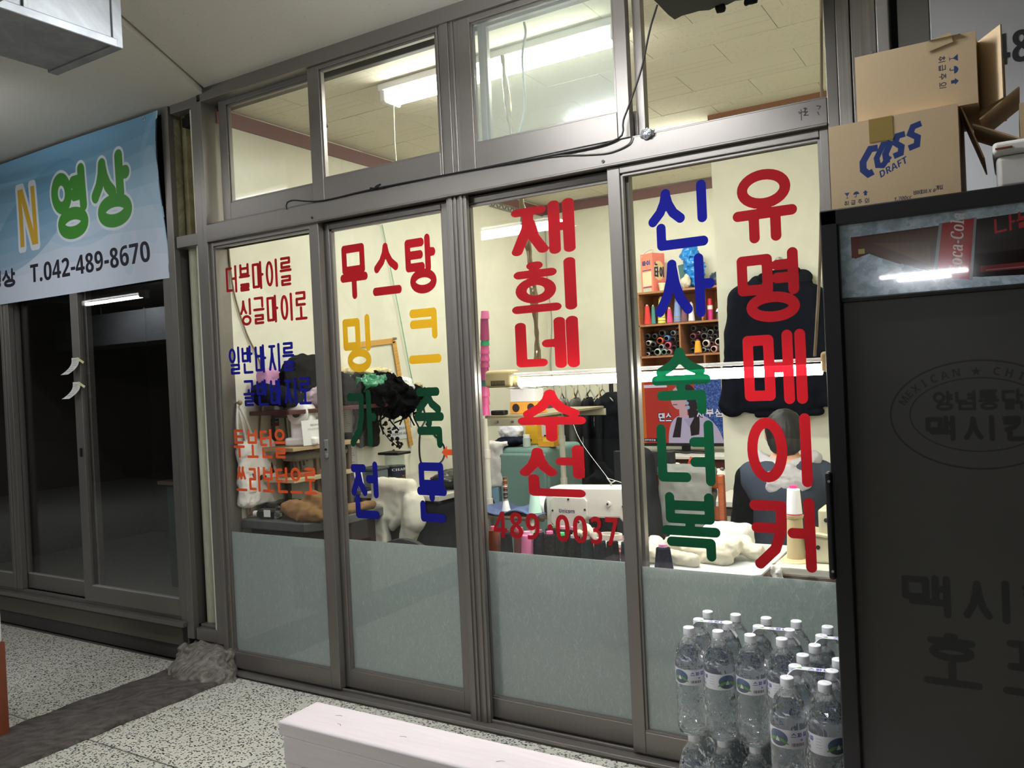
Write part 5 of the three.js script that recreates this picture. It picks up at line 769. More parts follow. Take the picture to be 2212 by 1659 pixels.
{ // office chair with a cream coat over it, black machine beside
  const g = thing('office_chair', 'black office chair with its rounded back toward the second door', 'chair', [-2.62, 0, -0.41], undefined, 0.35);
  P(g, 'backrest', field((p) => Math.max(rbox(p, [0, 0.58, 0], [0.17, 0.17, 0.02], 0.018), ell(p, [0, 0.5, 0], [0.18, 0.18, 0.2])) - 0.006, [-0.2, 0.36, -0.05], [0.2, 0.72, 0.05], 40), M(0x0e0e10, 0.55), [0, -0.03, 0.1], [-0.1, 0, 0]);
  P(g, 'seat', rb(0.4, 0.06, 0.38, 0.028, 3), M(0x121215, 0.9), [0, 0.4, -0.1]); P(g, 'post', cyl(0.025, 0.025, 0.3, 16), black, [0, 0.23, -0.1]); P(g, 'back_bar', bar([0, 0.37, 0.02], [0, 0.5, 0.11], 0.014), black);
  for (let i = 0; i < 5; i++) { const a = i * 1.2566; P(g, 'foot', bar([0, 0.08, -0.1], [0.24 * Math.cos(a), 0.05, -0.1 + 0.24 * Math.sin(a)], 0.016), black); P(g, 'castor', cyl(0.025, 0.025, 0.03, 16).rotateX(Math.PI / 2), black, [0.24 * Math.cos(a), 0.025, -0.1 + 0.24 * Math.sin(a)]); }
  const c = thing('cream_coat', 'cream white coat draped with both sleeves hanging', 'garment', [-2.88, 0.58, -0.68]);
  P(c, 'cloth', heap([(p) => rbox(p, [-0.02, 0.2, 0], [0.145, 0.12, 0.03], 0.028), (p) => cap(p, [-0.1, 0.29, 0], [0.09, 0.27, 0], 0.04, 0.04), (p) => rbox(p, [-0.115, 0.08, 0.005], [0.055, 0.13, 0.03], 0.028), (p) => cap(p, [0.12, 0.2, 0.01], [0.135, 0.1, 0.015], 0.06, 0.055), (p) => cap(p, [0.12, 0.12, 0.015], [0.06, -0.05, 0.015], 0.06, 0.042), (p) => cap(p, [0.03, 0.12, 0], [-0.03, 0.06, 0.01], 0.035, 0.02)], [-0.26, -0.16, -0.1], [0.26, 0.4, 0.13], { amp: 0.006, freq: 13, n: 60, k: 0.016 }), cloth(0xd9d6c2, 0.3));
  single('black_leather', 'black leather jacket heaped on the table corner', 'garment', heap([(p) => ell(p, [0, 0.05, 0], [0.13, 0.05, 0.2]), (p) => cap(p, [0.1, 0.05, 0.1], [0.13, -0.1, 0.12], 0.05, 0.04), (p) => cap(p, [0.12, 0.04, -0.1], [0.15, -0.12, -0.08], 0.05, 0.05)], [-0.18, -0.2, -0.27], [0.24, 0.14, 0.27], { amp: 0.012, freq: 14, n: 44, k: 0.03 }), M(0x101113, 0.35), [-2.76, 0.806, -1.1]);
}
// ---------------------------------------------------------------- seen through the third door
function cone(name, label, col, [x, y, z], rB, rT, h, { core = 0xe873a8, group, bands } = {}) {
  const g = thing(name, label, 'thread', [x, y, z], group);
  const n = 26, pts = [[0.001, 0.004], [rB, 0.004]]; for (let i = 1; i < n; i++) { const t = i / n; pts.push([lerp(rB, rT, t) + (i % 2 ? 0.0006 : -0.0004), 0.004 + (h - 0.012) * t]); } pts.push([rT, h - 0.008], [rT * 0.6, h - 0.004], [0.001, h - 0.004]);
  P(g, 'winding', lathe(pts, 26), cloth(col));
  P(g, 'core', merge([at(cyl(rT * 0.62, rT * 0.66, 0.012, 20), 0, h, 0), at(cyl(rB * 0.9, rB * 0.95, 0.004, 24), 0, 0.002, 0)]), M(core, 0.4));
  if (bands) for (const b of bands) P(g, 'wound_band', cyl(lerp(rB, rT, b) + 0.001, lerp(rB, rT, b) + 0.0012, h * 0.03, 24), M(0x9a8a5a, 0.7), [0, h * b, 0]);
  return g;
}
{ // rack of white posts with shelves
  const g = thing('pipe_rack', 'white pipe rack behind the third door with angle iron shelves', 'rack', [-2.0, 0, -0.72]);
  const pipe = M(0xd9d6c4, 0.4), iron = M(0xa7a48c, 0.6), ply = M(0x8d8468, 0.7);
  for (const [x, z] of [[-2.135, -0.45], [-2.135, -1.2]]) { const p = A(g, 'post', cyl(0.015, 0.015, 1.23, 18), pipe, [x, 0.615, z]); for (const y of [-0.1, 0.22, 0.45]) P(p, 'coupling', cyl(0.019, 0.019, 0.04, 18), pipe, [0, y, 0]); }
  A(g, 'angle_iron', rb(0.27, 0.035, 0.006, 0.001), iron, [-2.0, 1.212, -0.45]); A(g, 'angle_iron', rb(0.006, 0.035, 0.76, 0.001), iron, [-2.13, 1.212, -0.825]); A(g, 'angle_iron', rb(0.27, 0.035, 0.006, 0.001), iron, [-2.0, 1.212, -1.2]);
  A(g, 'shelf_board', rb(0.26, 0.012, 0.75, 0.002), ply, [-2.005, 1.236, -0.825]);
  A(g, 'angle_iron', rb(0.3, 0.03, 0.02, 0.001), iron, [-1.99, 0.778, -0.44]); A(g, 'shelf_board', rb(0.3, 0.01, 0.22, 0.002), ply, [-1.99, 0.797, -0.43]);
  for (const x of [-2.06, -1.98, -1.9]) A(g, 'bolt', cyl(0.006, 0.006, 0.006, 8), steel, [x, 1.214, -0.444], [Math.PI / 2, 0, 0]);
  A(g, 'post', cyl(0.012, 0.012, 0.79, 16), pipe, [-1.85, 0.395, -0.35]);
}
{ // tower of nested cone cores on the rack post
  const g = thing('cone_tower', 'tall tower of nested pink and green thread cores', 'thread cores', [-2.135, 1.245, -0.45]);
  const cols = [[0xe0589a, 0.05], [0xcf4f86, 0.04], [0xd85a8e, 0.05], [0x1e5a4c, 0.028], [0xa63d6c, 0.06], [0xb84a78, 0.03], [0xc9548c, 0.035], [0xd25c92, 0.04], [0x2b9a62, 0.026], [0xa9436f, 0.1], [0xe87cae, 0.036]];
  let y = 0, lean = 0;
  for (const [c, h] of cols) { const t = y / 0.5; P(g, 'core', cyl(lerp(0.022, 0.0185, t) * 0.94, lerp(0.026, 0.02, t), h, 20, false), M(c, 0.45), [lean, y + h / 2, 0], [0, 0, -0.03]); y += h - 0.001; lean += h * 0.06; }
}
// shelf lining and little spools
single('denim_lining', 'blue denim scrap lining the low rack shelf', 'cloth', field((p) => rbox(p, [0, 0.012 * Math.sin(p[0] * 30) - 0.012, 0], [0.15, 0.004, 0.115], 0.003) + 0.004 * N3(p[0] * 30, p[1] * 30, p[2] * 30), [-0.19, -0.05, -0.15], [0.19, 0.03, 0.15], 44), cloth(0x4a587c), [-1.96, 0.83, -0.43]);
{
  const g = thing('spool_tower', 'slim tower of small spools on a white funnel', 'thread', [-2.01, 0.812, -0.4]);
  P(g, 'funnel', lathe([[0.021, 0], [0.018, 0.01], [0.011, 0.045], [0.001, 0.046]], 20), white);
  ['b9b4ac', '2a2420', '6d6660', '1f1a1a', '8c8782', '2c2322', '8a4a3a', 'd8d2c8', 'a3683c', '6f3a2c', 'b98a4c', '55402c'].forEach((c, i) => P(g, 'spool', lathe([[0.001, 0], [0.012, 0], [0.012, 0.0015], [0.0095, 0.002], [0.0095, 0.007], [0.012, 0.0075], [0.012, 0.0088], [0.001, 0.0088]], 18), M(parseInt(c, 16), 0.35, 0.2), [0, 0.046 + i * 0.0089, 0]));
}
cone('thread_cone', 'mint green thread cone on the denim scrap', 0xbfe6d6, [-1.835, 0.812, -0.36], 0.03, 0.017, 0.105, { core: 0xd8ece4 });
{ // big dark cones along the foot of the third door
  const sh = thing('cone_board', 'low board along the inside of the third door', 'ledge', [-1.64, 0, -0.2]); P(sh, 'board', rb(0.74, 0.018, 0.22, 0.003), M(0x6b6252, 0.7), [0, 0.648, 0]); for (const x of [-0.33, 0.33]) P(sh, 'leg', rb(0.03, 0.64, 0.18, 0.003), M(0x5a5244, 0.7), [x, 0.32, 0]);
  const row = [[-1.925, 0x7a3b24, 0xe8749c, 'rust brown', 0.125, -0.16], [-1.862, 0x15151a, 0x3a3a3a, 'black wound', 0.115, -0.155], [-1.805, 0x6a2f28, 0xe56a9a, 'dull red brown', 0.125, -0.17], [-1.757, 0xe07aa8, 0xe8a0c0, 'pink and white striped', 0.115, -0.15], [-1.712, 0x1a1420, 0x9a5a6e, 'dark violet', 0.12, -0.17], [-1.655, 0x1d1715, 0xee6ba6, 'dark brown pink topped', 0.12, -0.16], [-1.599, 0x111a18, 0x3fcf72, 'black green topped', 0.118, -0.155], [-1.541, 0x0f1113, 0xb8b4b0, 'jet black', 0.112, -0.155], [-1.484, 0x1a2a28, 0xcfcac0, 'dark bottle green', 0.11, -0.155], [-1.428, 0x161c26, 0xcfcac0, 'navy black', 0.108, -0.155], [-1.372, 0x0d1012, 0xf06aa4, 'deep black with a pink core', 0.11, -0.15], [-1.315, 0x1b2433, 0xe86aa0, 'navy', 0.11, -0.16]];
  row.forEach(([x, c, core, n, h, z]) => { const g = cone('thread_cone', `${n} thread cone in the row at the third door`, c, [x, 0.657, z], 0.0285, 0.0225, h, { core, group: 'thread cones at the third door' }); if (n.startsWith('pink')) for (let i = 0; i < 3; i++) P(g, 'wound_band', cyl(0.0262 - i * 0.002, 0.0272 - i * 0.002, 0.014, 24), M(0xefe6e6, 0.7), [0, 0.022 + i * 0.034, 0]); });
  [[-1.685, 0x1c1c1e, 0x2e9a64], [-1.625, 0x261a1c, 0xd89aa8], [-1.575, 0x1a1a24, 0xf08ab8], [-1.52, 0x202020, 0xe87aaa]].forEach(([x, c, core], i) => cone('thread_cone', `${['green', 'dusty pink', 'bright pink', 'rose'][i]} capped dark cone in the second row at the third door`, c, [x, 0.657, -0.225], 0.0285, 0.022, 0.13, { core, group: 'second row of thread cones' }));
  single('tape_loop', 'beige elastic tape loop lying on the dark cones', 'tape', field((p) => { const e = Math.hypot(p[0] / 1.5, p[2]) - 0.03; return Math.max(Math.abs(e) - 0.002, Math.abs(p[1]) - 0.011); }, [-0.07, -0.02, -0.05], [0.07, 0.02, 0.05], 44), cloth(0xd9d2c0), [-1.385, 0.777, -0.165]);
  single('ribbon_scrap', 'crumpled beige ribbon on the dark cones', 'ribbon', heap([(p) => cap(p, [-0.06, 0.0, 0], [0.02, 0.012, 0], 0.012, 0.014), (p) => cap(p, [0.02, 0.01, 0], [0.05, -0.05, 0.02], 0.014, 0.006), (p) => cap(p, [0.0, 0.02, -0.01], [-0.02, 0.03, -0.02], 0.012, 0.01)], [-0.1, -0.08, -0.05], [0.08, 0.06, 0.05], { amp: 0.008, freq: 40, n: 38, k: 0.012 }), cloth(0xd3cbb8), [-1.475, 0.778, -0.16]);
}
{ // industrial sewing machine on its table
  const t = thing('machine_table', 'wine red topped machine table behind the dark cones', 'table', [-1.58, 0, -0.47]);
  P(t, 'top', rb(0.49, 0.03, 0.26, 0.006), M(0x7a3a36, 0.4), [0.035, 0.665, 0]); for (const x of [-0.18, 0.25]) P(t, 'leg', rb(0.03, 0.65, 0.2, 0.004), M(0x4f534f, 0.5), [x, 0.325, 0]); P(t, 'motor', cyl(0.07, 0.07, 0.16, 24).rotateZ(Math.PI / 2), M(0x39413f, 0.5), [-0.08, 0.52, 0]);
  const g = thing('sewing_machine', 'white industrial sewing machine with a name plate', 'sewing machine', [-1.6, 0.681, -0.46]), ivory = M(0xcfcec4, 0.28);
  const arm = new THREE.Shape(); [[-0.2, 0.0], [-0.2, 0.2], [-0.18, 0.222], [0.2, 0.232], [0.215, 0.22], [0.215, 0.02], [0.17, 0.02], [0.167, 0.095], [0.145, 0.118], [-0.02, 0.108], [-0.055, 0.08], [-0.06, 0.0]].forEach(([x, y], i) => arm[i ? 'lineTo' : 'moveTo'](x, y));
  P(g, 'arm', new THREE.ExtrudeGeometry(arm, { depth: 0.085, bevelEnabled: true, bevelSize: 0.008, bevelThickness: 0.01, bevelSegments: 3 }), ivory, [0, 0.012, -0.045]);
  P(g, 'bed', rb(0.43, 0.022, 0.17, 0.006), ivory, [0.01, 0.011, 0]);
  const plate = new THREE.Shape(); [[-0.17, 0.07], [-0.165, 0.062], [-0.06, 0.062], [-0.012, 0.105], [-0.005, 0.115], [-0.005, 0.175], [-0.015, 0.188], [-0.165, 0.188], [-0.178, 0.175], [-0.178, 0.08]].forEach(([x, y], i) => plate[i ? 'lineTo' : 'moveTo'](x, y));
  const pl = P(g, 'cover_plate', new THREE.ExtrudeGeometry(plate, { depth: 0.004, bevelEnabled: true, bevelSize: 0.003, bevelThickness: 0.002, bevelSegments: 2 }), ivory, [0, 0.012, 0.052]);
  P(pl, 'name_lettering', latin('Unicorn', -0.138, -0.062, 0.122, 0.14), M(0x1c2a5c, 0.5), [0, 0, 0.0066]);
  for (const [x, y] of [[-0.09, 0.182], [-0.17, 0.13], [-0.012, 0.14], [-0.045, 0.085]]) P(pl, 'screw', cyl(0.0045, 0.0045, 0.003, 12).rotateX(Math.PI / 2), black, [x, y, 0.007]);
  for (const [x, y, r] of [[0.095, 0.18, 0.012], [0.165, 0.172, 0.007]]) { const k = P(g, 'plug', cyl(r, r, 0.006, 18).rotateX(Math.PI / 2), ivory, [x, y, 0.053]); P(k, 'plug_hole', cyl(0.0045, 0.0045, 0.004, 12).rotateX(Math.PI / 2), black, [0, 0, 0.003]); }
  const w = P(g, 'handwheel', lathe([[0.0, -0.02], [0.052, -0.02], [0.058, -0.012], [0.052, -0.004], [0.06, 0.002], [0.06, 0.016], [0.04, 0.026], [0, 0.028]], 36).rotateZ(Math.PI / 2), whiteGloss, [-0.235, 0.15, 0]); P(w, 'belt', ring2(0.048, 0.007, 30).rotateY(Math.PI / 2), black, [0.024, 0, 0]);
  P(g, 'thread_stand', merge([bar([0.09, 0.24, 0], [0.09, 0.268, 0], 0.004), bar([0.09, 0.262, 0], [0.072, 0.285, 0], 0.003), bar([0.09, 0.262, 0], [0.11, 0.272, 0], 0.003)]), steel);
  P(g, 'needle_bar', bar([0.192, 0.05, 0], [0.192, 0.02, 0], 0.004), steel);
  P(g, 'thread', merge([wire([[0.074, 0.285, 0], [-0.1, 0.44, -0.1], [-0.2, 0.56, -0.2]], 0.0008, 20, 4), wire([[0.074, 0.283, 0], [0.14, 0.265, 0], [0.2, 0.25, 0]], 0.0008, 20, 4)]), white);
}
{ // teal cabinet and what lies on it
  const g = thing('teal_cabinet', 'dull teal appliance with rounded edges behind the rack', 'appliance', [-2.42, 0, -1.38]), teal = M(0x6f8f86, 0.45);
  P(g, 'body', rb(0.42, 1.0, 0.42, 0.03, 3), teal, [0, 0.52, 0]); P(g, 'front_door', rb(0.3, 0.62, 0.03, 0.02, 3), teal, [0.05, 0.68, 0.212]); P(g, 'side_panel', rb(0.1, 0.98, 0.02, 0.005), M(0x4e6a70, 0.5), [-0.155, 0.5, 0.207]); P(g, 'info_label', bx(0.07, 0.12, 0.002), M(0x7fa6bb, 0.5), [-0.15, 0.74, 0.219]); for (const x of [-0.17, 0.17]) P(g, 'foot', rb(0.06, 0.02, 0.3, 0.004), black, [x, 0.01, 0]);
  single('white_towel', 'white towel hanging over the teal appliance', 'towel', heap([(p) => rbox(p, [0, 0.0, 0.0], [0.075, 0.12, 0.012], 0.01), (p) => rbox(p, [0.01, 0.125, -0.05], [0.08, 0.012, 0.06], 0.01)], [-0.11, -0.16, -0.14], [0.12, 0.17, 0.04], { amp: 0.006, freq: 20, n: 32, k: 0.02 }), cloth(0xd6d3ce), [-2.57, 0.915, -1.165]);
  single('white_cap_cloth', 'white cloth heaped over a dark hat on the appliance', 'cloth', heap([(p) => ell(p, [0, 0.075, 0], [0.075, 0.055, 0.06]), (p) => ell(p, [-0.02, 0.115, 0], [0.04, 0.045, 0.04])], [-0.12, 0.01, -0.1], [0.12, 0.2, 0.1], { amp: 0.01, freq: 26, n: 32 }), cloth(0xe4e4ea), [-2.52, 1.025, -1.3]);
  single('folded_hat', 'dark navy folded hat under the white cloth', 'cap', heap([(p) => ell(p, [0, 0.025, 0], [0.11, 0.028, 0.09])], [-0.15, -0.01, -0.12], [0.15, 0.07, 0.12], { amp: 0.006, n: 26 }), cloth(0x1a1d2a), [-2.5, 1.025, -1.28]);
  const b = thing('cream_jar', 'small white jar on the teal appliance', 'jar', [-2.37, 1.022, -1.22]); P(b, 'jar_body', cyl(0.022, 0.022, 0.05, 20), M(0xb8c8bf, 0.4), [0, 0.025, 0]); P(b, 'lid', cyl(0.018, 0.019, 0.018, 20), white, [0, 0.059, 0]);
  const boxM = (draw) => M(0xffffff, 0.55, 0, { map: canvas(128, 192, draw) });
  const tea = boxM((c) => { c.fillStyle = '#e0a132'; c.fillRect(0, 0, 128, 192); c.fillStyle = '#d8d2c8'; c.fillRect(34, 10, 86, 120); c.fillStyle = '#3a2a26'; c.beginPath(); c.ellipse(66, 40, 24, 26, 0, 0, 7); c.fill(); c.fillStyle = '#e0b79a'; c.beginPath(); c.ellipse(76, 56, 14, 18, 0, 0, 7); c.fill(); c.fillStyle = '#e8c24a'; c.beginPath(); c.arc(96, 96, 22, 0, 7); c.fill(); c.fillStyle = '#2a2320'; c.fillRect(50, 122, 66, 10); c.fillStyle = '#f0d24a'; c.fillRect(40, 140, 80, 22); });
  const bo = thing('snack_box', 'tall orange packet box with a printed face on the appliance', 'box', [-2.25, 1.022, -1.26]); P(bo, 'carton', new THREE.BoxGeometry(0.1, 0.18, 0.07), [M(0xd9962c, 0.6), M(0xd9962c, 0.6), M(0xd9962c, 0.6), M(0xd9962c, 0.6), tea, M(0xd9962c, 0.6)], [0, 0.09, 0]);
  single('yellow_box', 'bright yellow carton on the teal appliance', 'box', rb(0.13, 0.15, 0.06, 0.003), M(0xe3b52a, 0.55), [-2.4, 1.097, -1.4]);
  // on top of the rack
  const so = thing('snack_box', 'orange box with two round portraits on the rack', 'box', [-1.985, 1.243, -0.6]); P(so, 'carton', rb(0.15, 0.055, 0.09, 0.002), M(0xd99a3a, 0.6), [0, 0.0275, 0]); for (const x of [-0.042, 0.04]) P(so, 'portrait_print', new THREE.CircleGeometry(0.02, 24), M(0x2a2426, 0.6), [x, 0.028, 0.0455]);
  single('white_box', 'white box with a blue corner stacked on the rack', 'box', rb(0.13, 0.06, 0.09, 0.002), M(0xe6e6e4, 0.5), [-1.99, 1.329, -0.6]);
  single('paper_wad', 'crumpled white paper on the white box', 'paper', heap([(p) => ell(p, [0, 0.012, 0], [0.08, 0.014, 0.05])], [-0.12, -0.01, -0.08], [0.12, 0.05, 0.08], { amp: 0.012, freq: 34, n: 30 }), M(0xe4e4e2, 0.7), [-2.0, 1.361, -0.6]);
  single('dark_brush', 'black bristled brush lying on the rack', 'brush', rb(0.075, 0.022, 0.04, 0.006), black, [-2.085, 1.2535, -0.5]);
}
{ // clothes rail with coats
  const g = thing('clothes_rail', 'dark clothes rail crowded with hangers', 'rail', [-2.44, 0, -1.88]);
  const dk = M(0x25272b, 0.4, 0.4); P(g, 'rail_tube', bar([-0.42, 1.36, 0], [0.32, 1.37, 0], 0.018, 16), dk); for (const x of [-0.4, 0.3]) { P(g, 'upright', bar([x, 0.02, 0], [x, 1.38, 0], 0.014, 14), dk); P(g, 'foot_bar', bar([x, 0.02, -0.2], [x, 0.02, 0.2], 0.014, 12), dk); P(g, 'end_knob', cyl(0.024, 0.024, 0.03, 18).rotateZ(Math.PI / 2), dk, [x, 1.37, 0]); }
  const hgr = merge([new THREE.TorusGeometry(0.018, 0.0025, 6, 16, 4.2).translate(0, 0.02, 0), bar([0, 0, 0], [0, -0.03, 0], 0.0025), bar([0, -0.03, 0], [0, -0.1, 0.17], 0.004), bar([0, -0.03, 0], [0, -0.1, -0.17], 0.004)]);
  const coat = (k) => heap([(p) => cap(p, [0, -0.1, 0.13], [0, -0.1, -0.13], 0.035, 0.035), (p) => rbox(p, [0, -0.38, 0], [0.04, 0.3, 0.17], 0.035), (p) => cap(p, [0, -0.12, 0.16], [0.01, -0.55, 0.19], 0.04, 0.032), (p) => cap(p, [0, -0.12, -0.16], [0.01, -0.55, -0.19], 0.04, 0.032)], [-0.11, -0.74, -0.27], [0.11, -0.03, 0.27], { amp: 0.014, freq: 11, n: 40, k: 0.03, shift: k * 5 });
  const cg = [coat(0), coat(1), coat(2)];
  const cols = [[0x2a2c30, 'charcoal'], [0x6a6963, 'mid grey'], [0x7b7a74, 'pale grey'], [0x585852, 'stone grey'], [0x26282c, 'near black'], [0x1e2024, 'black']];
  cols.forEach(([c, n], i) => { const x = -2.66 + i * 0.088, t = thing('hanging_coat', `${n} coat on a hanger, ${['first', 'second', 'third', 'fourth', 'fifth', 'last'][i]} along the clothes rail`, 'coat', [x, 1.33, -1.88], 'coats on the clothes rail', 0.35); P(t, 'coat', cg[i % 3], cloth(c)).scale.x = 0.55; P(t, 'hanger', hgr, i % 2 ? M(0xb9a26e, 0.5) : steel); });
  for (let i = 0; i < 6; i++) { const t = thing('empty_hanger', `${['first', 'second', 'third', 'fourth', 'fifth', 'last'][i]} bare wire hanger from the left on the clothes rail`, 'hanger', [-2.62 + i * 0.085, 1.345, -1.87], 'bare hangers on the rail', 0.3 + i * 0.1); P(t, 'wire', hgr, steel); }
  const bk = thing('black_coat', 'large black coat hung at the rail end', 'coat', [-2.09, 1.2, -1.85]); P(bk, 'coat', heap([(p) => ell(p, [-0.02, 0, 0], [0.11, 0.09, 0.08]), (p) => cap(p, [-0.04, -0.02, 0], [-0.06, -0.42, 0], 0.1, 0.13), (p) => cap(p, [0.06, -0.02, 0.02], [0.1, -0.26, 0.03], 0.06, 0.05)], [-0.26, -0.6, -0.18], [0.24, 0.16, 0.2], { amp: 0.014, freq: 10, n: 44 }), cloth(0x191b1f));
  const dkc = thing('dark_cabinet', 'tall dark board standing behind the industrial machine', 'cabinet', [-1.72, 0, -1.34]); P(dkc, 'panel', rb(0.34, 0.98, 0.04, 0.006), M(0x17191e, 0.7), [0, 0.5, 0]); P(dkc, 'base', rb(0.34, 0.03, 0.26, 0.004), black, [0, 0.015, 0]);
  single('black_bag', 'soft black bag slumped against the dark board', 'bag', heap([(p) => ell(p, [0, 0.22, 0], [0.13, 0.22, 0.08])], [-0.18, -0.01, -0.13], [0.18, 0.5, 0.13], { amp: 0.02, freq: 12, n: 34 }), cloth(0x131519), [-2.04, 0.447, -1.46]);
  const st = thing('bag_stool', 'low stool under the slumped black bag', 'stool', [-2.04, 0, -1.46]); P(st, 'seat', rb(0.25, 0.03, 0.24, 0.006), chairWood, [0, 0.43, 0]); for (const x of [-0.1, 0.1]) for (const z of [-0.09, 0.09]) P(st, 'leg', rb(0.025, 0.42, 0.025, 0.003), chairWood, [x, 0.21, z]);
  const br = thing('slotted_bracket', 'grey slotted bracket high on the left wall corner', 'bracket', [-3.44, 2.765, -2.85]); P(br, 'slotted_bar', merge([at(rb(0.014, 0.008, 0.42, 0.001), 0, 0.02, 0), at(rb(0.014, 0.008, 0.42, 0.001), 0, -0.02, 0), ...Array.from({ length: 10 }, (_, i) => at(rb(0.01, 0.05, 0.006, 0.001), 0, 0, -0.19 + i * 0.042, i % 2 ? 0.7 : -0.7))]), M(0x8a8a86, 0.5));
  single('corner_flex', 'thin grey flex down the corner of the back wall', 'cable', wire([[-3.42, 2.7, -3.48], [-3.425, 2.2, -3.48], [-3.4, 1.9, -3.48], [-3.43, 1.5, -3.48], [-3.4, 1.2, -3.48]], 0.004, 40), M(0x9a9a92, 0.7));
}

// ---------------------------------------------------------------- seen through the fourth door: shelf, screen, person
{
  const x0 = -2.49, x1 = -1.6, g = thing('thread_shelf', 'wooden pigeonhole shelf full of thread on the back wall', 'shelf', [-2.05, 1.2, -3.35]);
  const b = (n, a, c, d, e, m = shelfWood, za = -3.495, zb = -3.195) => Abox(g, n, m, a, c, d, e, za, zb, 0.002, true);
  for (const y of [2.018, 1.768, 1.526, 1.35]) b('shelf_board', x0, x1, y - 0.016, y);
  b('side', x0, x0 + 0.014, 1.35, 2.002); b('side', x1 - 0.014, x1, 1.35, 2.002); b('back', x0 + 0.014, x1 - 0.014, 1.35, 2.002, shelfWood, -3.495, -3.487);
  b('divider', -2.168, -2.154, 1.526, 1.752); b('divider', -1.987, -1.974, 1.768, 2.002); b('divider', -1.985, -1.972, 1.35, 1.51);
  for (const x of [x0 + 0.06, x1 - 0.06]) Abox(g, 'wall_cleat', shelfWood, x - 0.02, x + 0.02, 1.3, 1.336, -3.495, -3.25, 0.002);
}
const TUBES = [[-2.433, 1.628, 0.021, 0xc8c8c0], [-2.338, 1.640, 0.028, 0xd1603f], [-2.284, 1.655, 0.024, 0x5f84b8], [-2.229, 1.693, 0.021, 0x9a9a98], [-2.190, 1.712, 0.020, 0xc0803c], [-2.277, 1.601, 0.028, 0xcc5570], [-2.329, 1.592, 0.022, 0x8fa0a8], [-2.362, 1.555, 0.028, 0xb8d0c0], [-2.308, 1.552, 0.025, 0x88b0ac], [-2.269, 1.55, 0.023, 0xb08080], [-2.442, 1.543, 0.016, 0xc8c8c8], [-2.317, 1.696, 0.029, 0x4a4a44], [-2.379, 1.677, 0.023, 0x3c3c3c], [-2.437, 1.681, 0.023, 0x333333], [-2.231, 1.642, 0.024, 0x2c2c30], [-2.192, 1.665, 0.022, 0x5a4030], [-2.192, 1.611, 0.022, 0x302c2c], [-2.227, 1.579, 0.022, 0x302c30], [-2.435, 1.578, 0.021, 0x2e2a2c], [-2.393, 1.614, 0.023, 0x3a3a40], [-2.403, 1.549, 0.022, 0x3a3030], [-2.069, 1.716, 0.022, 0x4a4642], [-2.075, 1.657, 0.024, 0x7a3a48], [-2.031, 1.679, 0.013, 0xb08080], [-1.988, 1.652, 0.027, 0x555555], [-1.940, 1.676, 0.025, 0x5a5a58], [-1.894, 1.707, 0.022, 0x555555], [-1.850, 1.716, 0.025, 0x887868], [-1.845, 1.636, 0.022, 0x8a6a50], [-1.978, 1.598, 0.029, 0xe0d4d0], [-1.883, 1.605, 0.028, 0xe4e0d8], [-1.920, 1.553, 0.026, 0xe0b0b0], [-1.864, 1.548, 0.021, 0x777777], [-1.905, 1.646, 0.018, 0x444444], [-1.944, 1.633, 0.014, 0x777777], [-1.931, 1.595, 0.015, 0x7a3838], [-1.965, 1.542, 0.014, 0x777777], [-1.998, 1.551, 0.019, 0x999999], [-2.080, 1.551, 0.022, 0x444444], [-2.074, 1.610, 0.022, 0x3a3434], [-1.986, 1.701, 0.022, 0x3a3a3a], [-1.875, 1.672, 0.020, 0x4a3030]];
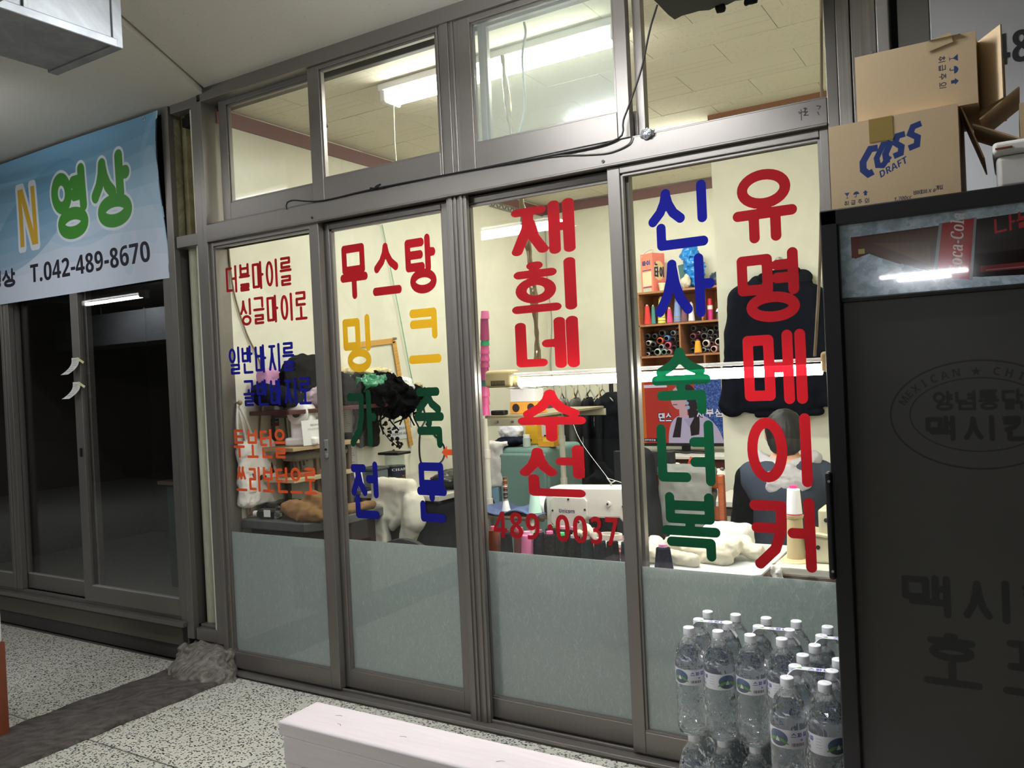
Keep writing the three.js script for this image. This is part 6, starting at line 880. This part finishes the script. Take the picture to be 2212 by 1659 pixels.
{
  const names = { 0xc8c8c0: 'pale grey', 0xd1603f: 'orange', 0x5f84b8: 'blue', 0x9a9a98: 'grey ended', 0xc0803c: 'amber', 0xcc5570: 'rose pink', 0x8fa0a8: 'steel blue', 0xb8d0c0: 'pale mint', 0x88b0ac: 'sea green', 0xb08080: 'dusky pink', 0xc8c8c8: 'small white', 0x7a3a48: 'wine red', 0x887868: 'tan', 0x8a6a50: 'light brown', 0xe0d4d0: 'cream', 0xe4e0d8: 'large white', 0xe0b0b0: 'blush', 0x7a3838: 'brick red', 0x999999: 'light grey' };
  const RANK = ['first', 'second', 'third', 'fourth', 'fifth', 'sixth'], rows = {};
  const rowOf = (y) => (y > 1.69 ? 'top' : y > 1.645 ? 'upper' : y > 1.6 ? 'middle' : 'bottom');
  for (const t of [...TUBES].sort((p, q) => p[0] - q[0])) if (!names[t[3]]) { const k = (t[0] < -2.16 ? 'left' : 'right') + rowOf(t[1]); (rows[k] ??= []).push(t); }
  TUBES.forEach((T) => {
    const [x, y, r, c] = T;
    const bay = x < -2.16 ? 'left' : 'right', n = names[c], t = thing('thread_tube', n ? `${n} thread tube lying in the ${bay} pigeonhole` : `${RANK[rows[bay + rowOf(y)].indexOf(T)]} dark tube from the left in the ${rowOf(y)} row of the ${bay} pigeonhole`, 'thread', [x, y, -3.34], n ? 'thread tubes in the pigeonholes' : `dark tubes in the ${bay} pigeonhole`);
    P(t, 'winding', lathe([[r * 0.62, -0.1], [r * 0.97, -0.095], [r, 0.09], [r * 0.9, 0.1], [r * 0.62, 0.1]], 22).rotateX(Math.PI / 2), M(c, 0.8)); P(t, 'paper_core', cyl(r * 0.62, r * 0.62, 0.22, 20, true).rotateX(Math.PI / 2), M(0x3a2a26, 0.8, 0, { side: THREE.DoubleSide }));
  });
  const CONES = [['red', -2.446, 0.03, 0.153, 0xd5443e], ['teal', -2.402, 0.02, 0.148, 0x4f8c8c], ['mustard yellow', -2.366, 0.02, 0.174, 0xdcc850], ['pale yellow', -2.33, 0.032, 0.205, 0xecec7a], ['pink', -2.27, 0.025, 0.118, 0xd84f80], ['pale blue', -2.21, 0.032, 0.196, 0x7f97c8], ['mauve', -2.15, 0.026, 0.129, 0x7a5560], ['white', -2.096, 0.026, 0.144, 0xe4e4ea], ['black', -2.036, 0.026, 0.153, 0x26262a]];
  CONES.forEach(([n, x, r, h, c], i) => cone('thread_cone', `${n} cone on the upper pigeonhole shelf`, c, [x, 1.769, -3.28 - (i % 3) * 0.012 - (n.startsWith('must') ? 0.04 : 0)], r, r * 0.52, h, { core: 0xcabf9f, group: 'cones on the upper shelf', bands: i === 3 || i === 5 ? [0.12, 0.24] : undefined }));
  cone('thread_cone', 'golden yellow cone standing before the right pigeonhole', 0xe0a030, [-2.031, 1.527, -3.215], 0.029, 0.018, 0.098, { core: 0x8a4a5a });
  const can = thing('spray_can', 'pink spray can with red cap on the upper shelf', 'can', [-1.944, 1.769, -3.27]); P(can, 'can_body', cyl(0.02, 0.02, 0.11, 22), M(0xd43f86, 0.3, 0.3), [0, 0.055, 0]); P(can, 'white_band', cyl(0.0203, 0.0203, 0.03, 22), white, [0, 0.095, 0]); P(can, 'cap', cyl(0.015, 0.018, 0.05, 20), M(0xc22a3c, 0.4), [0, 0.136, 0]);
  const jar = thing('button_jar', 'small glass jar with white and blue lid on the upper shelf', 'jar', [-1.874, 1.769, -3.27]); P(jar, 'jar_body', cyl(0.024, 0.024, 0.05, 22), M(0xdfe6e8, 0.05, 0, { transmission: 0.85, thickness: 0 }), [0, 0.026, 0]); P(jar, 'lid', lathe([[0.001, 0.03], [0.018, 0.026], [0.026, 0.01], [0.027, 0]].reverse(), 22), whiteGloss, [0, 0.055, 0]); P(jar, 'lid_ring', cyl(0.0275, 0.0275, 0.012, 22), M(0x23356e, 0.4), [0, 0.052, 0]);
  // on top
  const K = 640, side = (w, h, d) => M(0xffffff, 0.55, 0, { map: canvas(Math.round(w * K), Math.round(h * K), d) }), pk = M(0xd9685e, 0.55);
  const det = thing('detergent_box', 'pink laundry powder carton with a carrying strap on the shelf top', 'box', [-2.4, 2.019, -3.32], undefined, -0.42);
  P(det, 'carton', new THREE.BoxGeometry(0.13, 0.3, 0.13), [side(0.13, 0.3, (c, W, H) => { c.fillStyle = '#e07a6a'; c.fillRect(0, 0, W, H); c.fillStyle = '#e2c48c'; c.beginPath(); c.ellipse(W * 0.5, H * 0.45, W * 0.44, H * 0.25, 0, 0, 7); c.fill(); c.strokeStyle = '#2a2a44'; write(c, '타이', 10, 66, 66, 54, 9, 0.1); write(c, '쉘', 12, 44, 22, 18, 3, 0); }), pk, pk, pk, side(0.13, 0.3, (c, W, H) => { c.fillStyle = '#e58a72'; c.fillRect(0, 0, W, H); c.strokeStyle = '#2a3a7c'; write(c, '타이', 12, 34, 54, 24, 6, 0.1); c.fillStyle = '#3a3f78'; c.fillRect(10, 80, 62, 4); c.fillStyle = '#e8d9b4'; c.fillRect(10, 90, 62, 70); c.fillStyle = '#3a3f78'; c.fillRect(10, 164, 62, 4); c.fillStyle = '#b9cbb4'; c.fillRect(12, 172, 56, 16); }), pk], [0, 0.15, 0]);
  P(det, 'strap', wire([[-0.05, 0.28, 0.066], [-0.05, 0.32, 0.03], [0, 0.338, 0.0], [0.05, 0.3, 0.04]], 0.006, 30, 6), M(0xd8d2c6, 0.6));
  const bowl = thing('bowl', 'cream plastic bowl on the shelf top', 'bowl', [-2.3, 2.019, -3.25]); P(bowl, 'shell', lathe([[0.02, 0], [0.024, 0], [0.03, 0.05], [0.034, 0.06], [0.028, 0.055], [0.02, 0.006], [0.001, 0.005]], 24), M(0xe0d6b0, 0.5));
  single('blue_bag', 'crumpled bright blue plastic bag on the shelf top', 'bag', heap([(p) => cap(p, [0.02, 0.05, 0], [-0.02, 0.25, 0], 0.035, 0.06), (p) => ell(p, [0.02, 0.14, 0], [0.065, 0.1, 0.05]), (p) => cap(p, [-0.05, 0.26, 0], [0.02, 0.28, 0], 0.025, 0.02)], [-0.13, -0.01, -0.1], [0.14, 0.34, 0.1], { amp: 0.022, freq: 24, n: 44 }), M(0x1f83cf, 0.3, 0, { transmission: 0.15, thickness: 0 }), [-2.08, 2.024, -3.32]);
  const fo = single('teal_folder', 'teal folder leaning behind the blue bag', 'folder', rb(0.09, 0.2, 0.02, 0.003), M(0x3f6c6a, 0.6), [-2.15, 2.12, -3.36]); fo.rotation.z = 0.14;
  single('cream_pouch', 'small cream pouch at the foot of the blue bag', 'pouch', heap([(p) => ell(p, [0, 0.05, 0], [0.035, 0.05, 0.03])], [-0.06, -0.01, -0.05], [0.06, 0.13, 0.05], { amp: 0.01, n: 24 }), cloth(0xc9c2ae), [-2.11, 2.02, -3.24]);
  single('dark_bag', 'dark grey plastic bag at the right of the shelf top', 'bag', heap([(p) => ell(p, [0, 0.05, 0], [0.09, 0.06, 0.06]), (p) => ell(p, [0.05, 0.1, 0], [0.04, 0.04, 0.04])], [-0.14, -0.01, -0.1], [0.16, 0.18, 0.1], { amp: 0.018, freq: 22, n: 32 }), M(0x2c3a44, 0.3), [-1.87, 2.022, -3.33]);
}
{ // television
  const g = thing('television', 'flat television showing a red and blue talk show', 'television', [-2.12, 0.8, -3.1]), W = 640, H = 440;
  const pic = canvas(W, H, (c) => {
    c.fillStyle = '#c43a2e'; c.fillRect(0, 0, W, H); c.fillStyle = '#d8702c'; c.fillRect(0, 0, 30, H); c.fillStyle = '#3f5fa8'; c.fillRect(410, 0, 230, H);
    for (let i = 0; i < 1600; i++) { c.fillStyle = rnd() < 0.5 ? '#26407e' : '#6f88c0'; c.fillRect(410 + rnd() * 230, rnd() * H, rr(3, 10), rr(3, 10)); }
    c.fillStyle = '#e8e2ee'; c.fillRect(24, 22, 180, 22); c.fillStyle = '#c8bcd2'; c.beginPath(); c.moveTo(200, H); c.quadraticCurveTo(200, 280, 280, 250); c.lineTo(430, 240); c.quadraticCurveTo(560, 260, 610, H); c.fill();
    c.fillStyle = '#2a2026'; c.beginPath(); c.moveTo(300, 30); c.quadraticCurveTo(430, 0, 420, 150); c.quadraticCurveTo(450, 260, 430, 380); c.lineTo(370, 390); c.quadraticCurveTo(360, 240, 350, 160); c.fill(); c.beginPath(); c.moveTo(270, 260); c.lineTo(310, 250); c.lineTo(290, 400); c.lineTo(230, 400); c.fill();
    c.fillStyle = '#dcb0b4'; c.beginPath(); c.ellipse(292, 120, 62, 82, 0.12, 0, 7); c.fill(); c.fillRect(290, 180, 60, 80); c.fillStyle = '#a04a5a'; c.fillRect(244, 164, 34, 8); c.fillStyle = '#9ac0dc'; c.beginPath(); c.arc(352, 160, 12, 0, 7); c.arc(356, 190, 14, 0, 7); c.fill();
    c.fillStyle = '#b8aac6'; c.beginPath(); c.moveTo(320, 270); c.lineTo(360, 330); c.lineTo(400, 260); c.fill();
    for (const [t, x, y, w] of [['댄스', 130, 225, 100], ['자부심', 420, 200, 190]]) { c.strokeStyle = '#2a2440'; write(c, t, x - 4, y - 4, w + 8, 68, 18, 0.12); c.strokeStyle = '#f4f2fa'; write(c, t, x, y, w, 60, 9, 0.12); }
    c.fillStyle = '#14141c'; c.fillRect(10, H - 34, 120, 24); c.strokeStyle = '#e8e8f0'; write(c, '매주화요일', 14, H - 30, 84, 15, 2.4, 0.12);
  });
  P(g, 'screen', new THREE.PlaneGeometry(0.655, 0.462), M(0x111111, 0.25, 0, { emissive: 0xffffff, emissiveIntensity: 0.62, emissiveMap: pic }), [0, 0.3, 0.0175]);
  P(g, 'bezel', merge([at(rb(0.69, 0.012, 0.03, 0.003), 0, 0.539, 0), at(rb(0.69, 0.026, 0.03, 0.003), 0, 0.058, 0), at(rb(0.014, 0.49, 0.03, 0.003), -0.338, 0.3, 0), at(rb(0.014, 0.49, 0.03, 0.003), 0.338, 0.3, 0), at(rb(0.68, 0.48, 0.02, 0.004), 0, 0.3, -0.006)]), black);
  P(g, 'stand', merge([at(rb(0.3, 0.012, 0.16, 0.005), 0, 0.006, 0), at(rb(0.06, 0.05, 0.03, 0.004), 0, 0.03, -0.01)]), black);
  const t = thing('tv_stand', 'cluttered dark wooden stand under the television', 'stand', [-2.05, 0, -3.1]); P(t, 'top', rb(0.9, 0.025, 0.5, 0.004), white, [0, 0.787, 0]); P(t, 'front', rb(0.86, 0.7, 0.44, 0.004), M(0x5a2f22, 0.6), [0, 0.42, 0]); P(t, 'plinth', rb(0.84, 0.07, 0.4, 0.003), black, [0, 0.035, 0]); for (const x of [-0.2, 0.2]) P(t, 'drawer_pull', rb(0.1, 0.012, 0.012, 0.003), steel, [x, 0.68, 0.226]);
  single('cable_tangle', 'black cables tangled under the television', 'cable', wire([[-2.3, 0.81, -2.93], [-2.2, 0.83, -2.92], [-2.05, 0.81, -2.93], [-1.95, 0.83, -2.92], [-1.85, 0.81, -2.94], [-1.92, 0.815, -2.9], [-2.1, 0.82, -2.89]], 0.006, 60), black);
  const rx = thing('red_box', 'open white shoe box with red rim near the television', 'box', [-2.02, 0.53, -2.4], undefined, 0.3); P(rx, 'box_body', rb(0.3, 0.2, 0.2, 0.003), M(0xdcd8d2, 0.7), [0, 0.13, 0]); P(rx, 'lid', rb(0.02, 0.1, 0.22, 0.003), M(0xd8442e, 0.5), [0.155, 0.25, 0], [0, 0, -0.4]); P(rx, 'tissue', heap([(p) => ell(p, [0, 0.24, 0], [0.12, 0.03, 0.08])], [-0.16, 0.2, -0.12], [0.16, 0.3, 0.12], { amp: 0.012, freq: 24, n: 26 }), M(0xe6e0d8, 0.8)); P(rx, 'pedestal', rb(0.26, 0.03, 0.18, 0.003), M(0xc9c4ba, 0.7), [0, 0.015, 0]);
  const sd = thing('side_stand', 'small brown side table under the shoe box and cooker', 'table', [-1.85, 0, -2.45]); P(sd, 'top', rb(0.62, 0.025, 0.44, 0.004), chairWood, [0, 0.517, 0]); for (const x of [-0.28, 0.28]) for (const z of [-0.19, 0.19]) P(sd, 'leg', rb(0.03, 0.505, 0.03, 0.003), chairWood, [x, 0.2525, z]);
  const ck = thing('rice_cooker', 'white domed rice cooker by the boxed out wall', 'cooker', [-1.69, 0.53, -2.5]); P(ck, 'dome', lathe([[0.001, 0.23], [0.045, 0.22], [0.08, 0.18], [0.095, 0.12], [0.095, 0.01], [0.085, 0], [0.001, 0]].reverse(), 32), whiteGloss); P(ck, 'steam_knob', new THREE.SphereGeometry(0.014, 14, 10), M(0x777777, 0.4), [0.03, 0.225, 0.02]);
  const lp = thing('chrome_ball', 'chrome ball ornament standing behind the rice cooker', 'ornament', [-1.62, 0.53, -2.62]); P(lp, 'ball', new THREE.SphereGeometry(0.035, 24, 16), M(0xcccccc, 0.1, 1), [0, 0.29, 0]); P(lp, 'stem', cyl(0.008, 0.014, 0.26, 14), steel, [0, 0.13, 0]);
}
{ // jacket on the boxed out wall
  const g = thing('padded_jacket', 'dark navy padded jacket hanging on the boxed out wall', 'jacket', [-1.14, 1.15, -1.93]);
  P(g, 'shell', heap([(p) => rbox(p, [0.0, 0.36, 0.06], [0.2, 0.36, 0.06], 0.055), (p) => cap(p, [-0.17, 0.64, 0.06], [-0.25, 0.05, 0.06], 0.075, 0.07), (p) => cap(p, [0.2, 0.62, 0.06], [0.3, 0.1, 0.06], 0.075, 0.07), (p) => cap(p, [-0.08, 0.72, 0.05], [0.16, 0.73, 0.05], 0.045, 0.05), (p) => ell(p, [0.14, 0.3, 0.06], [0.18, 0.34, 0.07])], [-0.38, -0.06, -0.02], [0.42, 0.82, 0.18], { amp: 0.01, freq: 9, n: 56, k: 0.03 }), cloth(0x181b24));
  P(g, 'collar', heap([(p) => cap(p, [-0.04, 0.74, 0.07], [0.12, 0.76, 0.07], 0.035, 0.035)], [-0.12, 0.68, 0], [0.2, 0.82, 0.14], { amp: 0.006, n: 30 }), cloth(0x12141a));
  P(g, 'waistband', rb(0.36, 0.04, 0.1, 0.02, 3), cloth(0x14161d), [0.06, 0.0, 0.06], [0, 0, 0.02]);
  P(g, 'hanger_hook', merge([new THREE.TorusGeometry(0.024, 0.003, 8, 20, 4.4).translate(0.04, 0.83, 0.05), bar([0.04, 0.81, 0.05], [0.04, 0.77, 0.05], 0.003)]), steel);
  single('coat_nail', 'nail in the boxed out wall holding the jacket', 'hook', bar([0, 0, 0], [0, 0, 0.075], 0.005), steel, [-1.1, 2.0, -1.93]);
}
{ // table with folded cloth
  const g = thing('cutting_table', 'white topped cutting table behind the fourth door', 'table', [-1.1, 0, -0.4]);
  const s = new THREE.Shape([[-0.2, -0.275], [0.27, -0.255], [0.295, -0.235], [0.285, 0.28], [-0.2, 0.28]].map(([x, z]) => new THREE.Vector2(x, z)));
  P(g, 'top', new THREE.ExtrudeGeometry(s, { depth: 0.008, bevelEnabled: false }).rotateX(-Math.PI / 2), M(0xd3d6d4, 0.35), [0, 0.667, 0]); P(g, 'edge', new THREE.ExtrudeGeometry(s, { depth: 0.028, bevelEnabled: false }).rotateX(-Math.PI / 2), M(0x6a4a2e, 0.6), [0, 0.6385, 0]);
  for (const [x, z] of [[-0.16, 0.2], [0.22, 0.2], [-0.16, -0.22], [0.22, -0.22]]) P(g, 'leg', rb(0.035, 0.638, 0.035, 0.004), M(0x4a4038, 0.6), [x, 0.319, z]);
  single('folded_cloth', 'cream folded garment lying on the cutting table', 'garment', heap([(p) => cap(p, [-0.14, 0.03, 0.02], [0.1, 0.03, 0.07], 0.03, 0.035), (p) => rbox(p, [0.0, 0.055, -0.02], [0.15, 0.028, 0.09], 0.026), (p) => cap(p, [-0.18, 0.03, 0.1], [0.0, 0.02, 0.14], 0.028, 0.025), (p) => cap(p, [-0.2, 0.05, 0.0], [-0.16, 0.03, 0.14], 0.03, 0.03), (p) => cap(p, [0.1, 0.05, -0.06], [0.2, 0.035, -0.02], 0.04, 0.03)], [-0.27, -0.005, -0.15], [0.27, 0.13, 0.2], { amp: 0.012, freq: 20, n: 56, k: 0.012 }), cloth(0xcfc8b4, 0.2), [-1.07, 0.677, -0.34]);
  single('folded_cloth', 'bright white folded shirt behind the cream garment', 'garment', heap([(p) => rbox(p, [0, 0.05, 0], [0.1, 0.05, 0.06], 0.03)], [-0.15, -0.01, -0.1], [0.15, 0.13, 0.1], { amp: 0.006, n: 28 }), cloth(0xdedcd6), [-1.04, 0.677, -0.55]);
  const n = cone('thread_cone', 'navy thread cone at the foot of the fourth door', 0x14182c, [-1.16, 0.655, -0.14], 0.037, 0.026, 0.105, { core: 0xe8a0bc });
  const ls = thing('cone_ledge', 'narrow ledge under the navy cone', 'ledge', [-1.18, 0, -0.145]); P(ls, 'ledge_board', rb(0.14, 0.014, 0.07, 0.002), M(0x54483c, 0.7), [0.0, 0.6475, 0]); P(ls, 'ledge_post', rb(0.03, 0.64, 0.03, 0.002), M(0x54483c, 0.7), [0, 0.32, 0]);
}
{ // overlock machine with a white cone at the right
  const st = thing('overlock_table', 'pale machine table at the right of the fourth door', 'table', [-0.65, 0, -0.48]); P(st, 'top', rb(0.32, 0.03, 0.3, 0.005), M(0xcfccc0, 0.5), [0, 0.655, 0]); P(st, 'edge_strip', rb(0.324, 0.02, 0.304, 0.004), M(0x4a3a2c, 0.6), [0, 0.632, 0]); for (const x of [-0.13, 0.13]) P(st, 'leg', rb(0.03, 0.62, 0.22, 0.003), M(0x2c2c2c, 0.6), [x, 0.31, 0]);
  const m = thing('overlock_machine', 'beige overlock sewing machine at the right of the fourth door', 'sewing machine', [-0.61, 0.671, -0.5]), be = M(0xc4bfa2, 0.4);
  P(m, 'base_block', rb(0.17, 0.1, 0.16, 0.012, 3), be, [0, 0.05, 0]); P(m, 'upper_block', rb(0.13, 0.1, 0.13, 0.012, 3), be, [0.015, 0.15, 0]); P(m, 'slanted_cover', rb(0.16, 0.012, 0.12, 0.004), be, [-0.03, 0.105, 0.03], [0, 0, -0.12]); for (const [x, y] of [[-0.02, 0.16], [0.02, 0.165], [0.0, 0.04], [-0.05, 0.06]]) P(m, 'plug_hole', cyl(0.008, 0.008, 0.004, 14).rotateX(Math.PI / 2), black, [x, y, y > 0.1 ? 0.0665 : 0.081]); P(m, 'thread_arm', merge([bar([0.03, 0.2, 0], [0.03, 0.235, 0], 0.003), bar([0.0, 0.205, 0.02], [0.05, 0.205, 0.02], 0.006)]), steel);
  const p = thing('cone_stand', 'tan cone stand holding the white thread cone', 'stand', [-0.745, 0.671, -0.44]); P(p, 'foot', lathe([[0.001, 0.012], [0.05, 0.01], [0.06, 0]].reverse(), 24), M(0xc7b68c, 0.5)); P(p, 'column', cyl(0.028, 0.034, 0.155, 22), M(0xbfae86, 0.5), [0, 0.085, 0]); P(p, 'tray', cyl(0.034, 0.03, 0.012, 22), M(0xc7b68c, 0.5), [0, 0.168, 0]);
  cone('thread_cone', 'white thread cone with bright pink top at the right door', 0xf1f1f4, [-0.745, 0.846, -0.44], 0.029, 0.023, 0.105, { core: 0xf0438c });
  single('white_rag', 'white rag tangled under the overlock machine', 'cloth', heap([(p) => cap(p, [0, 0, 0], [0.03, -0.14, 0.02], 0.02, 0.03), (p) => ell(p, [0.035, -0.18, 0.02], [0.035, 0.05, 0.03])], [-0.05, -0.26, -0.04], [0.1, 0.04, 0.07], { amp: 0.014, freq: 34, n: 34 }), cloth(0xdcd9d2), [-0.79, 0.66, -0.31]);
  const ft = thing('back_table', 'pale table against the boxed out wall beyond the person', 'table', [-1.2, 0, -1.68]); P(ft, 'top', rb(0.46, 0.03, 0.42, 0.004), M(0xd6d4c8, 0.5), [0, 0.7, 0]); P(ft, 'apron', rb(0.44, 0.05, 0.38, 0.004), M(0x4a4038, 0.6), [0, 0.66, 0]); for (const x of [-0.2, 0.2]) for (const z of [-0.17, 0.17]) P(ft, 'leg', rb(0.03, 0.64, 0.03, 0.003), M(0x3a342c, 0.6), [x, 0.32, z]);
}
{ // wooden chair with grey trousers over its back
  const g = thing('wooden_chair', 'reddish wooden chair with grey trousers over its back', 'chair', [-1.26, 0, -0.85]);
  for (const x of [-0.14, 0.14]) { P(g, 'back_post', rb(0.026, 0.95, 0.035, 0.006), chairWood, [x, 0.475, 0.1]); P(g, 'front_leg', rb(0.028, 0.44, 0.028, 0.005), chairWood, [x, 0.22, -0.26]); }
  P(g, 'seat', rb(0.34, 0.03, 0.38, 0.01), chairWood, [0, 0.45, -0.08]); for (const y of [0.92, 0.78]) P(g, 'back_rail', rb(0.27, 0.06, 0.02, 0.005), chairWood, [0, y, 0.1]); P(g, 'stretcher', rb(0.27, 0.022, 0.018, 0.004), chairWood, [0, 0.25, 0.1]);
  single('grey_trousers', 'grey trousers folded over the wooden chair back', 'garment', heap([(p) => rbox(p, [0, 0.0, 0.0], [0.12, 0.13, 0.014], 0.012), (p) => cap(p, [-0.11, 0.13, -0.03], [0.11, 0.125, -0.03], 0.025, 0.025), (p) => rbox(p, [0, 0.03, -0.065], [0.115, 0.1, 0.012], 0.01)], [-0.16, -0.18, -0.1], [0.16, 0.19, 0.05], { amp: 0.009, freq: 15, n: 44, k: 0.02 }), cloth(0x6f706c), [-1.27, 0.84, -0.71]);
  const bx2 = thing('grey_bin', 'slim pale grey bin beside the wooden chair', 'bin', [-1.58, 0, -0.98]); P(bx2, 'bin_body', rb(0.12, 0.72, 0.2, 0.012), M(0x9ea3a2, 0.5), [0, 0.36, 0]); P(bx2, 'lid', rb(0.13, 0.02, 0.21, 0.006), M(0xb5b9b8, 0.5), [0, 0.73, 0]);
  single('dark_coat', 'dark coat hanging close behind the door latch', 'garment', heap([(p) => cap(p, [0, 0.3, 0], [0.03, -0.28, 0], 0.07, 0.1)], [-0.16, -0.45, -0.15], [0.18, 0.45, 0.15], { amp: 0.014, freq: 10, n: 36 }), cloth(0x232427), [-1.475, 0.72, -0.68]);
}
{ // the tailor, seated with the back to the door
  const X = -0.925, Zp = -1.1, g = thing('person', 'person seated with the back to the door in a grey vest', 'person', [X, 0, Zp]);
  const skin = M(0xc99778, 0.6), hairM = M(0x0e0d0d, 0.55), vest = cloth(0x3b424f, 0.3), sleeve = cloth(0x121316), wool = cloth(0xa8a6a8, 0.4), trousers = cloth(0x1c1d22);
  const body = (p) => {
    const x = Math.abs(p[0]), q = [x, p[1], p[2]];
    let d = cap(p, [0, 0.45, 0.0], [0, 0.8, 0.02], 0.12, 0.13);
    d = smin(d, cap(q, [0.04, 0.9, 0.02], [0.15, 0.9, 0.01], 0.1, 0.06), 0.08); d = smin(d, cap(p, [0, 0.92, 0.01], [0, 1.03, -0.015], 0.05, 0.05), 0.05);
    d = smin(d, cap(q, [0.165, 0.895, 0.01], [0.2, 0.68, -0.03], 0.05, 0.042), 0.04); d = smin(d, cap(q, [0.2, 0.68, -0.03], [0.12, 0.66, -0.25], 0.042, 0.03), 0.03);
    d = smin(d, cap(q, [0.08, 0.47, 0], [0.12, 0.48, -0.38], 0.085, 0.06), 0.06); d = smin(d, cap(q, [0.12, 0.47, -0.38], [0.12, 0.08, -0.36], 0.058, 0.036), 0.04); return smin(d, cap(q, [0.12, 0.045, -0.34], [0.125, 0.035, -0.5], 0.038, 0.032), 0.03);
  };
  const head = (p) => {
    const x = Math.abs(p[0]);
    let d = ell(p, [0, 1.1, -0.02], [0.072, 0.098, 0.09]); d = smin(d, ell(p, [0, 1.055, -0.065], [0.05, 0.055, 0.045]), 0.04); d = smin(d, cap(p, [0, 1.1, -0.108], [0, 1.08, -0.12], 0.008, 0.013), 0.015); // nose
    d = smin(d, cap([x, p[1], p[2]], [0, 1.045, -0.104], [0.02, 1.047, -0.1], 0.006, 0.004), 0.008); d = Math.max(d, -(Math.hypot(x - 0.03, p[1] - 1.1, p[2] + 0.113) - 0.01)); // mouth, eye sockets
    d = smin(d, ell([x, p[1], p[2]], [0.077, 1.095, -0.01], [0.012, 0.03, 0.018]), 0.008); return smin(d, cap(p, [0, 0.95, 0.005], [0, 1.05, -0.015], 0.046, 0.046), 0.03);
  };
  const hand = (s) => { const b = [s * 0.115, 0.655, -0.27]; return (p) => { let d = rbox(p, [b[0], b[1], b[2] - 0.035], [0.036, 0.013, 0.04], 0.012); d = smin(d, cap(p, [b[0], b[1] + 0.002, b[2] + 0.06], b, 0.03, 0.026), 0.02); [[-0.028, 0.055], [-0.0095, 0.066], [0.0095, 0.062], [0.028, 0.048]].forEach(([o, l]) => { const k = [b[0] + o, b[1], b[2] - 0.072], m = [b[0] + o, b[1] - 0.006, b[2] - 0.072 - l * 0.55]; d = smin(d, cap(p, k, m, 0.0088, 0.008), 0.006); d = smin(d, cap(p, m, [b[0] + o, b[1] - 0.024, b[2] - 0.072 - l], 0.008, 0.0068), 0.004); }); d = smin(d, cap(p, [b[0] - s * 0.03, b[1], b[2] - 0.015], [b[0] - s * 0.06, b[1] - 0.006, b[2] - 0.055], 0.011, 0.0085), 0.008); return d; }; };
  const skinGeo = merge([field(body, [-0.3, -0.02, -0.58], [0.3, 1.06, 0.2], 56), field(head, [-0.11, 0.93, -0.15], [0.11, 1.22, 0.09], 56), field(hand(1), [0.02, 0.6, -0.44], [0.2, 0.7, -0.18], 48), field(hand(-1), [-0.2, 0.6, -0.44], [-0.02, 0.7, -0.18], 48)]);
  P(g, 'body', skinGeo, skin);
  P(g, 'trousers', field((p) => Math.max(body(p) - 0.012, p[1] - 0.56, 0.1 - p[1]), [-0.32, 0.05, -0.6], [0.32, 0.62, 0.24], 44), trousers);
  P(g, 'sleeves', field((p) => { const q = [Math.abs(p[0]), p[1], p[2]]; const d = smin(cap(q, [0.165, 0.895, 0.01], [0.2, 0.68, -0.03], 0.066, 0.056), cap(q, [0.2, 0.68, -0.03], [0.125, 0.662, -0.235], 0.055, 0.04), 0.03); return d + 0.005 * N3(p[0] * 22, p[1] * 22, p[2] * 22); }, [-0.3, 0.58, -0.3], [0.3, 0.99, 0.12], 48), sleeve);
  P(g, 'vest', field((p) => { const q = [Math.abs(p[0]), p[1], p[2]]; let d = cap(p, [0, 0.46, 0.01], [0, 0.82, 0.03], 0.148, 0.158); d = smin(d, cap(q, [0.04, 0.9, 0.025], [0.14, 0.9, 0.015], 0.12, 0.078), 0.08); return Math.max(d + 0.006 * N3(p[0] * 12, p[1] * 9, p[2] * 12), 0.44 - p[1], p[1] - 0.985 + 0.9 * Math.max(0, 0.06 - q[0])); }, [-0.3, 0.4, -0.2], [0.3, 1.06, 0.24], 52), vest);
  P(g, 'hood', heap([(p) => cap([Math.abs(p[0]), p[1], p[2]], [0.0, 0.94, 0.13], [0.12, 0.985, 0.03], 0.036, 0.03), (p) => ell(p, [0.01, 0.9, 0.165], [0.1, 0.06, 0.022]), (p) => cap([Math.abs(p[0]), p[1], p[2]], [0.12, 0.985, 0.03], [0.07, 0.97, -0.08], 0.03, 0.024)], [-0.22, 0.8, -0.15], [0.22, 1.08, 0.26], { amp: 0.007, freq: 26, n: 48, k: 0.03 }), wool);
  P(g, 'hair', field((p) => { let d = ell(p, [0, 1.113, 0.0], [0.086, 0.102, 0.092]); d = smin(d, ell(p, [0, 1.05, 0.04], [0.066, 0.05, 0.045]), 0.03); d = Math.max(d, -ell(p, [0, 1.075, -0.11], [0.075, 0.085, 0.085])); d = Math.max(d, -(Math.hypot(Math.abs(p[0]) - 0.085, p[1] - 1.09, p[2] + 0.012) - 0.03)); return d + 0.003 * N3(p[0] * 60, p[1] * 14, p[2] * 60); }, [-0.11, 0.98, -0.13], [0.11, 1.24, 0.12], 56), hairM);
  g.rotation.y = 0.25;
  const st = thing('work_stool', 'round stool under the seated person', 'stool', [X, 0, Zp]); P(st, 'seat', cyl(0.16, 0.15, 0.045, 26), M(0x2c2a2a, 0.7), [0, 0.335, 0]); P(st, 'post', cyl(0.022, 0.022, 0.3, 14), steel, [0, 0.165, 0]); P(st, 'foot_disc', cyl(0.17, 0.18, 0.02, 28), black, [0, 0.01, 0]);
}
scene.traverse((o) => { if (o.isMesh) { o.castShadow = true; o.receiveShadow = true; } });
renderer.render(scene, camera);
